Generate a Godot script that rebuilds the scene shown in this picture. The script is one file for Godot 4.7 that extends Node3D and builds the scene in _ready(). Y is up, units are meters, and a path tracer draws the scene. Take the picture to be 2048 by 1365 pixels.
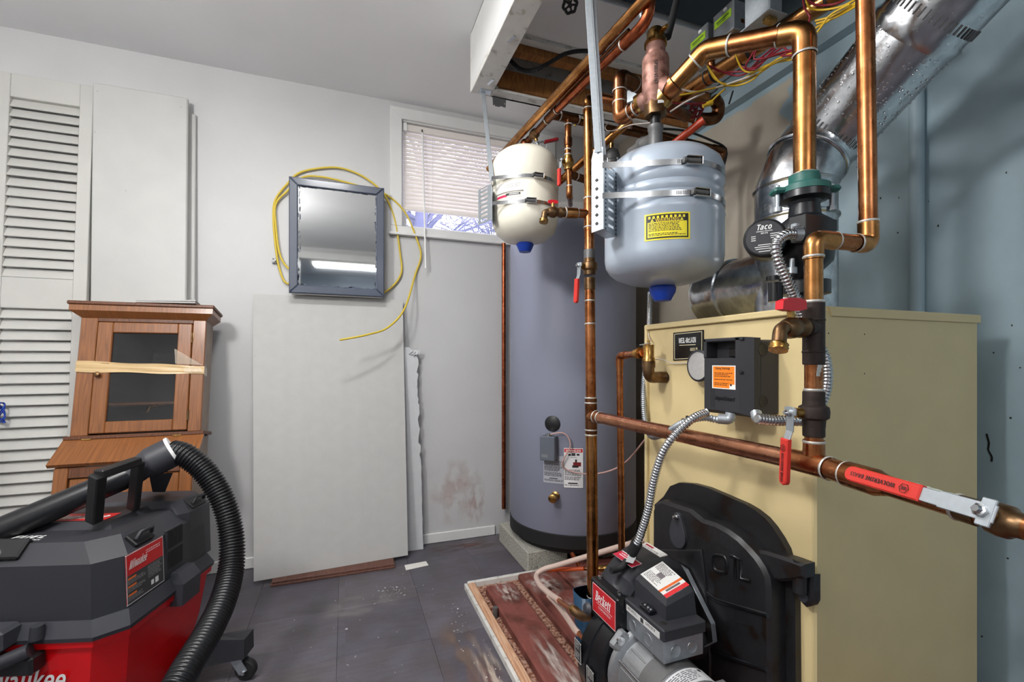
extends Node3D
# A basement boiler corner. x runs along the window wall, z comes towards the viewer, y is up; metres.

const FPX := 909.0            # focal length in pixels of the 2048 x 1365 frame
const EYE := Vector3(0, 0.963, 0)
const YAW := 0.35202          # the view is turned this far to the right of the window wall's normal
const CEIL := 2.296
const WALL_X := 1.58
const WALL_Z := -2.4
const LOW := 2.058            # underside of the bulkhead

const LAMP := Vector3(-0.12, 2.25, -1.12)  # ceiling lamp out of view, placed to light the room from above

const FILL_GLOBE := Vector3(-0.88, 1.9, -0.52)  # added fill lamp, out of view
var M := {}
var names := {}
var rng := RandomNumberGenerator.new()
var fwd := Vector3(sin(YAW), 0, -cos(YAW))
var rgt := Vector3(cos(YAW), 0, sin(YAW))


# ---------------------------------------------------------------- where things stand
func ray(px: float, py: float) -> Vector3:
	return fwd + rgt * ((px - 1024.0) / FPX) + Vector3.UP * ((722.0 - py) / FPX)

func pt(px: float, py: float, depth: float) -> Vector3:
	return EYE + ray(px, py) * depth

func on_x(px: float, py: float, x: float) -> Vector3:
	var r := ray(px, py)
	return EYE + r * (x / r.x)

func on_z(px: float, py: float, z: float) -> Vector3:
	var r := ray(px, py)
	return EYE + r * (z / r.z)

func on_y(px: float, py: float, y: float) -> Vector3:
	var r := ray(px, py)
	return EYE + r * ((y - EYE.y) / r.y)


# ---------------------------------------------------------------- mesh building
class MB:
	var v := PackedVector3Array()
	var n := PackedVector3Array()
	var uv := PackedVector2Array()
	var xf := Transform3D()

	func tri(a: Vector3, b: Vector3, c: Vector3, na: Vector3, nb: Vector3, nc: Vector3, ua := Vector2.ZERO, ub := Vector2.ZERO, uc := Vector2.ZERO) -> void:
		if (b - a).cross(c - a).dot(na + nb + nc) > 0.0:
			var t := b; b = c; c = t
			t = nb; nb = nc; nc = t
			var tu := ub; ub = uc; uc = tu
		for q in [a, b, c]:
			v.append(xf * q)
		for q in [na, nb, nc]:
			n.append((xf.basis * q).normalized())
		uv.append(ua); uv.append(ub); uv.append(uc)

	func quad(a: Vector3, b: Vector3, c: Vector3, d: Vector3, nn: Vector3) -> void:
		tri(a, b, c, nn, nn, nn, Vector2(0, 1), Vector2(1, 1), Vector2(1, 0))
		tri(a, c, d, nn, nn, nn, Vector2(0, 1), Vector2(1, 0), Vector2(0, 0))

	func quadn(a: Vector3, b: Vector3, c: Vector3, d: Vector3, na: Vector3, nb: Vector3, nc: Vector3, nd: Vector3) -> void:
		tri(a, b, c, na, nb, nc)
		tri(a, c, d, na, nc, nd)

	# a box about c with chamfered edges
	func box(c: Vector3, s: Vector3, bev := 0.0, bs := Basis()) -> MB:
		var h := s * 0.5
		bev = minf(bev, minf(h.x, minf(h.y, h.z)) * 0.9)
		var ax := [Vector3.RIGHT, Vector3.UP, Vector3.BACK]
		for i in 3:
			var j := (i + 1) % 3
			var k := (i + 2) % 3
			for sg in [-1.0, 1.0]:
				var nn: Vector3 = ax[i] * sg
				var o: Vector3 = nn * h[i]
				var a: Vector3 = ax[j] * (h[j] - bev)
				var b: Vector3 = ax[k] * (h[k] - bev)
				quad(c + bs * (o - a - b), c + bs * (o + a - b), c + bs * (o + a + b), c + bs * (o - a + b), bs * nn)
		if bev > 0.0:
			for i in 3:
				var j := (i + 1) % 3
				var k := (i + 2) % 3
				for sj in [-1.0, 1.0]:
					for sk in [-1.0, 1.0]:
						var l: Vector3 = ax[i] * (h[i] - bev)
						var p: Vector3 = ax[j] * sj * h[j] + ax[k] * sk * (h[k] - bev)
						var q: Vector3 = ax[j] * sj * (h[j] - bev) + ax[k] * sk * h[k]
						quad(c + bs * (p - l), c + bs * (p + l), c + bs * (q + l), c + bs * (q - l), bs * (ax[j] * sj + ax[k] * sk).normalized())
			for sx in [-1.0, 1.0]:
				for sy in [-1.0, 1.0]:
					for sz in [-1.0, 1.0]:
						var nn := bs * Vector3(sx, sy, sz).normalized()
						tri(c + bs * Vector3(sx * h.x, sy * (h.y - bev), sz * (h.z - bev)), c + bs * Vector3(sx * (h.x - bev), sy * h.y, sz * (h.z - bev)), c + bs * Vector3(sx * (h.x - bev), sy * (h.y - bev), sz * h.z), nn, nn, nn)
		return self

	# a box from its two far corners
	func span(a: Vector3, b: Vector3, bev := 0.0) -> MB:
		return box((a + b) * 0.5, (b - a).abs(), bev)

	# a straight bar of rectangular section from a to b; wide is measured along side
	func bar(a: Vector3, b: Vector3, wide: float, thick: float, side: Vector3, bev := 0.0) -> MB:
		var d := (b - a).normalized()
		var s := (side - d * side.dot(d)).normalized()
		return box((a + b) * 0.5, Vector3(wide, (b - a).length(), thick), bev, Basis(s, d, s.cross(d)))

	# a round tube along points; r is a number or one number for each point
	func tube(p: Array, r, segs := 14, caps := true, flat := 1.0) -> MB:
		var m := p.size()
		var rings := []
		var d0: Vector3 = (p[1] - p[0]).normalized()
		var s := d0.cross(Vector3.UP if absf(d0.y) < 0.9 else Vector3.RIGHT).normalized()
		var many := r is Array or r is PackedFloat32Array
		var slope := PackedFloat32Array()
		for i in m:
			var d: Vector3
			if i == 0:
				d = d0
			elif i == m - 1:
				d = (p[i] - p[i - 1]).normalized()
			else:
				d = ((p[i + 1] - p[i]).normalized() + (p[i] - p[i - 1]).normalized()).normalized()
			s = (s - d * s.dot(d)).normalized()
			var t := d.cross(s)
			var rr: float = r[i] if many else r
			var dr := 0.0
			if many:
				var i0 := maxi(i - 1, 0)
				var i1 := mini(i + 1, m - 1)
				dr = (r[i1] - r[i0]) / maxf((p[i1] - p[i0]).length(), 1e-5)
			var ring := []
			for k in segs:
				var a := TAU * k / segs
				var o := s * cos(a) + t * sin(a) * flat
				ring.append([p[i] + o * rr, (o - d * dr).normalized()])
			rings.append(ring)
		for i in m - 1:
			for k in segs:
				var k1 := (k + 1) % segs
				var a = rings[i][k]
				var b = rings[i][k1]
				var c = rings[i + 1][k1]
				var e = rings[i + 1][k]
				quadn(a[0], b[0], c[0], e[0], a[1], b[1], c[1], e[1])
		if caps:
			for e in [0, m - 1]:
				var nn: Vector3 = (p[0] - p[1]).normalized() if e == 0 else (p[m - 1] - p[m - 2]).normalized()
				for k in segs:
					tri(p[e], rings[e][k][0], rings[e][(k + 1) % segs][0], nn, nn, nn)
		return self

	# a turned shape: profile of (radius, height along axis), going outwards from the bottom and up
	func lathe(prof: Array, at: Vector3, axis := Vector3.UP, segs := 28, start := 0.0, sweep := TAU) -> MB:
		var d := axis.normalized()
		var s := d.cross(Vector3.RIGHT if absf(d.x) < 0.9 else Vector3.UP).normalized()
		var t := d.cross(s)
		var m := prof.size()
		var sn := []
		for i in m - 1:
			var e: Vector2 = prof[i + 1] - prof[i]
			sn.append(Vector2(e.y, -e.x).normalized())
		for i in m - 1:
			var n0: Vector2 = sn[i]
			var n1: Vector2 = sn[i]
			if i > 0 and sn[i - 1].dot(sn[i]) > 0.72:
				n0 = (sn[i - 1] + sn[i]).normalized()
			if i < m - 2 and sn[i + 1].dot(sn[i]) > 0.72:
				n1 = (sn[i + 1] + sn[i]).normalized()
			var p0: Vector2 = prof[i]
			var p1: Vector2 = prof[i + 1]
			if p0.distance_to(p1) < 1e-6:
				continue
			for k in segs:
				var a := start + sweep * k / segs
				var b := start + sweep * (k + 1) / segs
				var oa := s * cos(a) + t * sin(a)
				var ob := s * cos(b) + t * sin(b)
				if p0.x > 1e-6:
					tri(at + oa * p0.x + d * p0.y, at + ob * p0.x + d * p0.y, at + ob * p1.x + d * p1.y, oa * n0.x + d * n0.y, ob * n0.x + d * n0.y, ob * n1.x + d * n1.y)
				if p1.x > 1e-6:
					tri(at + oa * p0.x + d * p0.y, at + ob * p1.x + d * p1.y, at + oa * p1.x + d * p1.y, oa * n0.x + d * n0.y, ob * n1.x + d * n1.y, oa * n1.x + d * n1.y)
		return self

	# a flat outline in the x/y plane of o, made deep along o's z, front edge chamfered by bev
	func prism(poly: PackedVector2Array, o: Transform3D, deep: float, bev := 0.0) -> MB:
		var keep := xf
		xf = xf * o
		var pl := poly
		if Geometry2D.is_polygon_clockwise(pl):
			pl = poly.duplicate()
			pl.reverse()
		var top := pl
		if bev > 0.0:
			var off := Geometry2D.offset_polygon(pl, -bev, Geometry2D.JOIN_MITER)
			if off.size() == 1 and off[0].size() == pl.size():
				top = off[0]
				var best := 0
				for k in top.size():
					if top[k].distance_to(pl[0]) < top[best].distance_to(pl[0]):
						best = k
				top = top.slice(best) + top.slice(0, best)
				if Geometry2D.is_polygon_clockwise(top):
					top.reverse()
			else:
				bev = 0.0
		var idx := Geometry2D.triangulate_polygon(pl)
		var idt := Geometry2D.triangulate_polygon(top)
		for k in range(0, idx.size(), 3):
			tri(Vector3(pl[idx[k]].x, pl[idx[k]].y, 0), Vector3(pl[idx[k + 1]].x, pl[idx[k + 1]].y, 0), Vector3(pl[idx[k + 2]].x, pl[idx[k + 2]].y, 0), Vector3.FORWARD, Vector3.FORWARD, Vector3.FORWARD)
		for k in range(0, idt.size(), 3):
			tri(Vector3(top[idt[k]].x, top[idt[k]].y, deep), Vector3(top[idt[k + 1]].x, top[idt[k + 1]].y, deep), Vector3(top[idt[k + 2]].x, top[idt[k + 2]].y, deep), Vector3.BACK, Vector3.BACK, Vector3.BACK)
		var m := pl.size()
		var en := []
		for k in m:
			var e := pl[(k + 1) % m] - pl[k]
			en.append(Vector3(e.y, -e.x, 0).normalized())
		for k in m:
			var k1 := (k + 1) % m
			var na: Vector3 = en[k]
			var nb: Vector3 = en[k]
			if en[k].dot(en[(k + m - 1) % m]) > 0.8:
				na = (en[k] + en[(k + m - 1) % m]).normalized()
			if en[k].dot(en[k1]) > 0.8:
				nb = (en[k] + en[k1]).normalized()
			var a := Vector3(pl[k].x, pl[k].y, 0)
			var b := Vector3(pl[k1].x, pl[k1].y, 0)
			var lift := Vector3(0, 0, deep - bev)
			quadn(a, b, b + lift, a + lift, na, nb, nb, na)
			if bev > 0.0:
				var c := Vector3(top[k1].x, top[k1].y, deep)
				var e := Vector3(top[k].x, top[k].y, deep)
				quadn(a + lift, b + lift, c, e, (na + Vector3.BACK).normalized(), (nb + Vector3.BACK).normalized(), (nb + Vector3.BACK).normalized(), (na + Vector3.BACK).normalized())
		xf = keep
		return self

	# a smooth skin between rows of points (each row the same length); closed joins the row ends
	func loft(rows: Array, closed := true, capped := true, smooth := false) -> MB:
		var mid := Vector3.ZERO
		var cnt := 0
		for row in rows:
			for q in row:
				mid += q
				cnt += 1
		mid /= cnt
		var w: int = rows[0].size()
		for i in rows.size() - 1:
			for k in (w if closed else w - 1):
				var a: Vector3 = rows[i][k]
				var b: Vector3 = rows[i][(k + 1) % w]
				var c: Vector3 = rows[i + 1][(k + 1) % w]
				var d: Vector3 = rows[i + 1][k]
				var rc := Vector3.ZERO
				for q in rows[i]:
					rc += q
				rc /= w
				var nn := (c - a).cross(d - b).normalized()
				if nn.dot((a + b + c + d) * 0.25 - (mid if not closed else (rc * 0.5 + mid * 0.5))) < 0.0:
					nn = -nn
				if smooth:
					var f := func(q: Vector3) -> Vector3: return (q - rc).normalized()
					quadn(a, b, c, d, (f.call(a) + nn * 0.5).normalized(), (f.call(b) + nn * 0.5).normalized(), (f.call(c) + nn * 0.5).normalized(), (f.call(d) + nn * 0.5).normalized())
				else:
					quad(a, b, c, d, nn)
		if capped and closed:
			for e in [0, rows.size() - 1]:
				var c := Vector3.ZERO
				for q in rows[e]:
					c += q
				c /= w
				for k in w:
					var a: Vector3 = rows[e][k]
					var b: Vector3 = rows[e][(k + 1) % w]
					var nn := (a - c).cross(b - c).normalized()
					if nn.dot(c - mid) < 0.0:
						nn = -nn
					tri(c, a, b, nn, nn, nn)
		return self

	func mesh(shift := Vector3.ZERO) -> ArrayMesh:
		var arr := []
		arr.resize(Mesh.ARRAY_MAX)
		if shift != Vector3.ZERO:
			for i in v.size():
				v[i] -= shift
		arr[Mesh.ARRAY_VERTEX] = v
		arr[Mesh.ARRAY_NORMAL] = n
		arr[Mesh.ARRAY_TEX_UV] = uv
		var am := ArrayMesh.new()
		am.add_surface_from_arrays(Mesh.PRIMITIVE_TRIANGLES, arr)
		return am


# rounds the corners of a path
func rounded(p: Array, r: float, steps := 6) -> Array:
	var out := [p[0]]
	for i in range(1, p.size() - 1):
		var a: Vector3 = p[i - 1] - p[i]
		var b: Vector3 = p[i + 1] - p[i]
		var c := minf(r, minf(a.length(), b.length()) * 0.49)
		var s: Vector3 = p[i] + a.normalized() * c
		var e: Vector3 = p[i] + b.normalized() * c
		for k in steps + 1:
			var t := float(k) / steps
			out.append(s.lerp(p[i], t).lerp(p[i].lerp(e, t), t))
	out.append(p[p.size() - 1])
	return out

# a smooth curve through points, spaced evenly
func curve(p: Array, gap: float) -> Array:
	var c := Curve3D.new()
	c.bake_interval = gap
	for i in p.size():
		var a: Vector3 = p[maxi(i - 1, 0)]
		var b: Vector3 = p[mini(i + 1, p.size() - 1)]
		var t := (b - a) / 6.0
		c.add_point(p[i], -t, t)
	var out := []
	var l := c.get_baked_length()
	var m := maxi(2, int(l / gap))
	for k in m + 1:
		out.append(c.sample_baked(l * k / m, true))
	return out


# ---------------------------------------------------------------- the objects
func numbered(called: String) -> String:
	if not names.has(called):
		names[called] = 0
		return called
	names[called] += 1
	return "%s_%03d" % [called, names[called]]

func tag(o: Node, label: String, category: String, group := "") -> Node:
	o.set_meta("label", label)
	o.set_meta("category", category)
	if group:
		o.set_meta("group", group)
	return o

func thing(called: String, label: String, category: String, at := Vector3.ZERO, group := "") -> Node3D:
	var o := Node3D.new()
	o.name = numbered(called)
	add_child(o)
	o.position = at
	tag(o, label, category, group)
	return o

# world position of a thing or part that has not been turned
func base_of(o: Node) -> Vector3:
	var p := Vector3.ZERO
	while o != null and o != self:
		p += o.position
		o = o.get_parent()
	return p

# one named mesh under parent; shapes are given in the room's metres unless local
func part(parent: Node, called: String, mb: MB, m: Material, local := false, label := "") -> MeshInstance3D:
	var o := MeshInstance3D.new()
	o.name = called
	o.mesh = mb.mesh(Vector3.ZERO if local else base_of(parent))
	o.material_override = m
	parent.add_child(o, true)
	if label:
		o.set_meta("label", label)
	return o

func struct(called: String, mb: MB, m: Material) -> MeshInstance3D:
	var o := MeshInstance3D.new()
	o.name = called
	o.mesh = mb.mesh()
	o.material_override = m
	add_child(o)
	o.set_meta("kind", "structure")
	return o

func single(called: String, mb: MB, m: Material, label: String, category: String, group := "") -> MeshInstance3D:
	var o := MeshInstance3D.new()
	o.name = numbered(called)
	var lo := mb.v[0]
	var hi := mb.v[0]
	for q in mb.v:
		lo = lo.min(q)
		hi = hi.max(q)
	var at := Vector3((lo.x + hi.x) * 0.5, lo.y, (lo.z + hi.z) * 0.5)
	o.position = at
	o.mesh = mb.mesh(at)
	o.material_override = m
	add_child(o)
	tag(o, label, category, group)
	return o

# flat lettering: centred at o, reading along right, wide metres across; bend puts each point where a curved face wants it
func letters(parent: Node, s: String, o: Vector3, right: Vector3, up: Vector3, wide: float, m: Material, opt := {}) -> MeshInstance3D:
	var tm := TextMesh.new()
	var f := SystemFont.new()
	f.font_names = PackedStringArray([opt.get("font", "Droid Sans")])
	f.font_weight = opt.get("weight", 700)
	tm.font = f
	tm.text = s
	tm.font_size = 24
	tm.pixel_size = 0.01
	tm.curve_step = opt.get("step", 0.7)
	tm.depth = 0.0
	var arr := tm.get_mesh_arrays()
	var vs: PackedVector3Array = arr[Mesh.ARRAY_VERTEX]
	var ix: PackedInt32Array = arr[Mesh.ARRAY_INDEX] if arr[Mesh.ARRAY_INDEX] != null else PackedInt32Array()
	var lo := vs[0]
	var hi := vs[0]
	for q in vs:
		lo = lo.min(q)
		hi = hi.max(q)
	var k := wide / maxf(hi.x - lo.x, 1e-4)
	var ky: float = k * opt.get("tall", 1.0)
	if opt.has("height"):
		ky = opt.height / maxf(hi.y - lo.y, 1e-4)
	var c := (lo + hi) * 0.5
	var nn := right.cross(up).normalized()
	var lift: float = opt.get("lift", 0.0008)
	var shear: float = opt.get("shear", 0.0)
	var bend = opt.get("bend")
	var mb := MB.new()
	var place := func(q: Vector3) -> Vector3:
		var x := (q.x - c.x) * k + shear * (q.y - c.y) * ky
		var y := (q.y - c.y) * ky
		if bend != null:
			return bend.call(x, y, lift)
		return o + right * x + up * y + nn * lift
	var cnt := ix.size() if ix.size() else vs.size()
	for i in range(0, cnt, 3):
		var a: Vector3 = vs[ix[i]] if ix.size() else vs[i]
		var b: Vector3 = vs[ix[i + 1]] if ix.size() else vs[i + 1]
		var d: Vector3 = vs[ix[i + 2]] if ix.size() else vs[i + 2]
		var pa: Vector3 = place.call(a)
		var pb: Vector3 = place.call(b)
		var pd: Vector3 = place.call(d)
		var fn := nn
		if bend != null:
			fn = (pb - pa).cross(pd - pa).normalized()
			if fn.dot(pa - opt.centre) < 0:
				fn = -fn
		mb.tri(pa, pb, pd, fn, fn, fn)
	return part(parent, opt.get("called", "lettering"), mb, m, opt.get("local", false))

# a printed sheet facing right x up, wide x tall about o, with a picture drawn by the script
func sheet(parent: Node, called: String, o: Vector3, right: Vector3, up: Vector3, wide: float, tall: float, m: Material, thick := 0.0008, local := false) -> MeshInstance3D:
	var nn := right.cross(up).normalized()
	var mb := MB.new()
	var a := right * wide * 0.5
	var b := up * tall * 0.5
	var l := nn * thick
	mb.quad(o - a - b + l, o + a - b + l, o + a + b + l, o - a + b + l, nn)
	for e in [[-a - b, a - b, -up], [a - b, a + b, right], [a + b, -a + b, up], [-a + b, -a - b, -right]]:
		mb.quad(o + e[0], o + e[1], o + e[1] + l, o + e[0] + l, e[2])
	return part(parent, called, mb, m, local)


# ---------------------------------------------------------------- materials
func c8(r: int, g: int, b: int) -> Color:
	return Color8(r, g, b)

func noise_tex(freq: float, stops: Array, cols: Array, sd := 1, oct := 4, size := 256, kind := FastNoiseLite.TYPE_SIMPLEX_SMOOTH) -> NoiseTexture2D:
	var f := FastNoiseLite.new()
	f.seed = sd
	f.noise_type = kind
	f.frequency = freq
	f.fractal_octaves = oct
	var g := Gradient.new()
	g.offsets = PackedFloat32Array(stops)
	g.colors = PackedColorArray(cols)
	var t := NoiseTexture2D.new()
	t.width = size
	t.height = size
	t.seamless = true
	t.noise = f
	t.color_ramp = g
	return t

func mat(col: Color, rough := 0.6, metal := 0.0, opt := {}) -> StandardMaterial3D:
	var m := StandardMaterial3D.new()
	m.albedo_color = col
	m.roughness = rough
	m.metallic = metal
	if opt.has("tex"):
		m.albedo_texture = opt.tex
	if opt.has("bump"):
		m.heightmap_enabled = true
		m.heightmap_texture = opt.bump
		m.heightmap_scale = opt.get("bump_cm", 0.1)
	if opt.has("rtex"):
		m.roughness_texture = opt.rtex
		m.roughness_texture_channel = BaseMaterial3D.TEXTURE_CHANNEL_GRAYSCALE
	if opt.has("scale"):
		m.uv1_triplanar = true
		m.uv1_world_triplanar = opt.get("world", false)
		var s = opt.scale
		m.uv1_scale = s if s is Vector3 else Vector3(s, s, s)
	if opt.has("spec"):
		m.metallic_specular = opt.spec
	if opt.has("coat"):
		m.clearcoat_enabled = true
		m.clearcoat = opt.coat
		m.clearcoat_roughness = opt.get("coat_rough", 0.15)
	return m

# a small picture: commands are [x, y, w, h, colour] on a ground colour
func print_tex(w: int, h: int, ground: Color, cmds: Array) -> ImageTexture:
	var im := Image.create(w, h, false, Image.FORMAT_RGB8)
	im.fill(ground)
	for c in cmds:
		if c.size() == 5:
			im.fill_rect(Rect2i(c[0], c[1], c[2], c[3]), c[4])
		else:      # a block of small print: x, y, w, h, colour, line height
			var y: int = c[1]
			while y + c[5] <= c[1] + c[3]:
				var x: int = c[0]
				var stop: int = c[0] + int(c[2] * rng.randf_range(0.72, 1.0))
				while x < stop:
					var l := rng.randi_range(4, 18)
					im.fill_rect(Rect2i(x, y, mini(l, c[0] + c[2] - x), maxi(1, int(c[5] * 0.5))), c[4])
					x += l + 3
				y += c[5]
	im.generate_mipmaps()
	return ImageTexture.create_from_image(im)

func print_mat(w: int, h: int, ground: Color, cmds: Array, rough := 0.45) -> StandardMaterial3D:
	var m := mat(Color.WHITE, rough)
	m.albedo_texture = print_tex(w, h, ground, cmds)
	m.texture_repeat = false
	return m

func grain_tex(a: Color, b: Color, sd: int) -> ImageTexture:
	var f := FastNoiseLite.new()
	f.seed = sd
	f.frequency = 0.02
	f.fractal_octaves = 3
	var im := Image.create(256, 256, false, Image.FORMAT_RGB8)
	for y in 256:
		for x in 256:
			var d := f.get_noise_2d(x * 1.0, y * 0.05) * 0.5 + 0.5
			var ring := absf(fmod(d * 9.0 + x * 0.012, 1.0) - 0.5) * 2.0
			var fine := f.get_noise_2d(x * 10.0, y * 0.35) * 0.5 + 0.5
			im.set_pixel(x, y, a.lerp(b, clampf(ring * 0.45 + fine * 0.5, 0, 1)))
	im.generate_mipmaps()
	return ImageTexture.create_from_image(im)

func floor_tex() -> ImageTexture:
	var r := RandomNumberGenerator.new()
	r.seed = 5
	var f := FastNoiseLite.new()
	f.seed = 3
	f.frequency = 0.012
	f.fractal_octaves = 4
	var im := Image.create(512, 512, false, Image.FORMAT_RGB8)
	for y in 512:
		for x in 512:
			var d := f.get_noise_2d(x, y) * 0.5 + 0.5
			var s := f.get_noise_2d(x * 1.5 + 900, y * 9.0) * 0.5 + 0.5
			var k := 0.80 + 0.22 * d + 0.1 * (s - 0.5) + r.randf_range(-0.03, 0.03)
			im.set_pixel(x, y, Color(k, k * lerpf(0.95, 1.0, s), k * lerpf(0.93, 1.03, d)))
	for i in 60:
		var cx := r.randi_range(0, 511)
		var cy := r.randi_range(0, 511)
		for j in r.randi_range(1, 5):
			var w := r.randi_range(1, 2)
			var b := r.randf_range(0.95, 1.0)
			im.fill_rect(Rect2i(clampi(cx + r.randi_range(-20, 20), 0, 509), clampi(cy + r.randi_range(-12, 12), 0, 509), w, r.randi_range(1, 2)), Color(b, b, b))
	im.generate_mipmaps()
	return ImageTexture.create_from_image(im)

# the painted right wall: bare tan plaster at the back, blue paint brushed over it towards the front
func wall_paint() -> ImageTexture:
	var f := FastNoiseLite.new()
	f.seed = 11
	f.frequency = 0.03
	var im := Image.create(512, 256, false, Image.FORMAT_RGB8)
	for y in 256:
		for x in 512:
			var z := WALL_Z + (1.2 - WALL_Z) * x / 511.0
			var h := 2.5 * (1.0 - y / 255.0)
			var j := f.get_noise_2d(x * 0.7, y * 3.0) * 0.05
			var edge := -1.27 if h > 1.2 else -1.22
			var blue: bool = z + j > edge or (h + j * 0.3 > 2.035 and z > -1.95)
			var d := f.get_noise_2d(x * 2.0, y * 2.0) * 0.03
			var c := c8(166, 189, 198) if blue else c8(196, 187, 170)
			im.set_pixel(x, y, Color(c.r + d, c.g + d, c.b + d))
	im.generate_mipmaps()
	return ImageTexture.create_from_image(im)

func materials() -> void:
	rng.seed = 7
	var fine := noise_tex(0.06, [0.0, 1.0], [Color(0.92, 0.92, 0.92), Color(1, 1, 1)], 2, 5)
	var soft := noise_tex(0.012, [0.0, 1.0], [Color(0.97, 0.97, 0.97), Color(1, 1, 1)], 3, 3)
	var rel := noise_tex(0.05, [0.0, 1.0], [Color.BLACK, Color.WHITE], 4, 4)
	M.wall = mat(c8(200, 200, 200), 0.5, 0.0, {"tex": soft, "scale": 0.7, "world": true, "bump": rel, "bump_cm": 0.06})
	M.ceil = mat(c8(232, 232, 233), 0.7, 0.0, {"tex": soft, "scale": 0.5, "world": true})
	M.trim = mat(c8(222, 222, 220), 0.45, 0.0, {"tex": soft, "scale": 1.5})
	M.oldpaint = mat(c8(218, 217, 212), 0.6, 0.0, {"tex": noise_tex(0.02, [0.0, 0.22, 0.26, 1.0], [c8(196, 192, 186), c8(222, 220, 216), Color(0.96, 0.96, 0.96), Color(1, 1, 1)], 8, 5), "scale": 3.0})
	M.paint = mat(Color.WHITE, 0.5)
	M.paint.albedo_texture = wall_paint()
	M.paint.texture_repeat = false
	M.blue = mat(c8(164, 186, 195), 0.5, 0.0, {"tex": soft, "scale": 2.0})
	var ft := floor_tex()
	M.tiles = []
	for k in 3:
		var t := mat([c8(97, 96, 103), c8(92, 91, 99), c8(102, 100, 106)][k], 0.42, 0.0, {"tex": ft, "scale": 0.9, "world": true, "bump": rel, "bump_cm": 0.02})
		M.tiles.append(t)
	M.slab = mat(c8(52, 48, 50), 0.9)
	var cb := noise_tex(0.018, [0.0, 0.35, 0.6, 1.0], [Color(0.66, 0.58, 0.52), Color(0.84, 0.78, 0.72), Color(0.95, 0.92, 0.9), Color(1, 1, 1)], 21, 4)
	var rr := noise_tex(0.03, [0.0, 1.0], [Color(0.55, 0.55, 0.55), Color(1, 1, 1)], 22, 4)
	M.copper = mat(c8(186, 126, 84), 0.38, 1.0, {"tex": cb, "rtex": rr, "scale": 4.0})
	M.copper_gold = mat(c8(198, 146, 92), 0.36, 1.0, {"tex": cb, "rtex": rr, "scale": 3.0})
	M.copper_new = mat(c8(206, 150, 118), 0.36, 1.0, {"tex": noise_tex(0.02, [0.0, 1.0], [Color(0.8, 0.72, 0.68), Color(1, 1, 1)], 23, 3), "rtex": rr, "scale": 3.0})
	M.copper_dark = mat(c8(128, 88, 62), 0.45, 1.0, {"tex": cb, "rtex": rr, "scale": 6.0})
	M.copper_red = mat(c8(180, 104, 72), 0.4, 1.0, {"tex": cb, "rtex": rr, "scale": 5.0})
	M.solder = mat(c8(205, 203, 196), 0.45, 0.5, {"tex": fine, "scale": 8.0})
	M.brass = mat(c8(196, 160, 96), 0.36, 1.0, {"tex": cb, "rtex": rr, "scale": 7.0})
	M.bronze = mat(c8(128, 104, 76), 0.48, 0.9, {"tex": cb, "rtex": rr, "scale": 7.0})
	M.bronze_pink = mat(c8(172, 134, 124), 0.55, 0.55, {"tex": noise_tex(0.02, [0.0, 0.4, 0.6, 1.0], [c8(120, 128, 110), c8(190, 170, 160), Color(0.95, 0.92, 0.9), Color(1, 1, 1)], 25, 4), "scale": 5.0})
	M.iron = mat(c8(62, 52, 48), 0.55, 0.6, {"tex": fine, "scale": 6.0, "bump": rel, "bump_cm": 0.05})
	M.iron_grey = mat(c8(112, 112, 112), 0.5, 0.5, {"tex": fine, "scale": 6.0})
	M.steel = mat(c8(196, 198, 200), 0.3, 1.0, {"rtex": rr, "scale": 6.0})
	M.zinc = mat(c8(190, 198, 204), 0.42, 0.8, {"tex": fine, "scale": 5.0})
	M.chrome = mat(c8(214, 216, 218), 0.2, 1.0)
	M.galv = mat(c8(216, 219, 222), 0.27, 1.0, {"tex": noise_tex(0.05, [0.0, 0.45, 0.6, 1.0], [Color(0.78, 0.78, 0.79), Color(0.9, 0.9, 0.9), Color(0.96, 0.96, 0.96), Color(1, 1, 1)], 31, 3, 256, FastNoiseLite.TYPE_CELLULAR), "rtex": noise_tex(0.04, [0.0, 1.0], [Color(0.6, 0.6, 0.6), Color(1, 1, 1)], 32, 4), "scale": 3.0, "bump": rel, "bump_cm": 0.04})
	M.black = mat(c8(22, 22, 24), 0.45)
	M.cast = mat(c8(34, 34, 37), 0.42, 0.0, {"bump": rel, "bump_cm": 0.06, "tex": noise_tex(0.015, [0.0, 0.22, 0.27, 1.0], [c8(235, 150, 90), c8(200, 160, 130), Color(0.85, 0.85, 0.85), Color(1, 1, 1)], 41, 5), "scale": 2.3})
	M.plastic = mat(c8(44, 45, 50), 0.5, 0.0, {"bump": noise_tex(0.3, [0.0, 1.0], [Color.BLACK, Color.WHITE], 42, 2), "bump_cm": 0.02, "scale": 6.0})
	M.plastic_grey = mat(c8(54, 55, 61), 0.48, 0.0, {"bump": noise_tex(0.3, [0.0, 1.0], [Color.BLACK, Color.WHITE], 42, 2), "bump_cm": 0.02, "scale": 6.0})
	M.gloss_black = mat(c8(20, 21, 24), 0.26)
	M.red = mat(c8(214, 10, 18), 0.3, 0.0, {"tex": soft, "scale": 3.0})
	M.redgrip = mat(c8(206, 52, 42), 0.42)
	M.redknob = mat(c8(214, 26, 40), 0.4)
	M.red_label = mat(c8(204, 28, 34), 0.4)
	M.tan = mat(c8(220, 200, 150), 0.42, 0.0, {"tex": soft, "scale": 2.0})
	M.olive = mat(c8(206, 189, 142), 0.45, 0.0, {"tex": soft, "scale": 2.0})  # the boiler's tan, darkened for the shade on its flank
	M.heater = mat(c8(136, 140, 158), 0.5, 0.0, {"bump": noise_tex(0.25, [0.0, 1.0], [Color.BLACK, Color.WHITE], 44, 2), "bump_cm": 0.02, "scale": 4.0})
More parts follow.
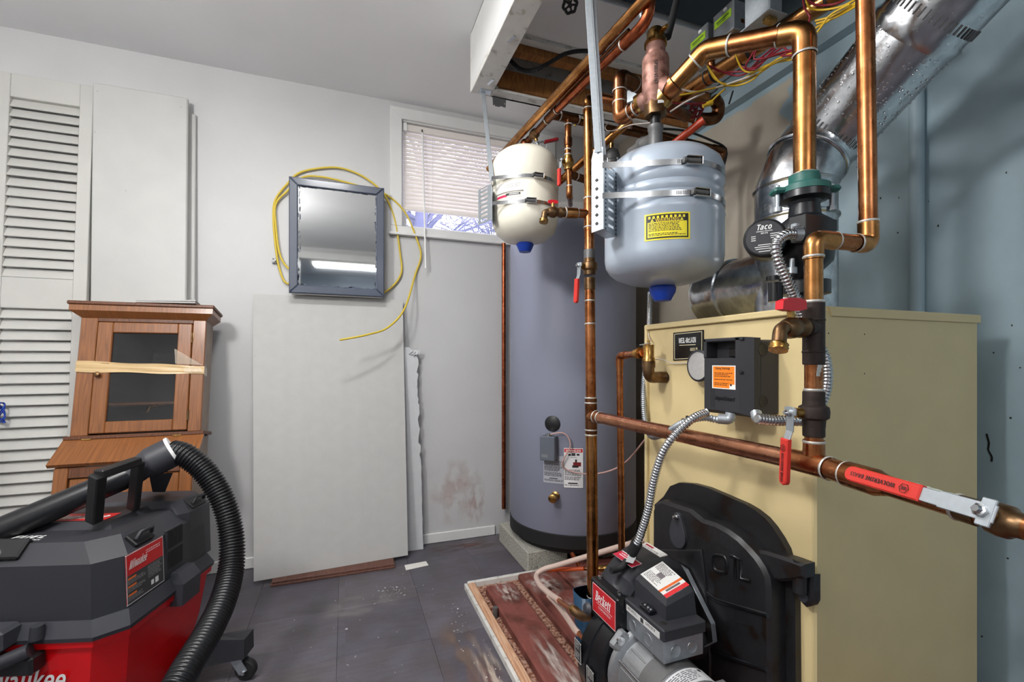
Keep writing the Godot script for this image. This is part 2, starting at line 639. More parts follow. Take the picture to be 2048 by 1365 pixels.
	M.heater_box = mat(c8(96, 102, 112), 0.45)
	M.cream = mat(c8(232, 228, 212), 0.32, 0.0, {"coat": 0.4})
	M.bluegrey = mat(c8(176, 188, 202), 0.3, 0.15, {"coat": 0.4})
	M.bluecap = mat(c8(20, 62, 168), 0.4)
	M.door = mat(c8(196, 195, 190), 0.5, 0.0, {"tex": soft, "scale": 1.5})
	M.panel = mat(c8(193, 193, 190), 0.45, 0.0, {"tex": soft, "scale": 1.5})
	M.drywall = mat(c8(192, 192, 189), 0.85, 0.0, {"tex": soft, "scale": 4.0})
	M.gypsum = mat(c8(206, 208, 210), 0.9, 0.0, {"tex": soft, "scale": 6.0})
	M.wood = mat(Color.WHITE, 0.4, 0.0, {"tex": grain_tex(c8(110, 66, 32), c8(160, 100, 52), 61), "scale": 3.2, "coat": 0.35})
	M.wood_dark = mat(Color.WHITE, 0.45, 0.0, {"tex": grain_tex(c8(70, 40, 22), c8(126, 74, 42), 62), "scale": 3.2})
	M.wood_side = mat(c8(196, 182, 170), 0.4, 0.0, {"tex": grain_tex(c8(150, 138, 128), c8(226, 214, 204), 65), "scale": 3.0})
	M.joist = mat(Color.WHITE, 0.75, 0.0, {"tex": grain_tex(c8(122, 76, 34), c8(186, 126, 68), 63), "scale": Vector3(1.6, 5.0, 1.6)})
	M.rawwood = mat(Color.WHITE, 0.8, 0.0, {"tex": grain_tex(c8(176, 124, 90), c8(224, 192, 164), 64), "scale": 3.0})
	M.plank = mat(c8(196, 170, 158), 0.6, 0.0, {"tex": grain_tex(c8(112, 84, 76), c8(164, 132, 120), 66), "scale": 3.0})
	M.farblue = mat(c8(186, 200, 216), 0.6)
	M.block = mat(c8(186, 184, 176), 0.95, 0.0, {"tex": noise_tex(0.12, [0.0, 0.3, 0.5, 1.0], [Color(0.55, 0.55, 0.53), Color(0.8, 0.8, 0.78), Color(0.95, 0.95, 0.93), Color(1, 1, 1)], 71, 4), "scale": 3.5, "bump": rel, "bump_cm": 0.25})
	M.redslab = mat(c8(124, 68, 60), 0.75, 0.0, {"tex": noise_tex(0.02, [0.0, 0.3, 0.6, 1.0], [Color(0.62, 0.56, 0.48), Color(0.86, 0.84, 0.8), Color(1, 1, 1), Color(1, 0.96, 0.94)], 72, 5), "scale": 1.6, "bump": rel, "bump_cm": 0.15})
	M.dust = mat(c8(178, 150, 136), 0.95, 0.0, {"tex": noise_tex(0.08, [0.0, 0.35, 0.55, 1.0], [Color(0.5, 0.32, 0.26), Color(0.78, 0.6, 0.52), Color(0.96, 0.9, 0.86), Color(1, 1, 1)], 73, 5), "scale": 2.6, "bump": rel, "bump_cm": 0.5})
	M.mirror = mat(c8(206, 208, 208), 0.03, 1.0)
	M.slate = mat(c8(72, 80, 96), 0.36, 0.0, {"coat": 0.3})
	M.yellow = mat(c8(212, 186, 62), 0.5)
	M.wire_yellow = mat(c8(216, 176, 40), 0.45)
	M.wire_red = mat(c8(128, 22, 38), 0.45)
	M.wire_white = mat(c8(200, 190, 182), 0.5)
	M.wire_pink = mat(c8(196, 158, 150), 0.5)
	M.tape = mat(c8(206, 176, 128), 0.28)
	M.clear_tape = mat(Color(0.86, 0.8, 0.7, 0.35), 0.2)
	M.clear_tape.transparency = BaseMaterial3D.TRANSPARENCY_ALPHA
	M.paper = mat(c8(228, 226, 220), 0.8)
	M.greyboard = mat(c8(188, 186, 184), 0.6, 0.0, {"tex": fine, "scale": 6.0})
	M.tube_pink = mat(c8(206, 182, 170), 0.45)
	M.tube_orange = mat(c8(224, 96, 40), 0.4)
	M.tube_red = mat(c8(196, 66, 36), 0.35)
	M.bucket = mat(c8(24, 66, 96), 0.42)
	M.green = mat(c8(46, 108, 100), 0.45, 0.0, {"tex": fine, "scale": 7.0})
	M.pump = mat(c8(26, 28, 32), 0.3)
	M.white = mat(c8(236, 236, 234), 0.45)
	M.ink = mat(c8(28, 26, 26), 0.6)
	M.gold_ink = mat(c8(226, 214, 176), 0.4)
	M.grey_ink = mat(c8(150, 150, 146), 0.7)
	M.orange = mat(c8(238, 130, 30), 0.5)
	M.lime = mat(c8(150, 190, 40), 0.5)
	M.grey_metal = mat(c8(168, 173, 178), 0.36, 0.7, {"tex": fine, "scale": 4.0})
	M.alu = mat(c8(176, 178, 180), 0.38, 0.75, {"tex": fine, "scale": 5.0})
	M.duct = mat(c8(44, 60, 74), 0.45, 0.5)
	M.rubber = mat(c8(24, 24, 25), 0.7)
	M.hose = mat(c8(22, 23, 26), 0.3)
	M.copper_tube = mat(c8(216, 142, 96), 0.36, 1.0)
	M.bark = mat(c8(92, 96, 126), 0.9)
	M.snow = mat(c8(206, 202, 210), 0.9)
	M.blind = mat(c8(240, 236, 230), 0.5)
	M.blind.backlight_enabled = true
	M.blind.backlight = Color(0.8, 0.78, 0.74)
	M.glass = mat(Color(1, 1, 1, 0.06), 0.02)
	M.glass.transparency = BaseMaterial3D.TRANSPARENCY_ALPHA
	M.dark_glass = mat(Color(0.16, 0.16, 0.17, 0.3), 0.04)  # dark tint gives the look of the unlit cabinet inside
	M.dark_glass.transparency = BaseMaterial3D.TRANSPARENCY_ALPHA
	M.glow = mat(c8(255, 250, 240), 0.5)
	M.glow.emission_enabled = true
	M.glow.emission = c8(255, 248, 236)
	M.glow.emission_energy_multiplier = 6.0


# ---------------------------------------------------------------- the room
func setting() -> void:
	# floor: a slab with square vinyl tiles laid on it
	var fl := struct("floor", MB.new().span(Vector3(-2.0, -0.12, -2.5), Vector3(1.68, -0.004, 4.4)), M.slab)
	var ts := 0.3048
	for i in range(-6, 5):
		for j in range(0, 11):
			var x0 := 0.28 + ts * i
			var z0 := -2.183 - ts + ts * j
			if x0 > WALL_X or z0 > 1.2:
				continue
			var a := Vector3(x0 + 0.0004, -0.004, maxf(z0, WALL_Z) + 0.0004)
			var b := Vector3(minf(x0 + ts, WALL_X) - 0.0004, 0.0, z0 + ts - 0.0004)
			part(fl, "tile", MB.new().span(a, b, 0.0004), M.tiles[(i * 7 + j * 5 + 70) % 3])
	part(fl, "concrete", MB.new().span(Vector3(-2.0, -0.004, 1.2), Vector3(1.68, 0.0, 4.4)), M.tiles[0])
	for q in [[0.40, -1.15, 0.16, 0.6, c8(150, 92, 78), 0.7, 93], [0.36, -1.45, 0.2, 0.5, c8(132, 110, 98), 0.55, 94], [0.1, -1.2, 0.5, 0.5, c8(120, 104, 92), 0.45, 95], [0.05, -1.9, 0.5, 0.3, c8(150, 146, 146), 0.4, 96], [0.42, -1.3, 0.10, 0.5, c8(206, 190, 176), 0.7, 97], [0.6, -2.3, 0.5, 0.14, c8(112, 74, 62), 0.5, 98]]:
		stain(fl, "floor_stain", Vector3(q[0], 0.0005 + (q[6] - 90) * 0.00008, q[1]), Vector3.RIGHT, Vector3.FORWARD, q[2], q[3], q[4], q[5], q[6])
	# window wall, with its opening
	var wx0 := 0.275
	var wx1 := 1.086
	var wy0 := 1.655
	var wy1 := 2.208
	var wb := MB.new()
	wb.span(Vector3(-2.0, -0.1, WALL_Z - 0.14), Vector3(wx0, 2.6, WALL_Z))
	wb.span(Vector3(wx1, -0.1, WALL_Z - 0.14), Vector3(1.7, 2.6, WALL_Z))
	wb.span(Vector3(wx0, -0.1, WALL_Z - 0.14), Vector3(wx1, wy0, WALL_Z))
	wb.span(Vector3(wx0, wy1, WALL_Z - 0.14), Vector3(wx1, 2.6, WALL_Z))
	var bw := struct("wall_back", wb, M.wall)
	stain(bw, "water_stain", on_z(912, 985, WALL_Z + 0.0005), Vector3.RIGHT, Vector3.UP, 0.34, 0.40, c8(206, 184, 176), 0.4, 91)
	stain(bw, "water_stain", on_z(950, 1010, WALL_Z + 0.0007), Vector3.RIGHT, Vector3.UP, 0.14, 0.24, c8(204, 172, 164), 0.4, 92)
	struct("wall_left", MB.new().span(Vector3(-2.0, -0.1, WALL_Z - 0.14), Vector3(-1.9, 2.6, 4.4)), M.wall)
	# the painted wall behind the boiler; its picture runs from the back to the front
	var wr := MB.new()
	wr.span(Vector3(WALL_X + 0.004, -0.1, WALL_Z - 0.14), Vector3(WALL_X + 0.12, 2.6, 4.4))
	var face := MB.new()
	face.quad(Vector3(WALL_X, 0, WALL_Z), Vector3(WALL_X, 0, 1.2), Vector3(WALL_X, 2.5, 1.2), Vector3(WALL_X, 2.5, WALL_Z), Vector3.LEFT)
	var w := struct("wall_right", wr, M.blue)
	part(w, "painted_plaster", face, M.paint)
	# the wall behind the viewer opens into the next room
	var wf := MB.new()
	wf.span(Vector3(-2.0, -0.1, 1.2), Vector3(-0.5, 2.6, 1.32))
	wf.span(Vector3(1.1, -0.1, 1.2), Vector3(1.7, 2.6, 1.32))
	wf.span(Vector3(-0.5, 2.16, 1.2), Vector3(1.1, 2.6, 1.32))
	struct("wall_front", wf, M.wall)
	struct("trim_1", MB.new().span(Vector3(-0.58, 0.0, 1.18), Vector3(-0.5, 2.24, 1.34), 0.004).span(Vector3(1.1, 0, 1.18), Vector3(1.18, 2.24, 1.34), 0.004).span(Vector3(-0.5, 2.16, 1.18), Vector3(1.1, 2.24, 1.34), 0.004), M.trim)
	struct("wall_far", MB.new().span(Vector3(-2.0, -0.1, 3.0), Vector3(1.7, 2.6, 3.14)), M.farblue)
	# ceiling, open over the boiler
	var ce := MB.new()
	ce.span(Vector3(-2.0, CEIL, WALL_Z - 0.14), Vector3(0.48, CEIL + 0.3, 4.44))
	ce.span(Vector3(0.48, CEIL, WALL_Z - 0.14), Vector3(1.7, CEIL + 0.3, -1.79))
	ce.span(Vector3(0.48, CEIL, 1.2), Vector3(1.7, CEIL + 0.3, 4.44))
	ce.span(Vector3(0.48, 2.56, -1.79), Vector3(1.7, 2.62, 1.2))
	var cl := struct("ceiling", ce, M.ceil)
	part(cl, "joist", MB.new().span(Vector3(0.58, 2.064, -1.785), Vector3(1.57, 2.15, -1.745), 0.002), M.joist)
	part(cl, "joist", MB.new().span(Vector3(0.52, 2.160, -1.68), Vector3(1.57, 2.23, -1.64), 0.002), M.joist)
	part(cl, "joist", MB.new().span(Vector3(0.52, 2.08, -1.745), Vector3(0.57, 2.26, -1.66), 0.002), M.joist)
	part(cl, "ceiling_board", MB.new().span(Vector3(0.52, 2.2, -1.60), Vector3(1.57, 2.225, -1.36), 0.002), M.ceil)
	part(cl, "batten", MB.new().span(Vector3(0.52, 2.185, -1.635), Vector3(1.57, 2.215, -1.60), 0.002), M.oldpaint)
	part(cl, "duct", MB.new().span(Vector3(0.62, 2.2, -1.34), Vector3(1.40, 2.45, 0.6), 0.006), M.duct)
	# the bulkhead round the opening
	struct("trim_2", MB.new().span(Vector3(0.4806, LOW + 0.02, -1.788), Vector3(0.52, CEIL, 1.2), 0.002), M.trim)
	var pl := struct("trim_3", MB.new().span(Vector3(0.4806, LOW, -1.788), Vector3(0.566, LOW + 0.02, 1.2), 0.002), M.oldpaint)
	for q in [[0.535, -1.70], [0.53, -1.45], [0.535, -1.22]]:
		part(pl, "staple", MB.new().box(Vector3(q[0], LOW - 0.002, q[1]), Vector3(0.012, 0.003, 0.04), 0.001, Basis(Vector3.UP, 0.3)), M.chrome)
	struct("trim_4", MB.new().span(Vector3(0.566, LOW, -1.80), Vector3(1.57, LOW + 0.018, -1.745), 0.002).span(Vector3(0.48, LOW, -1.80), Vector3(1.57, CEIL, -1.788), 0.001), M.oldpaint)
	struct("trim_5", MB.new().span(Vector3(1.535, LOW - 0.005, -1.745), Vector3(1.579, LOW + 0.05, 1.2), 0.002), M.blue)
	struct("baseboard_back", MB.new().span(Vector3(-1.9, 0.0, WALL_Z), Vector3(0.78, 0.053, WALL_Z + 0.012), 0.004), M.trim)
	window_unit(wx0, wx1, wy0, wy1)
	outdoors()


# a stain soaked into a surface: a patch of colour with ragged edges
func stain(parent: Node, called: String, o: Vector3, right: Vector3, up: Vector3, wide: float, tall: float, col: Color, most: float, sd: int) -> void:
	var f := FastNoiseLite.new()
	f.seed = sd
	f.frequency = 0.03
	f.fractal_octaves = 4
	var im := Image.create(128, 128, false, Image.FORMAT_RGBA8)
	for y in 128:
		for x in 128:
			var u := (x / 63.5 - 1.0)
			var v := (y / 63.5 - 1.0)
			var edge := clampf(1.0 - sqrt(u * u + v * v), 0.0, 1.0)
			var a := clampf((f.get_noise_2d(x, y * 0.8) * 0.9 + 0.25) * edge * 2.4, 0.0, 1.0) * most
			im.set_pixel(x, y, Color(col.r, col.g, col.b, a))
	var m := mat(Color.WHITE, 0.8)
	m.albedo_texture = ImageTexture.create_from_image(im)
	m.transparency = BaseMaterial3D.TRANSPARENCY_ALPHA
	m.texture_repeat = false
	var mb := MB.new()
	var a := right * wide * 0.5
	var b := up * tall * 0.5
	mb.quad(o - a - b, o + a - b, o + a + b, o - a + b, right.cross(up).normalized())
	part(parent, called, mb, m)

func window_unit(x0: float, x1: float, y0: float, y1: float) -> void:
	var zf := WALL_Z
	var cs := 0.058
	var mb := MB.new()
	# casing: mitred boards round the opening
	var o := Transform3D(Basis(), Vector3(0, 0, zf))
	mb.prism(PackedVector2Array([Vector2(x0 - cs, y0), Vector2(x0, y0), Vector2(x0, y1), Vector2(x0 - cs, y1 + cs)]), o, 0.016, 0.003)
	mb.prism(PackedVector2Array([Vector2(x1, y0), Vector2(x1 + cs, y0), Vector2(x1 + cs, y1 + cs), Vector2(x1, y1)]), o, 0.016, 0.003)
	mb.prism(PackedVector2Array([Vector2(x0 - cs, y1 + cs), Vector2(x0, y1), Vector2(x1, y1), Vector2(x1 + cs, y1 + cs)]), o, 0.016, 0.003)
	mb.span(Vector3(x0 - cs, y0 - 0.035, zf), Vector3(x1 + cs, y0, zf + 0.016), 0.002)
	# reveals
	mb.span(Vector3(x0, y0 - 0.01, zf - 0.14), Vector3(x1, y0 + 0.004, zf), 0.0)
	mb.span(Vector3(x0, y1 - 0.006, zf - 0.14), Vector3(x1, y1 + 0.01, zf), 0.0)
	mb.span(Vector3(x0 - 0.01, y0, zf - 0.14), Vector3(x0 + 0.004, y1, zf), 0.0)
	mb.span(Vector3(x1 - 0.004, y0, zf - 0.14), Vector3(x1 + 0.01, y1, zf), 0.0)
	var wn := struct("window_1", mb, M.trim)
	part(wn, "sill", MB.new().span(Vector3(x0 - cs - 0.008, y0 - 0.048, zf), Vector3(x1 + cs + 0.005, y0 - 0.035, zf + 0.03), 0.002), M.trim)
	var fr := MB.new()
	for e in [[x0 + 0.004, x0 + 0.034, y0, y1], [x1 - 0.034, x1 - 0.004, y0, y1], [x0 + 0.03, x1 - 0.03, y0, y0 + 0.03], [x0 + 0.03, x1 - 0.03, y1 - 0.03, y1]]:
		fr.span(Vector3(e[0], e[2], zf - 0.11), Vector3(e[1], e[3], zf - 0.07), 0.003)
	part(wn, "sash", fr, M.trim)
	part(wn, "pane", MB.new().span(Vector3(x0 + 0.03, y0 + 0.028, zf - 0.092), Vector3(x1 - 0.03, y1 - 0.028, zf - 0.089)), M.glass)
	# the blind inside the opening
	var b := thing("window_blind", "white horizontal slatted blind lowered most of the way over the small window", "blind", Vector3((x0 + x1) * 0.5, 1.763, zf - 0.025))
	part(b, "headrail", MB.new().span(Vector3(x0 + 0.02, y1 - 0.045, zf - 0.042), Vector3(x1 - 0.02, y1 - 0.012, zf - 0.008), 0.003), M.blind)
	for s in [x0 + 0.006, x1 - 0.028]:
		part(b, "bracket", MB.new().span(Vector3(s, y1 - 0.05, zf - 0.045), Vector3(s + 0.022, y1 - 0.008, zf - 0.002), 0.002), M.white)
	var n := 19
	var top := y1 - 0.06
	var low := 1.778
	for k in n:
		var y := top - (top - low) * k / (n - 1)
		var sl := MB.new()
		var prev := []
		for i in 6:
			var u := i / 5.0 - 0.5
			prev.append(Vector3(0, u * 0.0245, -u * 0.012 + 0.0022 * (1.0 - 4.0 * u * u)))
		for i in 5:
			var p: Vector3 = prev[i]
			var q: Vector3 = prev[i + 1]
			var l := Vector3(x0 + 0.012, y, zf - 0.025)
			var r := Vector3(x1 - 0.012, y + rng.randf_range(-0.001, 0.001), zf - 0.025)
			var nn := Vector3(0, (p - q).z, (q - p).y).normalized()
			if nn.z < 0: nn = -nn
			sl.quad(l + p, r + p, r + q, l + q, nn)
			sl.quad(l + p - nn * 0.0006, r + p - nn * 0.0006, r + q - nn * 0.0006, l + q - nn * 0.0006, -nn)
		part(b, "slat", sl, M.blind)
	part(b, "bottom_rail", MB.new().span(Vector3(x0 + 0.012, 1.752, zf - 0.036), Vector3(x1 - 0.012, 1.768, zf - 0.014), 0.003), M.blind)
	for s in [0.16, 0.62]:
		part(b, "cord", MB.new().tube([Vector3(x0 + s, y1 - 0.04, zf - 0.012), Vector3(x0 + s, 1.76, zf - 0.012)], 0.0009, 6), M.white)
	var wand_top := Vector3(x0 + 0.105, y1 - 0.05, zf + 0.004)
	part(b, "wand", MB.new().tube([wand_top, Vector3(x0 + 0.116, 1.44, zf + 0.045)], 0.0045, 8), M.white)
	part(b, "hook", MB.new().tube([wand_top + Vector3(0, 0.02, -0.01), wand_top], 0.003, 6), M.iron)


func outdoors() -> void:
	var g := MB.new()
	var rows := []
	for i in 9:
		var z := -2.9 - i * 3.0
		var row := []
		for k in 9:
			var x := -14.0 + k * 4.0
			row.append(Vector3(x, 1.15 + maxf(0, i) * 0.55 + 0.25 * sin(x * 0.6 + i), z))
		rows.append(row)
	for i in 8:
		for k in 8:
			var a: Vector3 = rows[i][k]
			var b: Vector3 = rows[i][k + 1]
			var c: Vector3 = rows[i + 1][k + 1]
			var d: Vector3 = rows[i + 1][k]
			var nn := (b - a).cross(d - a).normalized()
			if nn.y < 0: nn = -nn
			g.quad(a, b, c, d, nn)
	single("garden_slope", g, M.snow, "pale bare slope rising outside behind the small window", "ground").set_meta("kind", "structure")
	var r := RandomNumberGenerator.new()
	r.seed = 19
	var spots := [[0.75, -6.0, 0.10, "thick grey bare tree seen just left of the cream tank through the window"], [-0.6, -9.5, 0.045, "thin bare tree outside near the left edge of the window"], [2.6, -8.2, 0.05, "slim bare tree outside behind the cream tank's bracket"], [0.3, -13.5, 0.05, "bare branching tree outside at the middle of the window"], [3.9, -12.0, 0.07, "bushy bare tree outside at the right end of the window"]]
	for s in spots:
		var at := Vector3(s[0], 1.1, s[1])
		var t := thing("bare_tree", s[3], "tree", at, "bare trees outside the window")
		var tr := MB.new()
		var lean := r.randf_range(-0.25, 0.25)
		var path := []
		var rad := []
		for k in 9:
			path.append(at + Vector3(lean * k * 0.35 + r.randf_range(-0.05, 0.05), k * 0.9, r.randf_range(-0.05, 0.05)))
			rad.append(s[2] * (1.0 - k * 0.08))
		tr.tube(path, rad, 8)
		part(t, "trunk", tr, M.bark)
		var br := MB.new()
		for k in 90:
			var h := r.randf_range(0.4, 5.0)
			var i := int(h / 0.9)
			var a: Vector3 = path[i].lerp(path[mini(i + 1, 8)], fmod(h / 0.9, 1.0))
			var dir := Vector3(r.randf_range(-1, 1), r.randf_range(0.1, 0.9), r.randf_range(-0.5, 0.5)).normalized()
			var l := r.randf_range(0.7, 1.9)
			var m := a + dir * l * 0.5 + Vector3(0, 0.1, 0)
			var e := a + dir * l + Vector3(0, r.randf_range(-0.1, 0.4), 0)
			br.tube([a, m, e], [s[2] * 0.28, s[2] * 0.18, 0.003], 5, false)
			for q in 6:
				var b := m.lerp(e, r.randf())
				br.tube([b, b + Vector3(r.randf_range(-0.5, 0.5), r.randf_range(0.0, 0.6), r.randf_range(-0.3, 0.3))], [0.008, 0.003], 4, false)
		part(t, "branches", br, M.bark)


func lamps() -> void:
	# unseen lamp flush on the ceiling above the view, placed to light downwards
	var at := Vector3(LAMP.x, CEIL, LAMP.z)
	var b := thing("unseen_ceiling_lamp", "unseen flush lamp on the ceiling above the view, placed to light the room from above", "lamp", Vector3(at.x, at.y - 0.05, at.z))
	var rim := MB.new()
	for e in [[-0.16, -0.15, -0.08, 0.08], [0.15, 0.16, -0.08, 0.08], [-0.15, 0.15, -0.08, -0.07], [-0.15, 0.15, 0.07, 0.08]]:
		rim.span(at + Vector3(e[0], -0.05, e[2]), at + Vector3(e[1], 0, e[3]), 0.002)
	part(b, "shade", rim, M.white)
	part(b, "diffuser", MB.new().span(at + Vector3(-0.149, -0.03, -0.069), at + Vector3(0.149, -0.02, 0.069)), M.glow)
	# globe lamp added out of view as fill light from the near left
	var g := thing("added_globe_lamp", "opal globe lamp added out of view near the viewer as fill light", "lamp", Vector3(FILL_GLOBE.x, FILL_GLOBE.y - 0.12, FILL_GLOBE.z))
	part(g, "stem", MB.new().tube([FILL_GLOBE + Vector3(0, 0.1, 0), Vector3(FILL_GLOBE.x, CEIL - 0.0215, FILL_GLOBE.z)], 0.012, 12).lathe([Vector2(0.06, 0), Vector2(0.055, 0.02), Vector2(0, 0.02)], Vector3(FILL_GLOBE.x, CEIL - 0.0215, FILL_GLOBE.z), Vector3.UP, 20), M.white)
	var gp := []
	for k in 13:
		var a := -PI * 0.5 + PI * k / 12.0
		gp.append(Vector2(0.12 * cos(a), 0.12 * sin(a)))
	part(g, "globe", MB.new().lathe(gp, FILL_GLOBE, Vector3.UP, 28), M.glow)
	# long lamp in the next room
	var c := thing("ceiling_light", "long white lamp on the ceiling of the next room, seen in the wall mirror", "lamp", Vector3(0.0, 2.22, 1.9))
	part(c, "housing", MB.new().span(Vector3(-0.42, 2.27, 1.84), Vector3(0.78, CEIL, 1.96), 0.004), M.white)
	part(c, "diffuser", MB.new().span(Vector3(-0.40, 2.225, 1.855), Vector3(0.76, 2.27, 1.945), 0.015), M.glow)


# ---------------------------------------------------------------- along the window wall
# a flat slab over four corners (in order round the front face), thick metres deep behind
func slab4(p: Array, thick: float) -> MB:
	var nn: Vector3 = (p[1] - p[0]).cross(p[3] - p[0]).normalized()
	var mb := MB.new()
	var b := []
	for q in p:
		b.append(q - nn * thick)
	mb.quad(p[0], p[1], p[2], p[3], nn)
	mb.quad(b[0], b[1], b[2], b[3], -nn)
	var mid: Vector3 = (p[0] + p[1] + p[2] + p[3]) * 0.25
	for k in 4:
		var k1 := (k + 1) % 4
		var sn: Vector3 = ((p[k1] - p[k]).cross(nn)).normalized()
		if sn.dot(p[k] - mid) < 0: sn = -sn
		mb.quad(p[k], p[k1], b[k1], b[k], sn)
	return mb

func louver_door() -> void:
	var d := thing("louvered_door", "white louvered folding door leaf leaning on the wall at the left edge", "door", Vector3(-1.128, 0.004, -2.222))
	d.rotation.x = -deg_to_rad(3.8)
	var hw := 0.1525
	var h := 2.1
	for s in [-1.0, 1.0]:
		part(d, "stile", MB.new().span(Vector3(s * hw, 0, -0.026), Vector3(s * (hw - 0.044), h, 0), 0.002), M.door, true)
	for e in [[h - 0.095, h], [1.165, 1.285], [0.0, 0.16]]:
		part(d, "rail", MB.new().span(Vector3(-hw + 0.044, e[0], -0.024), Vector3(hw - 0.044, e[1], -0.002), 0.002), M.door, true)
	for rangey in [[0.16, 1.165, 24], [1.285, h - 0.095, 18]]:
		var n: int = rangey[2]
		for k in n:
			var y: float = lerpf(rangey[0], rangey[1], (k + 0.5) / n)
			var tilt := -deg_to_rad(27.0) + rng.randf_range(-0.02, 0.02)
			if n == 18 and k == 10:
				tilt = -deg_to_rad(34)
			part(d, "slat", MB.new().box(Vector3(0, y, -0.013), Vector3(2.0 * (hw - 0.044), 0.043, 0.0055), 0.0015, Basis(Vector3.RIGHT, tilt)), M.door, true)
	var e := single("door_stile", MB.new().span(Vector3(-1.40, 0.0, -2.20), Vector3(-1.215, 0.70, -2.175), 0.002), M.door, "edge of a second white door leaf at the far left below the louvres", "door")
	e.name = "door_leaf"
	var tw := []
	for k in 40:
		tw.append(pt(4 + 6 * sin(k * 0.9), 826 + 20 * sin(k * 0.37 + 0.6), 1.70 + 0.012 * cos(k * 1.3)))
	single("blue_twine", MB.new().tube(curve(tw, 0.006), 0.0022, 6), M.bluecap, "tangle of thin blue twine hanging at the left edge before the louvres", "twine")

func leaning_panels() -> void:
	var p := thing("cupboard_panel", "tall plain white board leaning on the wall behind the wooden cabinet", "panel", Vector3(-0.806, 0.001, -2.288))
	p.rotation.x = -deg_to_rad(1.4)
	part(p, "board", MB.new().span(Vector3(-0.164, 0, -0.02), Vector3(0.164, 2.106, 0), 0.004), M.panel, true)
	for q in [[-0.148, 2.07], [0.14, 2.06], [-0.05, 1.67], [-0.155, 1.9]]:
		part(p, "nail_hole", MB.new().lathe([Vector2(0.0022, 0.0003), Vector2(0, 0.0006)], Vector3(q[0], q[1], 0), Vector3.BACK, 8), M.grey_ink, true)
	var b := thing("cupboard_panel", "white board mostly hidden behind the taller plain white board", "panel", Vector3(-0.79, 0.001, -2.345))
	b.rotation.x = -deg_to_rad(1.0)
	part(b, "board", MB.new().span(Vector3(-0.15, 0, -0.016), Vector3(0.1665, 2.06, 0), 0.003), M.panel, true)

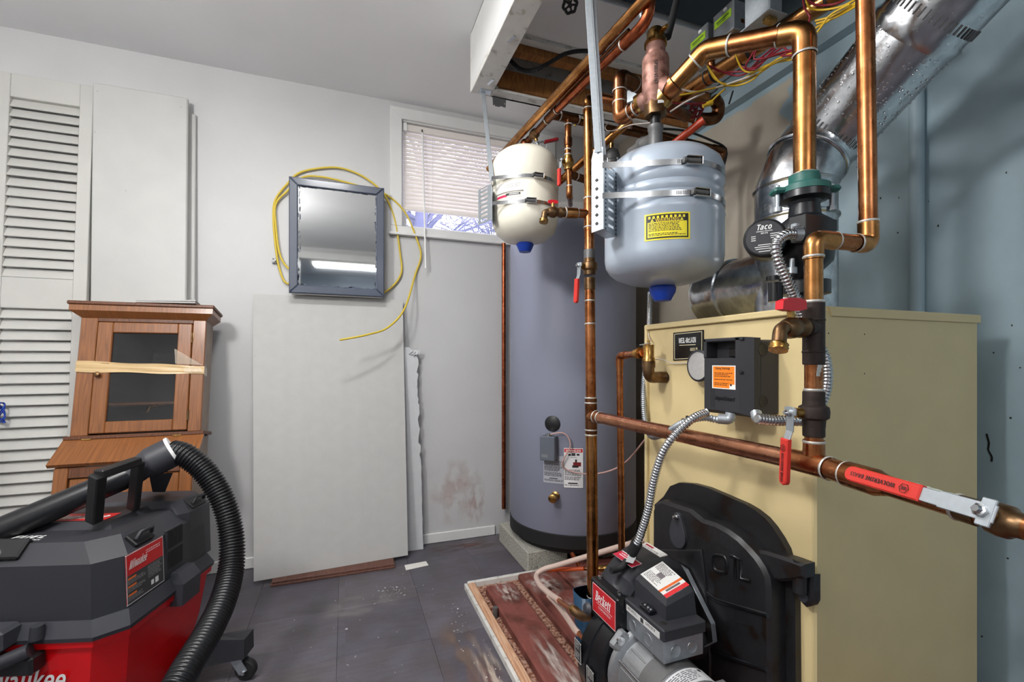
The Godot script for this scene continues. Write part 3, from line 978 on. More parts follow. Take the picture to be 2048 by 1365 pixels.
func wood_cabinet() -> void:
	var c := thing("hutch_cabinet", "brown wooden hutch with a taped glass door leaning back on white boards", "cabinet", Vector3(-0.746, 0.034, -2.014))
	c.rotation.x = -deg_to_rad(10.1)
	var hw := 0.205
	var y0 := 0.66
	var y1 := 1.113
	var dp := 0.105
	# carcass of the upper case
	part(c, "side_panel", MB.new().span(Vector3(-hw, y0, -dp), Vector3(-hw + 0.012, y1, -0.018)), M.wood, true)
	part(c, "side_panel", MB.new().span(Vector3(hw - 0.012, y0, -dp), Vector3(hw, y1, -0.018)), M.wood_side, true, "pale right side")
	part(c, "back_panel", MB.new().span(Vector3(-hw + 0.012, y0, -dp), Vector3(hw - 0.012, y1, -dp + 0.006)), M.ink, true)  # coloured near black for the shade inside the case
	part(c, "stile", MB.new().span(Vector3(-hw, y0, -0.018), Vector3(-hw + 0.052, y1, 0), 0.002), M.wood, true)
	part(c, "stile", MB.new().span(Vector3(hw - 0.045, y0, -0.018), Vector3(hw, y1, 0), 0.002), M.wood, true)
	part(c, "rail", MB.new().span(Vector3(-hw + 0.052, y1 - 0.014, -0.018), Vector3(hw - 0.045, y1, 0), 0.001), M.wood_dark, true)
	# door
	var dx0 := -hw + 0.054
	var dx1 := hw - 0.047
	var dy0 := y0 + 0.006
	var dy1 := y1 - 0.016
	var dr := Node3D.new()
	dr.name = "door"
	c.add_child(dr)
	var fw := 0.048
	for e in [[dx0, dx0 + fw, dy0, dy1, M.wood], [dx1 - fw, dx1, dy0, dy1, M.wood], [dx0 + fw, dx1 - fw, dy0, dy0 + 0.044, M.wood], [dx0 + fw, dx1 - fw, dy1 - 0.042, dy1, M.wood]]:
		part(dr, "door_frame", MB.new().span(Vector3(e[0], e[2], -0.016), Vector3(e[1], e[3], 0.003), 0.003), e[4], true)
	part(dr, "glass_pane", MB.new().span(Vector3(dx0 + fw - 0.004, dy0 + 0.04, -0.009), Vector3(dx1 - fw + 0.004, dy1 - 0.038, -0.006)), M.dark_glass, true)
	part(dr, "knob", MB.new().lathe([Vector2(0.004, 0), Vector2(0.004, 0.006), Vector2(0.0095, 0.010), Vector2(0.0105, 0.014), Vector2(0.008, 0.019), Vector2(0, 0.021)], Vector3(dx0 + 0.017, dy0 + 0.222, 0.003), Vector3.BACK, 16), M.bronze, true)
	for hy in [dy1 - 0.058, dy0 + 0.058]:
		part(dr, "hinge", MB.new().tube([Vector3(dx1 + 0.001, hy - 0.02, 0.003), Vector3(dx1 + 0.001, hy + 0.02, 0.003)], 0.0032, 8).span(Vector3(dx1 - 0.004, hy - 0.02, -0.002), Vector3(dx1 + 0.007, hy + 0.02, 0.002), 0.0), M.bronze, true)
	part(c, "shelf", MB.new().span(Vector3(-hw + 0.012, y0 + 0.112, -dp + 0.006), Vector3(hw - 0.012, y0 + 0.122, -0.022), 0.001), M.wood, true)
	part(c, "catch", MB.new().tube([Vector3(0.02, y0 + 0.104, -0.04), Vector3(0.06, y0 + 0.112, -0.035)], 0.006, 8).tube([Vector3(0.02, y0 + 0.104, -0.04), Vector3(0.012, y0 + 0.082, -0.04)], 0.004, 8), M.brass, true)
	# crown
	var cr := MB.new()
	var rows := []
	for e in [[0.0, 0.0], [0.028, 0.022], [0.028, 0.044]]:
		rows.append([Vector3(-hw - e[0], y1 + e[1], -dp), Vector3(hw + e[0], y1 + e[1], -dp), Vector3(hw + e[0], y1 + e[1], e[0]), Vector3(-hw - e[0], y1 + e[1], e[0])])
	part(c, "crown_moulding", cr.loft(rows), M.wood, true)
	part(c, "top_board", MB.new().span(Vector3(-hw - 0.034, y1 + 0.044, -dp - 0.005), Vector3(hw + 0.034, y1 + 0.058, 0.034), 0.003), M.wood_dark, true)
	# ledge, sloping lid and lower case
	part(c, "ledge", MB.new().span(Vector3(-hw - 0.014, y0 - 0.014, -dp), Vector3(hw + 0.014, y0, 0.012), 0.002), M.wood_dark, true)
	part(c, "lid", slab4([Vector3(-hw - 0.016, y0 - 0.1, 0.094), Vector3(hw + 0.016, y0 - 0.1, 0.094), Vector3(hw + 0.014, y0 - 0.013, 0.008), Vector3(-hw - 0.014, y0 - 0.013, 0.008)], 0.014), M.wood, true)
	for hx in [-0.15, 0.13]:
		part(c, "lid_hinge", MB.new().box(Vector3(hx, y0 - 0.014, 0.013), Vector3(0.03, 0.006, 0.004), 0.001), M.brass, true)
	for s in [-1.0, 1.0]:
		part(c, "side_panel", MB.new().prism(PackedVector2Array([Vector2(-0.07, 0), Vector2(dp, 0), Vector2(dp, y0 - 0.014), Vector2(0.0, y0 - 0.03), Vector2(-0.07, y0 - 0.115)]), Transform3D(Basis(Vector3.FORWARD, Vector3.UP, Vector3.RIGHT), Vector3(s * (hw - 0.004) - 0.006, 0, 0)), 0.012), M.wood if s < 0 else M.wood_side, true)  # right side coloured paler than the left
		part(c, "stile", MB.new().span(Vector3(s * hw, 0, 0.06), Vector3(s * (hw - 0.04), y0 - 0.112, 0.08), 0.002), M.wood, true)
	part(c, "rail", MB.new().span(Vector3(-hw + 0.04, y0 - 0.15, 0.062), Vector3(hw - 0.04, y0 - 0.112, 0.079), 0.002), M.wood_dark, true)
	part(c, "drawer", MB.new().span(Vector3(-hw + 0.042, y0 - 0.36, 0.05), Vector3(hw - 0.042, y0 - 0.152, 0.074), 0.004), M.wood, true)
	part(c, "drawer", MB.new().span(Vector3(-hw + 0.042, 0.03, 0.05), Vector3(hw - 0.042, y0 - 0.364, 0.074), 0.004), M.wood, true)
	# brown tape round the upper case
	var tp := MB.new()
	var n := 26
	var prof := func(t: float, s: float) -> Vector3:
		var x := lerpf(-hw - 0.001, hw + 0.003, t)
		var yc := y0 + 0.262 - 0.018 * t
		var z := 0.004 + 0.0007 * sin(s * 6.0 + t * 4.0) + 0.0005 * sin(t * 15.0 + s * 2.0)
		return Vector3(x, yc + s * (0.021 - 0.004 * t + 0.002 * sin(t * 12.0)), z)
	for i in n:
		for j in 6:
			var s0 := j / 3.0 - 1.0
			var s1 := (j + 1) / 3.0 - 1.0
			var a: Vector3 = prof.call(i / float(n), s0)
			var b: Vector3 = prof.call((i + 1) / float(n), s0)
			var e: Vector3 = prof.call((i + 1) / float(n), s1)
			var f: Vector3 = prof.call(i / float(n), s1)
			var nn := (b - a).cross(f - a).normalized()
			tp.quad(a, b, e, f, nn)
	part(c, "packing_tape", tp, M.tape, true)
	var fl := MB.new()
	var tx := hw + 0.003
	var ty := y0 + 0.244
	fl.quad(Vector3(tx, ty - 0.02, 0.004), Vector3(tx + 0.002, ty - 0.024, -0.03), Vector3(tx + 0.002, ty + 0.012, -0.03), Vector3(tx, ty + 0.02, 0.004), Vector3(1, 0, 0.1).normalized())
	fl.tri(Vector3(tx - 0.105, ty + 0.088, 0.008), Vector3(tx - 0.1, ty + 0.026, 0.006), Vector3(tx - 0.005, ty + 0.02, 0.012), Vector3.BACK, Vector3.BACK, Vector3.BACK)
	for q in 5:
		var u := q * 0.012
		fl.quad(Vector3(tx - 0.07 + u, ty + 0.012, 0.008), Vector3(tx - 0.058 + u, ty + 0.008, 0.013), Vector3(tx - 0.05 + u, ty - 0.012, 0.008), Vector3(tx - 0.066 + u, ty - 0.006, 0.012), Vector3(0.1, 0.2, 0.97))
	part(c, "loose_tape", fl, M.clear_tape, true)
	# two thin boards left on top
	var bs := c.basis
	var place := func(lx: float, ly: float, lz: float) -> Vector3: return c.position + bs * Vector3(lx, ly, lz)
	var top := y1 + 0.0592
	for k in 2:
		var l := top + 0.008 * k
		var q := [place.call(-0.03, l, 0.028 - k * 0.006), place.call(0.175, l + 0.0, 0.045), place.call(0.18, l, -0.075), place.call(-0.01, l, -0.09)]
		var o := slab4([q[0] + bs.y * 0.006, q[1] + bs.y * 0.006, q[2] + bs.y * 0.006, q[3] + bs.y * 0.006], 0.005)
		single("flat_offcut", o, M.greyboard, "thin grey board lying %s on top of the wooden cabinet" % ["underneath another", "uppermost"][k], "board")

func drywall() -> void:
	var a := Vector3(-0.365, 0.0215, -2.196)
	var b := Vector3(0.286, 0.0215, -2.238)
	var c := Vector3(0.275, 1.273, -2.362)
	var d := Vector3(-0.396, 1.269, -2.362)
	var t := thing("drywall_sheet", "large grey drywall sheet leaning on the wall with a pencilled cross", "drywall", Vector3(-0.05, 0.0215, -2.27))
	part(t, "sheet", slab4([a, b, c, d], 0.0125), M.drywall)
	var nn := (b - a).cross(d - a).normalized()
	var on := func(px: float, py: float) -> Vector3:
		var r := ray(px, py)
		return EYE + r * ((a - EYE).dot(nn) / r.dot(nn)) + nn * 0.0006
	var pen := MB.new()
	for seg in [[Vector2(507, 710), Vector2(545, 740), Vector2(594, 788)], [Vector2(512, 811), Vector2(550, 770), Vector2(585, 716)]]:
		for k in 2:
			pen.bar(on.call(seg[k].x, seg[k].y), on.call(seg[k + 1].x, seg[k + 1].y), 0.0011, 0.0004, nn.cross(Vector3.UP))
	pen.bar(on.call(797, 746), on.call(803, 747), 0.0012, 0.0004, Vector3.UP)
	part(t, "pencil_mark", pen, M.grey_ink)
	var rt: Vector3 = (b - a).normalized()
	letters(t, "THIS MEASUREMENT EDGE SIDE", on.call(776, 961), rt, nn.cross(rt).normalized(), 0.155, M.grey_ink, {"height": 0.005, "called": "edge_print", "weight": 400})
	# offcut behind it, with a torn right edge
	var r := RandomNumberGenerator.new()
	r.seed = 4
	var poly := PackedVector2Array([Vector2(0.12, 0.0), Vector2(0.375, 0.0)])
	var y := 0.03
	while y < 1.0:
		var tooth := 0.013 if y > 0.45 else 0.002
		poly.append(Vector2(0.3745 - 0.018 * y + r.randf_range(-tooth, 0.001), y))
		poly.append(Vector2(0.3735 - 0.018 * y - r.randf_range(0, tooth), y + 0.012))
		y += r.randf_range(0.028, 0.05)
	poly.append(Vector2(0.35, 1.02))
	poly.append(Vector2(0.33, 1.0))
	poly.append(Vector2(0.31, 1.03))
	poly.append(Vector2(0.12, 1.05))
	var o := thing("drywall_offcut", "narrow drywall offcut with a ragged torn edge behind the big sheet", "drywall", Vector3(0.25, 0.001, -2.335))
	var bas := Basis(Vector3.RIGHT, -deg_to_rad(1.6))
	var mb := MB.new().prism(poly, Transform3D(bas, Vector3(0, 0.001, -2.345)), 0.0125)
	part(o, "sheet", mb, M.gypsum)
	var fl := MB.new()
	for k in 7:
		var q := Vector3(0.315 + 0.006 * k, 1.0 + 0.008 * r.randf(), -2.358 + 0.01 * r.randf())
		fl.box(q, Vector3(0.022, 0.012 + 0.012 * r.randf(), 0.003), 0.0, Basis(Vector3(r.randf(), r.randf(), r.randf()).normalized(), r.randf_range(-1.0, 1.0)))
	part(o, "torn_paper", fl, M.gypsum)
	# boards under the sheet
	for k in 2:
		single("laminate_plank", MB.new().span(Vector3(-0.298 + 0.004 * k, 0.0005 + 0.0102 * k, -2.34), Vector3(0.219 - 0.002 * k, 0.0102 + 0.0102 * k, -2.165 - 0.004 * k), 0.0015), M.plank, "brown laminate plank under the drywall sheet, %s of the two" % ["lower", "upper"][k], "plank", "laminate planks")
	var p := []
	for q in [[812, 1141], [857, 1131], [852, 1123], [809, 1131]]:
		p.append(on_y(q[0], q[1], 0.002))
	single("paper_scrap", slab4(p, 0.0012), M.paper, "small printed paper scrap lying on the dark floor tiles", "paper")

func wall_mirror() -> void:
	var x0 := -0.241
	var x1 := 0.18
	var y0 := 1.2745
	var y1 := 1.808
	var z := -2.30
	var t := thing("mirror_cabinet", "shallow medicine cabinet with a dark slate frame and smeared mirror door", "mirror", Vector3((x0 + x1) * 0.5, y0, -2.335))
	part(t, "case", MB.new().span(Vector3(x0 + 0.004, y0, -2.37), Vector3(x1 - 0.004, y1 - 0.004, z - 0.02), 0.002), M.white)
	var fw := 0.037
	var o := Transform3D(Basis(), Vector3(0, 0, z - 0.02))
	for e in [[Vector2(x0, y0), Vector2(x1, y0), Vector2(x1 - fw, y0 + fw), Vector2(x0 + fw, y0 + fw)], [Vector2(x1, y0), Vector2(x1, y1), Vector2(x1 - fw, y1 - fw), Vector2(x1 - fw, y0 + fw)], [Vector2(x1, y1), Vector2(x0, y1), Vector2(x0 + fw, y1 - fw), Vector2(x1 - fw, y1 - fw)], [Vector2(x0, y1), Vector2(x0, y0), Vector2(x0 + fw, y0 + fw), Vector2(x0 + fw, y1 - fw)]]:
		part(t, "frame", MB.new().prism(PackedVector2Array(e), o, 0.02, 0.004), M.slate)
	part(t, "mirror_glass", MB.new().span(Vector3(x0 + fw - 0.003, y0 + fw - 0.003, z - 0.014), Vector3(x1 - fw + 0.003, y1 - fw + 0.003, z - 0.010)), M.mirror)
	# worn silvering along the edges
	var r := RandomNumberGenerator.new()
	r.seed = 12
	var wr := MB.new()
	for k in 90:
		var u := r.randf()
		var side := r.randi_range(0, 3)
		var q := Vector3(lerpf(x0 + fw, x1 - fw, u), y0 + fw + r.randf() * 0.006, z - 0.0097)
		if side == 1: q = Vector3(x0 + fw + r.randf() * 0.010, lerpf(y0 + fw, y1 - fw, u), z - 0.0097)
		if side == 2: q = Vector3(x1 - fw - r.randf() * 0.006, lerpf(y0 + fw, y1 - fw, u), z - 0.0097)
		if side == 3: q = Vector3(lerpf(x0 + fw, x1 - fw, u), y1 - fw - r.randf() * 0.003, z - 0.0097)
		wr.box(q, Vector3(r.randf_range(0.002, 0.006), r.randf_range(0.004, 0.03), 0.0006) if side in [1, 2] else Vector3(r.randf_range(0.004, 0.03), r.randf_range(0.002, 0.005), 0.0006))
	part(t, "worn_silvering", wr, M.slate)
	# cable hung behind it
	var zc := -2.386
	var px := [[330, 900], [260, 960], [180, 1000], [140, 925], [118, 780], [112, 650], [128, 585], [180, 520], [230, 472], [310, 450], [420, 444], [520, 475], [600, 528], [650, 585], [692, 690], [718, 850], [722, 955], [655, 1035], [560, 1060], [420, 1020], [240, 960], [150, 880], [122, 700], [125, 615], [175, 560], [250, 492], [340, 488], [460, 514], [560, 545], [650, 572], [740, 655], [800, 790], [818, 870], [790, 960]]
	var path := []
	for i in px.size():
		path.append(on_z(500 + px[i][0] / 2.394, 150 + px[i][1] / 2.394, zc + (0.004 if i > 19 else 0.0)))
	for q in [[740, 1120, -2.28], [660, 1210, -2.21], [560, 1245, -2.17], [430, 1270, -2.14]]:
		path.append(on_z(500 + q[0] / 2.394, 150 + q[1] / 2.394, q[2]))
	single("yellow_cable", MB.new().tube(curve(path, 0.012), 0.0048, 8), M.yellow, "yellow electric cable coiled behind the mirror with its end hanging loose", "cable")
	var h := on_z(550, 523, WALL_Z)
	var hk := MB.new().lathe([Vector2(0.016, 0), Vector2(0.015, 0.004), Vector2(0.008, 0.007), Vector2(0, 0.008)], h, Vector3.BACK, 8)
	hk.tube([h + Vector3(-0.008, 0.012, 0.006), h + Vector3(-0.004, 0.0, 0.016), h + Vector3(0.006, -0.014, 0.01)], 0.003, 6)
	hk.tube([h + Vector3(0.008, 0.012, 0.006), h + Vector3(0.002, 0.0, 0.014), h + Vector3(-0.01, -0.012, 0.008)], 0.003, 6)
	single("wall_hook", hk, M.steel, "small crumpled metal hook on the wall left of the mirror", "hook")


# ---------------------------------------------------------------- the vacuum in the left foreground
func octagon(hx: float, hz: float, c: float, y: float, dx := 0.0, dz := 0.0) -> Array:
	return [Vector3(hx + dx, y, hz - c + dz), Vector3(hx - c + dx, y, hz + dz), Vector3(-hx + c + dx, y, hz + dz), Vector3(-hx + dx, y, hz - c + dz), Vector3(-hx + dx, y, -hz + c + dz), Vector3(-hx + c + dx, y, -hz + dz), Vector3(hx - c + dx, y, -hz + dz), Vector3(hx + dx, y, -hz + c + dz)]

func vacuum() -> void:
	var v := thing("shop_vacuum", "red and black wet and dry vacuum with a ribbed hose over it", "vacuum", Vector3(-0.655, -0.02, -1.52))
	v.rotation.y = -deg_to_rad(15.9)
	var inv := v.transform.affine_inverse()
	var at := func(px: float, py: float, depth: float) -> Vector3: return inv * pt(px, py, depth)
	var hx := 0.2
	var hz := 0.215
	var dz := -0.055
	var fz := hz + dz           # the front face
	var c := 0.048
	part(v, "tank", MB.new().loft([octagon(hx - 0.045, hz - 0.05, c, 0.07, 0, dz), octagon(hx - 0.02, hz - 0.02, c, 0.2, 0, dz), octagon(hx, hz - 0.004, c, 0.345, 0, dz)]), M.red, true)
	part(v, "tank_rim", MB.new().loft([octagon(hx + 0.004, hz, c, 0.318, 0, dz), octagon(hx + 0.006, hz + 0.002, c, 0.335, 0, dz)]), M.red, true)
	part(v, "lid_rim", MB.new().loft([octagon(hx + 0.008, hz + 0.006, c, 0.335, 0, dz), octagon(hx + 0.010, hz + 0.008, c, 0.345, 0, dz), octagon(hx - 0.004, hz - 0.006, c, 0.378, 0, dz)]), M.plastic_grey, true)
	part(v, "lid", MB.new().loft([octagon(hx - 0.006, hz - 0.008, c, 0.376, 0, dz), octagon(hx - 0.012, hz - 0.014, c, 0.505, 0, dz), octagon(hx - 0.055, hz - 0.05, c, 0.545, 0, dz)]), M.plastic, true)
	part(v, "rear_housing", MB.new().loft([octagon(hx - 0.008, 0.07, 0.02, 0.376, 0, -0.192), octagon(hx - 0.012, 0.07, 0.02, 0.53, 0, -0.192), octagon(hx - 0.045, 0.055, 0.02, 0.565, 0, -0.197)]), M.plastic_grey, true)
	part(v, "deck_plate", MB.new().loft([[Vector3(0.10, 0.543, 0.03), Vector3(-0.13, 0.543, 0.03), Vector3(-0.13, 0.543, -0.12), Vector3(0.10, 0.543, -0.12)], [Vector3(0.08, 0.56, 0.01), Vector3(-0.13, 0.56, 0.01), Vector3(-0.13, 0.56, -0.12), Vector3(0.08, 0.56, -0.12)]]), M.plastic, true)
	part(v, "deck_label", MB.new().span(Vector3(-0.125, 0.5605, -0.055), Vector3(0.06, 0.5612, 0.0)), M.red_label, true)
	letters(v, "Milwaukee", Vector3(-0.03, 0.5612, -0.027), Vector3.RIGHT, Vector3.FORWARD, 0.16, M.white, {"shear": 0.3, "height": 0.036, "local": true, "weight": 800})
	letters(v, "FUEL", Vector3(-0.06, 0.5452, 0.070), Vector3.RIGHT, Vector3.FORWARD, 0.075, M.white, {"shear": 0.25, "height": 0.018, "local": true, "weight": 800})
	letters(v, "BRUSHLESS", Vector3(-0.06, 0.5452, 0.090), Vector3.RIGHT, Vector3.FORWARD, 0.08, M.white, {"shear": 0.2, "height": 0.006, "local": true})
	# right flank: vents, latches, label
	part(v, "vent_panel", MB.new().span(Vector3(hx - 0.014, 0.395, -0.105), Vector3(hx - 0.0075, 0.515, -0.035), 0.002), M.plastic, true)
	for k in 9:
		for s in [0.405, 0.462]:
			part(v, "vent_slot", MB.new().span(Vector3(hx - 0.009, s, -0.101 + k * 0.007), Vector3(hx - 0.0065, s + 0.048, -0.097 + k * 0.007)), M.ink, true)
	for z in [0.035, -0.195]:
		var up := 0.02 if z < 0 else 0.0
		part(v, "latch_recess", MB.new().box(Vector3(hx - 0.028, 0.526 + up, z), Vector3(0.036, 0.010, 0.066), 0.002, Basis(Vector3.BACK, -0.72)), M.black, true)
		part(v, "latch_bail", MB.new().tube([Vector3(hx - 0.018, 0.53 + up, z - 0.026), Vector3(hx - 0.012, 0.546 + up, z - 0.02), Vector3(hx - 0.012, 0.546 + up, z + 0.02), Vector3(hx - 0.018, 0.53 + up, z + 0.026)], 0.0055, 8), M.plastic, true)
	part(v, "side_latch", MB.new().loft([[Vector3(hx + 0.026, 0.30, -0.045), Vector3(hx - 0.01, 0.30, -0.045), Vector3(hx - 0.01, 0.30, -0.125), Vector3(hx + 0.026, 0.30, -0.125)], [Vector3(hx + 0.03, 0.36, -0.045), Vector3(hx - 0.01, 0.36, -0.045), Vector3(hx - 0.01, 0.36, -0.125), Vector3(hx + 0.03, 0.36, -0.125)], [Vector3(hx + 0.012, 0.39, -0.05), Vector3(hx - 0.01, 0.39, -0.05), Vector3(hx - 0.01, 0.39, -0.12), Vector3(hx + 0.012, 0.39, -0.12)]]), M.plastic_grey, true)
	var tm := print_mat(256, 200, c8(58, 58, 60), [[0, 0, 256, 3, c8(220, 220, 220)], [0, 197, 256, 3, c8(220, 220, 220)], [0, 0, 3, 200, c8(220, 220, 220)], [253, 0, 3, 200, c8(220, 220, 220)], [3, 3, 250, 82, c8(204, 30, 34)], [130, 20, 110, 22, c8(240, 220, 220), 9], [8, 94, 54, 8, c8(230, 110, 40)], [8, 104, 120, 18, c8(140, 140, 140), 6], [8, 126, 54, 8, c8(230, 110, 40)], [8, 136, 120, 18, c8(140, 140, 140), 6], [8, 160, 54, 8, c8(230, 110, 40)], [8, 170, 110, 18, c8(140, 140, 140), 6], [140, 92, 106, 54, c8(140, 140, 140), 6], [160, 160, 20, 20, c8(230, 230, 230)], [190, 158, 24, 24, c8(230, 230, 230)]])
	part(v, "warning_label", slab4([Vector3(hx - 0.0055, 0.384, 0.108), Vector3(hx - 0.0055, 0.384, -0.022), Vector3(hx - 0.0095, 0.506, -0.022), Vector3(hx - 0.0095, 0.506, 0.108)], 0.002), tm, true)
	letters(v, "Milwaukee", Vector3(hx - 0.0078, 0.480, 0.07), Vector3.FORWARD, Vector3.UP, 0.058, M.white, {"shear": 0.3, "height": 0.022, "local": true, "weight": 800, "lift": 0.0015})
	# front
	letters(v, "Milwaukee", Vector3(-0.02, 0.243, fz - 0.013), Vector3.RIGHT, Vector3(0, 0.99, 0.12), 0.22, M.white, {"shear": 0.32, "height": 0.055, "local": true, "weight": 800, "lift": 0.004})
	part(v, "front_latch", MB.new().span(Vector3(-0.11, 0.335, fz - 0.01), Vector3(0.0, 0.385, fz + 0.045), 0.008), M.plastic_grey, true)
	part(v, "handle_bar", MB.new().tube([Vector3(-0.2, 0.29, fz + 0.05), Vector3(-0.05, 0.3, fz + 0.055), Vector3(0.04, 0.33, fz + 0.02)], 0.016, 10), M.plastic, true)
	part(v, "front_block", MB.new().span(Vector3(-0.16, 0.275, fz - 0.01), Vector3(0.05, 0.318, fz + 0.03), 0.006), M.black, true)
	part(v, "pivot", MB.new().lathe([Vector2(0.014, 0), Vector2(0.012, 0.03), Vector2(0, 0.03)], Vector3(0.045, 0.35, fz + 0.01), Vector3.UP, 12), M.plastic, true)
	part(v, "grip_recess", MB.new().box(Vector3(-0.08, 0.535, fz - 0.04), Vector3(0.11, 0.02, 0.05), 0.004, Basis(Vector3.RIGHT, 0.8)), M.black, true)
	part(v, "grip_button", MB.new().lathe([Vector2(0.02, 0), Vector2(0.018, 0.02), Vector2(0.008, 0.028), Vector2(0, 0.029)], Vector3(-0.08, 0.515, fz - 0.036), Vector3(0, 0.7, 0.7), 16), M.plastic_grey, true)
	# tube clip, wand and hose
	var ck := MB.new()
	var bl: Vector3 = at.call(188, 1044, 1.17)
	var br: Vector3 = at.call(266, 1020, 1.27)
	var tr: Vector3 = at.call(277, 922, 1.24)
	var tl: Vector3 = at.call(196, 950, 1.14)
	for e in [[bl, tl, 0.026], [tl, tr, 0.022], [br, tr, 0.018]]:
		ck.bar(e[0], e[1], e[2], 0.03, (br - bl).normalized() if e[2] != 0.022 else Vector3.UP, 0.003)
	part(v, "tube_clip", ck, M.black, true)
	part(v, "clip_back", MB.new().loft([[at.call(305, 985, 1.34), at.call(330, 985, 1.36), at.call(330, 985, 1.42), at.call(305, 985, 1.42)], [at.call(298, 950, 1.30), at.call(346, 946, 1.32), at.call(346, 946, 1.42), at.call(298, 950, 1.42)]]), M.plastic, true)
	var w0: Vector3 = at.call(-60, 1088, 1.10)
	var w1: Vector3 = at.call(262, 950, 1.28)
	var w2: Vector3 = at.call(284, 935, 1.295)
	var w3: Vector3 = at.call(345, 904, 1.335)
	part(v, "wand", MB.new().tube([w0, w1], 0.033, 24), M.hose, true)
	part(v, "hose_cuff", MB.new().tube([w1, w2, w2.lerp(w3, 0.25), w2.lerp(w3, 0.3), w3], [0.034, 0.035, 0.041, 0.044, 0.044], 24), M.plastic_grey, true)
	var cd := (w3 - w2).normalized()
	part(v, "cuff_ring", MB.new().tube([w3 - cd * 0.002, w3 + cd * 0.006], 0.045, 24), M.white, true)
	var hp := [w3, at.call(372, 912, 1.335), at.call(412, 946, 1.34), at.call(446, 1002, 1.335), at.call(463, 1070, 1.32), at.call(462, 1140, 1.28), at.call(445, 1205, 1.21), at.call(415, 1268, 1.13), at.call(380, 1325, 1.06), at.call(345, 1385, 1.0), at.call(300, 1440, 0.97)]
	var cv := curve(hp, 0.0022)
	var rad := PackedFloat32Array()
	for i in cv.size():
		rad.append(0.0305 + 0.0032 * cos(i * TAU / 4.0))
	part(v, "hose", MB.new().tube(cv, rad, 24), M.hose, true)
	# outrigger and caster at the right rear
	var cw: Vector3 = inv * Vector3(-0.302, 0.0, -1.575)
	part(v, "outrigger", MB.new().loft([[cw + Vector3(0.03, 0.078, 0.03), cw + Vector3(-0.16, 0.06, 0.05), cw + Vector3(-0.16, 0.06, -0.05), cw + Vector3(0.03, 0.078, -0.03)], [cw + Vector3(0.03, 0.135, 0.028), cw + Vector3(-0.05, 0.14, 0.034), cw + Vector3(-0.16, 0.10, -0.05), cw + Vector3(0.03, 0.135, -0.028)]]), M.plastic, true)
	part(v, "caster_fork", MB.new().box(cw + Vector3(0.0, 0.068, 0.0), Vector3(0.03, 0.02, 0.036), 0.003).bar(cw + Vector3(-0.002, 0.07, 0.018), cw + Vector3(0.022, 0.03, 0.018), 0.026, 0.003, Vector3.RIGHT).bar(cw + Vector3(-0.002, 0.07, -0.018), cw + Vector3(0.022, 0.03, -0.018), 0.026, 0.003, Vector3.RIGHT), M.zinc, true)
	part(v, "caster_wheel", MB.new().lathe([Vector2(0.012, -0.012), Vector2(0.026, -0.012), Vector2(0.03, -0.008), Vector2(0.03, 0.008), Vector2(0.026, 0.012), Vector2(0.012, 0.012), Vector2(0.0, 0.014)], cw + Vector3(0.022, 0.0302, 0), Vector3.BACK, 24).lathe([Vector2(0.0, -0.014), Vector2(0.012, -0.012)], cw + Vector3(0.022, 0.0302, 0), Vector3.BACK, 24), M.rubber, true)
	part(v, "axle_bolt", MB.new().lathe([Vector2(0.006, 0.018), Vector2(0.006, 0.024), Vector2(0, 0.024)], cw + Vector3(0.022, 0.0302, 0), Vector3.BACK, 8), M.chrome, true)
	for q in [Vector3(-0.15, 0, 0.1), Vector3(-0.17, 0, -0.2), Vector3(0.14, 0, 0.12)]:
		part(v, "caster_wheel", MB.new().lathe([Vector2(0.0, -0.014), Vector2(0.026, -0.014), Vector2(0.03, -0.008), Vector2(0.03, 0.008), Vector2(0.026, 0.014), Vector2(0.0, 0.014)], q + Vector3(0, 0.0503, 0), Vector3.BACK, 20), M.rubber, true)
		part(v, "caster_fork", MB.new().box(q + Vector3(0, 0.082, 0), Vector3(0.04, 0.03, 0.045), 0.003), M.plastic, true)


# ---------------------------------------------------------------- tanks
# where the line of sight through a pixel first meets an upright cylinder
func on_cyl(px: float, py: float, c: Vector3, r: float) -> Vector3:
	var d := ray(px, py)
	var a := d.x * d.x + d.z * d.z
	var b := -(d.x * c.x + d.z * c.z)
	var k := c.x * c.x + c.z * c.z - r * r
	var disc := maxf(b * b - a * k, 0.0)
	return EYE + d * ((-b - sqrt(disc)) / a)

# a printed patch bent round an upright cylinder; a0..a1 are angles (0 faces +z, growing towards +x)
func wrap_patch(parent: Node, called: String, c: Vector3, r: float, a0: float, a1: float, y0: float, y1: float, m: Material, n := 10) -> void:
	var mb := MB.new()
	for k in n:
		var t0 := float(k) / n
		var t1 := float(k + 1) / n
		var u := Vector3(sin(lerpf(a0, a1, t0)), 0, cos(lerpf(a0, a1, t0)))
		var w := Vector3(sin(lerpf(a0, a1, t1)), 0, cos(lerpf(a0, a1, t1)))
		var p := Vector3(c.x, 0, c.z)
		var lo := Vector3.UP * y0
		var hi := Vector3.UP * y1
		mb.tri(p + u * r + lo, p + w * r + lo, p + w * r + hi, u, w, w, Vector2(t0, 1), Vector2(t1, 1), Vector2(t1, 0))
		mb.tri(p + u * r + lo, p + w * r + hi, p + u * r + hi, u, w, u, Vector2(t0, 1), Vector2(t1, 0), Vector2(t0, 0))
	part(parent, called, mb, m)

func cyl_angle(q: Vector3, c: Vector3) -> float:
	return atan2(q.x - c.x, q.z - c.z)

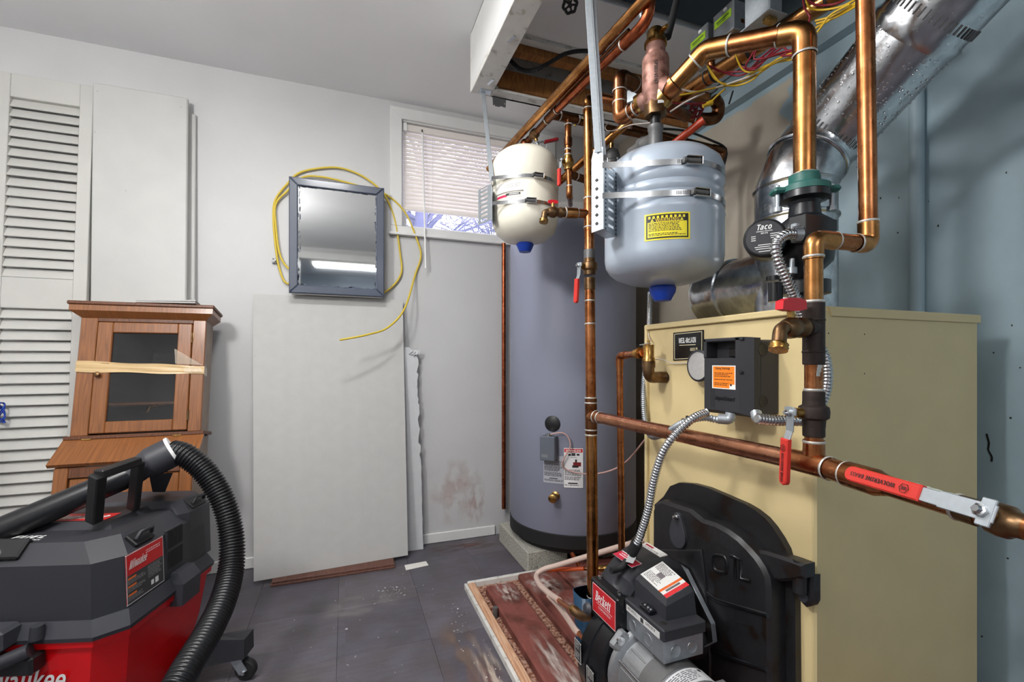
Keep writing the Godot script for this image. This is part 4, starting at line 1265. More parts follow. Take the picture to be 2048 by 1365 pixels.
func heater() -> void:
	var c := Vector3(1.088, 0.098, -2.072)
	var r := 0.315
	var t := thing("water_heater", "tall grey cylindrical water heater standing on concrete blocks in the corner", "water heater", c)
	part(t, "jacket", MB.new().lathe([Vector2(r - 0.004, 0.088), Vector2(r, 0.094), Vector2(r, 1.535), Vector2(r - 0.003, 1.54)], c, Vector3.UP, 64), M.heater)
	part(t, "base_ring", MB.new().lathe([Vector2(0, 0.0), Vector2(r - 0.03, 0.0), Vector2(r - 0.022, 0.02), Vector2(r - 0.006, 0.026), Vector2(r + 0.003, 0.032), Vector2(r + 0.003, 0.088), Vector2(r - 0.004, 0.092)], c, Vector3.UP, 64), M.rubber)
	part(t, "top_cap", MB.new().lathe([Vector2(r + 0.003, 1.532), Vector2(r + 0.004, 1.565), Vector2(r - 0.02, 1.58), Vector2(0, 1.585)], c, Vector3.UP, 64), M.greyboard)
	part(t, "port_ring", MB.new().lathe([Vector2(0.05, 1.575), Vector2(0.055, 1.6), Vector2(0.03, 1.605), Vector2(0.028, 1.66), Vector2(0, 1.66)], c + Vector3(0.03, 0, 0.16), Vector3.UP, 20), M.iron)
	var q := on_cyl(1105, 848, c, r)
	var out := Vector3(q.x - c.x, 0, q.z - c.z).normalized()
	part(t, "port_cover", MB.new().lathe([Vector2(0.036, 0), Vector2(0.036, 0.003), Vector2(0.032, 0.006), Vector2(0, 0.007)], q - out * 0.001, out, 28), M.black)
	q = on_cyl(1101, 895, c, r)
	out = Vector3(q.x - c.x, 0, q.z - c.z).normalized()
	var side := Vector3.UP.cross(out)
	var bx := Basis(side, Vector3.UP, out)
	part(t, "thermostat", MB.new().box(q + out * 0.02, Vector3(0.07, 0.107, 0.045), 0.003, bx), M.heater_box)
	sheet(t, "maker_plate", q + out * 0.0425 - side * 0.012 + Vector3(0, -0.032, 0), side, Vector3.UP, 0.03, 0.013, M.grey_metal)
	part(t, "conduit_nut", MB.new().lathe([Vector2(0.014, 0), Vector2(0.014, 0.012), Vector2(0, 0.012)], q + out * 0.022 + Vector3(0, 0.053, 0), Vector3.UP, 6), M.chrome)
	var black := c8(40, 40, 42)
	var pm := print_mat(128, 160, c8(172, 174, 182), [[70, 8, 20, 20, black], [6, 30, 116, 30, black, 6], [6, 62, 116, 34, black, 6], [6, 98, 116, 24, black, 6], [40, 130, 50, 5, black], [6, 140, 116, 16, black, 6]])
	var a0 := cyl_angle(on_cyl(1087, 940, c, r), c)
	var a1 := cyl_angle(on_cyl(1128, 940, c, r), c)
	var yb := on_cyl(1107, 967, c, r).y
	var yt := on_cyl(1107, 912, c, r).y
	wrap_patch(t, "rating_label", c, r + 0.0006, a0, a1, yb, yt, pm)
	var dm := print_mat(128, 256, c8(226, 226, 228), [[0, 0, 128, 2, black], [0, 254, 128, 2, black], [0, 0, 2, 256, black], [126, 0, 2, 256, black], [6, 8, 116, 22, c8(206, 40, 44)], [30, 40, 18, 12, black], [52, 34, 24, 18, black], [84, 38, 18, 12, black], [44, 60, 40, 4, c8(150, 150, 150)], [74, 74, 12, 30, black], [62, 92, 50, 26, c8(120, 30, 34)], [56, 112, 40, 14, black], [8, 140, 112, 40, black, 8], [8, 184, 112, 30, black, 8], [30, 222, 60, 8, black], [8, 236, 112, 14, black, 8]])
	a0 = cyl_angle(on_cyl(1127, 935, c, r), c)
	a1 = cyl_angle(on_cyl(1167, 935, c, r), c)
	yb = on_cyl(1147, 977, c, r).y
	yt = on_cyl(1147, 896, c, r).y
	wrap_patch(t, "danger_label", c, r + 0.0012, a0, a1, yb, yt, dm)
	var am := (a0 + a1) * 0.5
	letters(t, "DANGER", Vector3.ZERO, Vector3.RIGHT, Vector3.UP, 0.066, M.white, {"height": 0.009, "centre": c, "bend": func(x: float, y: float, _l: float) -> Vector3: return Vector3(c.x + sin(am + x / r) * (r + 0.0022), yt - 0.0135 + y, c.z + cos(am + x / r) * (r + 0.0022))})
	q = on_cyl(1111, 992, c, r)
	out = Vector3(q.x - c.x, 0, q.z - c.z).normalized()
	part(t, "drain_valve", MB.new().lathe([Vector2(0.02, -0.005), Vector2(0.02, 0.006), Vector2(0.013, 0.01), Vector2(0.013, 0.03), Vector2(0.019, 0.032), Vector2(0.019, 0.052), Vector2(0.014, 0.055), Vector2(0, 0.055)], q, out, 12), M.brass)
	# sensor wire to the boiler
	var w0 := q + Vector3(0, 0.29, 0)
	w0 = on_cyl(1101, 868, c, r) + out * 0.03
	single("thermostat_wire", MB.new().tube(curve([w0, on_cyl(1130, 866, c, r) + out * 0.02, on_cyl(1143, 890, c, r) + out * 0.02, on_cyl(1126, 928, c, r) + out * 0.015, on_cyl(1150, 943, c, r) + out * 0.02, pt(1195, 948, 1.75), pt(1245, 930, 1.6), pt(1292, 878, 1.48)], 0.01), 0.0032, 8), M.wire_pink, "thin pinkish thermostat wire looping from the grey water heater", "wire")
	# blocks under it
	single("concrete_block", MB.new().span(Vector3(0.772, 0.001, -2.30), Vector3(0.972, 0.0975, -1.895), 0.003), M.block, "pale concrete block under the left of the water heater", "block")
	single("concrete_block", MB.new().span(Vector3(1.17, 0.001, -2.30), Vector3(1.37, 0.0975, -1.895), 0.003), M.block, "concrete block under the right of the water heater, in shade", "block")

# a worm-drive band round a tank: ring at height y, radius r, the screw at angle sa, standing off to the bracket at pull
func band_clamp(label: String, c: Vector3, r: float, y: float, wide: float, sa: float, pull: Vector3, pulled := true) -> void:
	var t := thing("band_clamp", label, "clamp", Vector3(c.x, y, c.z))
	var mb := MB.new()
	var rows := []
	var n := 72
	var pa := cyl_angle(pull, c)
	var pr := Vector2(pull.x - c.x, pull.z - c.z).length()
	var reach := acos(clampf(r / pr, -1, 1))
	for k in n:
		var a := TAU * k / n
		var d := absf(wrapf(a - pa, -PI, PI))
		var rr := r + 0.0012
		if pulled and d < reach:
			rr = maxf(rr, r / cos(reach - d) + 0.001)
		rows.append([Vector3(c.x + sin(a) * rr, y, c.z + cos(a) * rr), Vector3(sin(a), 0, cos(a))])
	for k in n:
		var p = rows[k]
		var q = rows[(k + 1) % n]
		var lo := Vector3(0, -wide * 0.5, 0)
		var hi := Vector3(0, wide * 0.5, 0)
		mb.quadn(p[0] + lo, q[0] + lo, q[0] + hi, p[0] + hi, p[1], q[1], q[1], p[1])
		mb.quad(p[0] + hi, q[0] + hi, q[0] + hi - q[1] * 0.0012, p[0] + hi - p[1] * 0.0012, Vector3.UP)
		mb.quad(p[0] + lo, q[0] + lo, q[0] + lo - q[1] * 0.0012, p[0] + lo - p[1] * 0.0012, Vector3.DOWN)
	part(t, "band", mb, M.steel)
	var th := MB.new()
	var a := sa - 0.08
	var stop := sa - 1.9
	while a > stop:
		var o := Vector3(sin(a), 0, cos(a))
		var d := absf(wrapf(a - pa, -PI, PI))
		if d > reach:
			th.box(Vector3(c.x, y, c.z) + o * (r + 0.0014), Vector3(0.0016, wide * 0.62, 0.0012), 0.0, Basis(Vector3.UP, a))
		a -= 0.0055 / r * 0.7
	part(t, "screw_thread", th, M.iron_grey).set_meta("kind", "stuff")
	var o := Vector3(sin(sa), 0, cos(sa))
	var s := Vector3(cos(sa), 0, -sin(sa))
	var p := Vector3(c.x, y, c.z) + o * (r + 0.007)
	var hw := wide * 1.25
	var bx := Basis(s, Vector3.UP, o)
	var h := MB.new()
	for e in [[Vector3(0, wide * 0.62, 0), Vector3(hw * 2.2, wide * 0.14, 0.013)], [Vector3(0, -wide * 0.62, 0), Vector3(hw * 2.2, wide * 0.14, 0.013)], [Vector3(hw * 1.1, 0, 0), Vector3(wide * 0.14, wide * 1.3, 0.013)], [Vector3(0, 0, -0.005), Vector3(hw * 2.2, wide * 1.2, 0.002)]]:
		h.box(p + bx * e[0], e[1], 0.0008, bx)
	part(t, "screw_housing", h, M.chrome)
	part(t, "screw", MB.new().tube([p - s * hw * 1.0, p + s * hw * 0.9], wide * 0.4, 10).lathe([Vector2(0, 0), Vector2(wide * 0.5, 0), Vector2(wide * 0.5, wide * 0.45), Vector2(0, wide * 0.5)], p - s * hw * 1.1, -s, 6), M.iron_grey)

func cream_tank() -> void:
	var c := pt(1050, 722, 1.7)
	var b := 1.392
	var r := 0.124
	c.y = b
	var t := thing("expansion_tank", "small cream expansion tank strapped to a bracket beside the window", "tank", Vector3(c.x, b - 0.03, c.z))
	var f := Vector3(c.x, b, c.z)
	part(t, "shell", MB.new().lathe([Vector2(0.0, 0.006), Vector2(0.04, 0.010), Vector2(0.08, 0.022), Vector2(0.108, 0.045), Vector2(r - 0.003, 0.075), Vector2(r, 0.098), Vector2(r, 0.197), Vector2(r - 0.0025, 0.2), Vector2(r - 0.0025, 0.203), Vector2(r, 0.206), Vector2(r, 0.288), Vector2(r - 0.004, 0.306), Vector2(r - 0.014, 0.325), Vector2(r - 0.034, 0.342), Vector2(0.06, 0.354), Vector2(0.03, 0.36), Vector2(0.0, 0.362)], f, Vector3.UP, 56), M.cream)
	part(t, "valve_cap", MB.new().lathe([Vector2(0, -0.022), Vector2(0.021, -0.022), Vector2(0.026, -0.012), Vector2(0.033, 0.004), Vector2(0.03, 0.012), Vector2(0, 0.012)], f, Vector3.UP, 24), M.bluecap)
	var a0 := cyl_angle(on_cyl(993, 400, c, r), c)
	var a1 := cyl_angle(on_cyl(1047, 400, c, r), c)
	wrap_patch(t, "label", c, r + 0.0005, a0, a1, 1.552, 1.59, print_mat(256, 96, c8(226, 224, 218), [[120, 20, 120, 36, c8(120, 116, 110), 9], [0, 84, 256, 12, c8(120, 116, 110)]]))
	wrap_patch(t, "swoosh", c, r + 0.0009, a0, lerpf(a0, a1, 0.92), 1.535, 1.552, print_mat(128, 32, c8(216, 212, 196), [[6, 10, 60, 16, c8(184, 32, 80)], [60, 4, 66, 16, c8(40, 38, 40)], [76, 9, 44, 5, c8(210, 208, 204)]]))
	var pull := pt(983, 390, 1.60)
	pull.y = 0
	for k in 2:
		var py: float = [353.0, 404.0][k]
		var y := on_cyl(1025, py, c, r).y
		var sa := cyl_angle(on_cyl([1076, 1062][k], py, c, r), c)
		band_clamp(["steel band clamp round the top of the cream tank", "steel band clamp round the middle of the cream tank"][k], c, r, y, 0.0125, sa, pull)
	# hanger and perforated bracket
	var h := thing("tank_bracket", "dark perforated steel bracket hung on a thin strut beside the cream tank", "bracket", pt(972, 440, 1.62))
	var top := pt(966, 183, 1.842)
	top.y = LOW
	var low := pt(984, 362, 1.625)
	var s := (pt(990, 362, 1.625) - pt(975, 362, 1.625)).normalized()
	part(h, "strut", MB.new().bar(top, low, 0.016, 0.003, s, 0.0008).bar(top + s * 0.007 + Vector3(0, 0, -0.006), low + s * 0.007 + Vector3(0, 0, -0.006), 0.003, 0.014, s), M.zinc)
	part(h, "hanger_tab", MB.new().box(top + Vector3(0.01, -0.002, 0.0), Vector3(0.05, 0.004, 0.03), 0.001), M.zinc)
	var e := pt(983, 400, 1.60)
	var l := pt(957, 400, 1.66)
	var rr := pt(987, 400, 1.66)
	perforated(h, e, l, 1.60 * (722 - 362) / FPX + EYE.y - 0.01, 1.60 * (722 - 440) / FPX + EYE.y, 8, false)
	perforated(h, e, rr, 1.60 * (722 - 366) / FPX + EYE.y - 0.01, 1.60 * (722 - 440) / FPX + EYE.y, 8, true)

# one leg of a perforated angle: a plate from the corner e out to w, between two heights, with slots cut right through
func perforated(parent: Node, e: Vector3, w: Vector3, y1: float, y0: float, n: int, dots: bool) -> void:
	var d := Vector3(w.x - e.x, 0, w.z - e.z)
	var wide := d.length()
	d = d.normalized()
	var nn := d.cross(Vector3.UP).normalized()
	if nn.dot(Vector3(EYE.x - e.x, 0, EYE.z - e.z)) < 0: nn = -nn
	var o := Vector3(e.x, 0, e.z)
	var bs := Basis(d, Vector3.UP, nn)
	var add := func(mb: MB, x0: float, x1: float, a: float, b: float) -> void:
		mb.box(o + d * (x0 + x1) * 0.5 + Vector3(0, (a + b) * 0.5, 0), Vector3(x1 - x0, b - a, 0.002), 0.0, bs)
	var mb := MB.new()
	var m0 := wide * (0.28 if not dots else 0.34)
	var m1 := wide * (0.84 if not dots else 0.72)
	add.call(mb, 0.0, m0, y0, y1)
	add.call(mb, m1, wide, y0, y1)
	var st := (y1 - y0) / n
	for k in n:
		add.call(mb, m0, m1, y0 + st * k, y0 + st * (k + (0.42 if not dots else 0.62)))
	add.call(mb, m0, m1, y1 - st * 0.12, y1)
	part(parent, "perforated_plate", mb, M.zinc)
	if dots:
		var h := MB.new()
		for k in n * 2:
			for x in [wide * 0.16, wide * 0.88]:
				h.lathe([Vector2(wide * 0.045, 0), Vector2(0, 0.0002)], o + d * x + Vector3(0, y0 + st * 0.5 * (k + 0.4), 0) + nn * 0.0011, nn, 6)
		part(parent, "bolt_hole", h, M.ink).set_meta("kind", "stuff")

func grey_tank() -> void:
	var c := pt(1325, 722, 1.25)
	var r := 0.156
	c.y = 1.165
	var t := thing("expansion_tank", "large blue grey expansion tank with a yellow warning label above the boiler", "tank", Vector3(c.x, 1.13, c.z))
	var f := Vector3(c.x, 0, c.z)
	part(t, "shell", MB.new().lathe([Vector2(0, 1.166), Vector2(0.03, 1.167), Vector2(0.09, 1.178), Vector2(0.128, 1.193), Vector2(r - 0.012, 1.207), Vector2(r - 0.003, 1.222), Vector2(r, 1.24), Vector2(r, 1.338), Vector2(r + 0.002, 1.343), Vector2(r, 1.349), Vector2(r - 0.002, 1.375), Vector2(r - 0.006, 1.384), Vector2(r - 0.001, 1.393), Vector2(r - 0.001, 1.402), Vector2(r - 0.006, 1.41), Vector2(r - 0.001, 1.42), Vector2(r, 1.428), Vector2(r, 1.468), Vector2(r - 0.007, 1.487), Vector2(r - 0.03, 1.508), Vector2(0.08, 1.527), Vector2(0.03, 1.534), Vector2(0, 1.534)], f, Vector3.UP, 72), M.bluegrey)
	part(t, "valve_cap", MB.new().lathe([Vector2(0, 1.128), Vector2(0.022, 1.128), Vector2(0.034, 1.15), Vector2(0.036, 1.162), Vector2(0.03, 1.17), Vector2(0, 1.17)], f, Vector3.UP, 24), M.bluecap)
	# warning label
	var a0 := cyl_angle(on_cyl(1289, 455, c, r), c)
	var a1 := cyl_angle(on_cyl(1380, 450, c, r), c)
	var am := (a0 + a1) * 0.5
	var y0 := on_cyl(1334, 479, c, r).y
	var y1 := on_cyl(1334, 425, c, r).y
	var ye := c8(238, 222, 48)
	var bk := c8(34, 28, 24)
	var cmds := [[10, 8, 236, 128, bk], [18, 46, 220, 82, ye], [24, 52, 206, 24, bk, 8], [24, 76, 206, 30, bk, 8], [24, 108, 206, 20, bk, 8]]
	for k in 9:
		cmds.append([22 + k * 24, 14, 13, 14, ye])
	for x in [44, 208]:
		for k in 20:
			cmds.append([x - k / 2, 24 + k, maxi(1, k), 1, ye])
		for k in 13:
			cmds.append([x - k / 2 + 1, 29 + k, maxi(1, k - 1), 1, bk if absi(k - 7) < 6 and k < 2 else ye])
		cmds.append([x, 30, 2, 8, bk])
		cmds.append([x, 40, 2, 2, bk])
	wrap_patch(t, "warning_label", c, r + 0.0006, a0, a1, y0, y1, print_mat(256, 144, ye, cmds), 14)
	var yc := lerpf(y0, y1, 0.745)
	letters(t, "WARNING", Vector3.ZERO, Vector3.RIGHT, Vector3.UP, 0.055, M.yellow, {"height": 0.0085, "centre": f, "bend": func(x: float, y: float, _l: float) -> Vector3: return Vector3(f.x + sin(am + x / r) * (r + 0.0012), yc + y, f.z + cos(am + x / r) * (r + 0.0012))})
	var pull := pt(1205, 385, 1.115)
	pull.y = 0
	for k in 2:
		var y: float = [1.443, 1.368][k]
		var sa := cyl_angle(on_cyl([1385, 1400][k], [342, 399][k], c, r), c)
		band_clamp(["wide steel band clamp round the top of the blue grey tank", "wide steel band clamp round the middle of the blue grey tank"][k], c, r, y, 0.0145, sa, pull)
	var h := thing("tank_bracket", "galvanised perforated bracket on a long strut left of the blue grey tank", "bracket", pt(1205, 458, 1.12))
	var e := pt(1206, 400, 1.115)
	var l := pt(1183, 400, 1.135)
	var rr := pt(1234, 400, 1.185)
	var yt := EYE.y + 1.115 * (722 - 318) / FPX
	var yb := EYE.y + 1.115 * (722 - 458) / FPX
	# white-lit face with knock-out marks, blue-grey face with slots
	var d := Vector3(l.x - e.x, 0, l.z - e.z).normalized()
	var nn := Vector3.UP.cross(d).normalized()
	if nn.dot(EYE - e) < 0: nn = -nn
	var bs := Basis(d, Vector3.UP, nn)
	var w := Vector3(l.x - e.x, 0, l.z - e.z).length()
	var pl := PackedVector2Array([Vector2(0, yb), Vector2(w, yb - 0.004), Vector2(w, yt + 0.006), Vector2(w * 0.8, yt + 0.03), Vector2(0, yt + 0.03)])
	part(h, "front_plate", MB.new().prism(pl, Transform3D(Basis(d, Vector3.UP, d.cross(Vector3.UP)), Vector3(e.x, 0, e.z)), 0.002), M.zinc)
	var holes := MB.new()
	for k in 13:
		for x in [0.16, 0.84]:
			holes.lathe([Vector2(0.0011, 0), Vector2(0, 0.0002)], Vector3(e.x, yb + 0.012 + k * 0.0135, e.z) + d * w * x + nn * 0.0024, nn, 6)
	for k in 6:
		holes.box(Vector3(e.x, yb + 0.016 + k * 0.0215, e.z) + d * w * 0.52 + nn * 0.0024, Vector3(0.0075, 0.0055, 0.0004), 0.0, bs * Basis(Vector3.BACK, -0.6))
	part(h, "bolt_hole", holes, M.ink).set_meta("kind", "stuff")
	perforated(h, e, rr, yt - 0.005, yb, 8, true)
	part(h, "bottom_plate", slab4([Vector3(e.x, yb + 0.002, e.z), Vector3(rr.x, yb + 0.002, rr.z), Vector3(rr.x + l.x - e.x, yb + 0.002, rr.z + l.z - e.z), Vector3(l.x, yb + 0.002, l.z)], 0.002), M.zinc)
	var s0 := pt(1199, 305, 1.118)
	var s1 := pt(1178, -20, 1.19)
	s1 = s0 + (s1 - s0) * ((2.2 - s0.y) / (s1.y - s0.y))
	var sd := (pt(1210, 300, 1.118) - pt(1190, 300, 1.125)).normalized()
	var sn := sd.cross((s1 - s0).normalized())
	if sn.z < 0: sn = -sn
	part(h, "strut", MB.new().bar(s0 - sd * 0.004, s1 - sd * 0.004, 0.016, 0.0025, sd, 0.0006).bar(s0 + sd * 0.006 - sn * 0.006, s1 + sd * 0.006 - sn * 0.006, 0.0025, 0.014, sd).bar(s0 + sd * 0.0105 - sn * 0.011, s1 + sd * 0.0105 - sn * 0.011, 0.009, 0.0025, sd), M.zinc)


# ---------------------------------------------------------------- the boiler, its burner and controls
const BX := 0.88      # front of the boiler, facing -x
const BZ := -0.642    # its right flank, facing the viewer

func on_front(px: float, py: float, off := 0.0) -> Vector2:
	var q := on_x(px, py, BX - off)
	return Vector2(q.z, maxf(q.y, 0.07))

# outline traced on a plane parallel to the front, made into a body between two planes
func front_body(poly: Array, off: float, deep: float, bev := 0.0) -> MB:
	var p := PackedVector2Array()
	for q in poly:
		p.append(on_front(q[0], q[1], off))
	# o's x runs along +z of the room, y up, z towards -x
	return MB.new().prism(p, Transform3D(Basis(Vector3.BACK, Vector3.UP, Vector3.LEFT), Vector3(BX - off + deep, 0, 0)), deep, bev)

func boiler() -> void:
	var b := thing("boiler", "tan oil boiler cabinet with a black cast iron door", "boiler", Vector3(1.16, 0.06, -0.91))
	var x1 := 1.438
	var zb := -1.182
	part(b, "front_panel", MB.new().span(Vector3(BX, 0.06, zb + 0.012), Vector3(BX + 0.03, 1.058, BZ - 0.006), 0.002), M.tan)
	part(b, "side_panel", MB.new().span(Vector3(BX + 0.001, 0.06, BZ - 0.03), Vector3(x1 - 0.004, 1.068, BZ), 0.004), M.olive, false, "right flank, its tan darkened for shade")
	part(b, "side_panel", MB.new().span(Vector3(BX - 0.010, 0.06, zb), Vector3(x1 - 0.004, 1.068, zb + 0.012), 0.003), M.tan)
	part(b, "back_panel", MB.new().span(Vector3(x1 - 0.03, 0.06, zb), Vector3(x1 - 0.004, 1.06, BZ - 0.03), 0.002), M.olive)
	var lid := MB.new().span(Vector3(BX - 0.010, 1.062, zb), Vector3(x1, 1.0735, BZ), 0.003)
	lid.span(Vector3(BX - 0.010, 1.058, zb), Vector3(BX + 0.003, 1.07, BZ), 0.002)
	part(b, "lid", lid, M.tan)
	part(b, "lid_flange", MB.new().prism(PackedVector2Array([Vector2(BX + 0.034, 1.073), Vector2(x1, 1.073), Vector2(x1, 1.0535), Vector2(BX + 0.043, 1.0535)]), Transform3D(Basis(), Vector3(0, 0, BZ)), 0.004, 0.001), M.olive)
	part(b, "base_frame", MB.new().span(Vector3(BX + 0.01, 0.051, zb + 0.02), Vector3(x1 - 0.02, 0.075, BZ - 0.02)), M.iron)
	var sc := MB.new()
	for q in [[1729, 669], [1729, 748], [1657, 667]]:
		sc.lathe([Vector2(0.0018, 0), Vector2(0, 0.0008)], on_z(q[0], q[1], BZ), Vector3.BACK, 8)
	part(b, "screw_hole", sc, M.ink).set_meta("kind", "stuff")
	# name plate
	var np := [[1346, 666], [1406, 660], [1406, 718], [1346, 722]]
	part(b, "name_plate", front_body(np, 0.004, 0.004, 0.001), M.gloss_black)
	var br := MB.new()
	var ins := [[1349, 669], [1403.5, 663.5], [1403.5, 715.5], [1349, 719]]
	for k in 4:
		var p := on_front(ins[k][0], ins[k][1], 0.0045)
		var q := on_front(ins[(k + 1) % 4][0], ins[(k + 1) % 4][1], 0.0045)
		br.bar(Vector3(BX - 0.0043, p.y, p.x), Vector3(BX - 0.0043, q.y, q.x), 0.0016, 0.0008, Vector3(0, 1, 1).normalized())
	part(b, "plate_border", br, M.gold_ink)
	letters(b, "WEIL-McLAIN", on_x(1374.5, 681, BX - 0.004), Vector3.BACK, Vector3.UP, 0.066, M.white, {"height": 0.0145, "weight": 800})
	var ul := on_x(1374.5, 690.5, BX - 0.0045)
	part(b, "underline", MB.new().box(ul, Vector3(0.0006, 0.0018, 0.062)), M.gold_ink)
	letters(b, "GOLD", on_x(1388, 699, BX - 0.004), Vector3.BACK, Vector3.UP, 0.027, M.gold_ink, {"height": 0.0085})
	letters(b, "OIL", on_x(1391, 708, BX - 0.004), Vector3.BACK, Vector3.UP, 0.016, M.gold_ink, {"height": 0.0075})
	# cast door: a flange on the cabinet and a raised body
	var fl := [[1309, 1400], [1309, 1010], [1327, 994], [1340, 973], [1358, 966], [1385, 968], [1414, 976], [1440, 987], [1467, 999], [1490, 1009], [1510, 1021], [1530, 1037], [1545, 1055], [1560, 1078], [1572, 1100], [1580, 1130], [1590, 1172], [1592, 1400]]
	part(b, "door_flange", front_body(fl, 0.016, 0.016, 0.004), M.cast)
	var bd := [[1303, 1420], [1304, 1020], [1310, 1006], [1322, 1001], [1345, 1009], [1380, 1020], [1404, 1040], [1430, 1048], [1454, 1061], [1476, 1077], [1495, 1096], [1512, 1115], [1526, 1136], [1535, 1157], [1538, 1180], [1541, 1420]]
	var dr := front_body(bd, 0.062, 0.056, 0.008)
	var db := part(b, "burner_door", dr, M.cast)
	# embossed word and ribs
	var dx := BX - 0.062
	var o := []
	for k in 17:
		var a := TAU * k / 16.0
		o.append(on_x(1441 + 13.5 * signf(cos(a)) * pow(absf(cos(a)), 0.6), 1128 + 17.0 * signf(sin(a)) * pow(absf(sin(a)), 0.6) + 8.0 * cos(a) * 0.6, dx + 0.001))
	part(db, "cast_letter", MB.new().tube(o, 0.0052, 8, false), M.gloss_black)
	part(db, "cast_letter", MB.new().tube([on_x(1463, 1112, dx + 0.001), on_x(1480, 1119, dx + 0.001), on_x(1471, 1116, dx + 0.001), on_x(1471, 1156, dx + 0.001)], 0.0052, 8), M.gloss_black)
	part(db, "cast_letter", MB.new().tube([on_x(1482, 1120, dx + 0.001), on_x(1482, 1158, dx + 0.001), on_x(1502, 1163, dx + 0.001)], 0.0052, 8), M.gloss_black)
	for e in [[[1410, 1182], [1430, 1200], [1536, 1231]], [[1425, 1300], [1445, 1312], [1534, 1340]]]:
		var pth := []
		for q in e:
			pth.append(on_x(q[0], q[1], dx + 0.001))
		part(db, "rib", MB.new().tube(rounded(pth, 0.02), 0.006, 10), M.gloss_black)
	part(db, "centre_boss", front_body([[1318, 1450], [1318, 1100], [1402, 1100], [1410, 1170], [1420, 1320], [1420, 1450]], 0.068, 0.008, 0.003), M.cast)
	# peep hole cover
	var pc := on_x(1356, 1064, dx - 0.004)
	var cov := PackedVector2Array()
	for k in 20:
		var a := PI * 0.12 + (TAU - PI * 0.24 - PI * 0.0) * k / 19.0 + PI * 0.5 - PI * 0.12 + PI * 0.0
		cov.append(Vector2(pc.z + 0.034 * cos(a + 0.38), pc.y - 0.012 + 0.034 * sin(a + 0.38)))
	cov.append(Vector2(pc.z + 0.012, pc.y + 0.043))
	cov.append(Vector2(pc.z + 0.0, pc.y + 0.049))
	cov.append(Vector2(pc.z - 0.011, pc.y + 0.041))
	var oval := PackedVector2Array()
	for k in 24:
		var a := TAU * k / 24.0
		oval.append(Vector2(pc.z + 0.030 * cos(a), pc.y - 0.008 + 0.034 * sin(a)))
	var hull := Geometry2D.convex_hull(oval + PackedVector2Array([Vector2(pc.z + 0.010, pc.y + 0.046), Vector2(pc.z - 0.010, pc.y + 0.046), Vector2(pc.z, pc.y + 0.05)]))
	if hull[0].is_equal_approx(hull[hull.size() - 1]): hull.remove_at(hull.size() - 1)
	part(db, "peep_cover", MB.new().prism(hull, Transform3D(Basis(Vector3.BACK, Vector3.UP, Vector3.LEFT), Vector3(dx, 0, 0)), 0.008, 0.001), M.plastic_grey)
	part(db, "cover_bolt", MB.new().lathe([Vector2(0.008, 0), Vector2(0.008, 0.004), Vector2(0.006, 0.004), Vector2(0.006, 0.010), Vector2(0, 0.011)], Vector3(dx - 0.008, pc.y + 0.038, pc.z), Vector3.LEFT, 6), M.steel)
	# hinge at the right
	part(b, "hinge_arm", front_body([[1500, 1098], [1530, 1104], [1575, 1118], [1608, 1130], [1608, 1158], [1592, 1162], [1560, 1165], [1536, 1160]], 0.045, 0.03, 0.006), M.cast)
	var hp := on_x(1600, 1150, BX - 0.03)
	part(b, "hinge_pin", MB.new().tube([hp + Vector3(0, 0.03, 0), hp - Vector3(0, 0.035, 0)], 0.013, 14), M.cast)
	part(b, "hinge_lug", front_body([[1597, 1152], [1625, 1152], [1625, 1205], [1620, 1214], [1610, 1216], [1600, 1206], [1597, 1190]], 0.022, 0.022, 0.004), M.cast)
	part(b, "hinge_screw", MB.new().lathe([Vector2(0.010, 0), Vector2(0.009, 0.003), Vector2(0, 0.004)], on_x(1607, 1196, BX - 0.022), Vector3.LEFT, 16), M.plastic_grey)
	part(b, "door_bolt", MB.new().lathe([Vector2(0.011, 0), Vector2(0.011, 0.008), Vector2(0.006, 0.008), Vector2(0.006, 0.02), Vector2(0, 0.02)], on_x(1303, 1111, BX - 0.004), Vector3.LEFT, 6), M.steel)

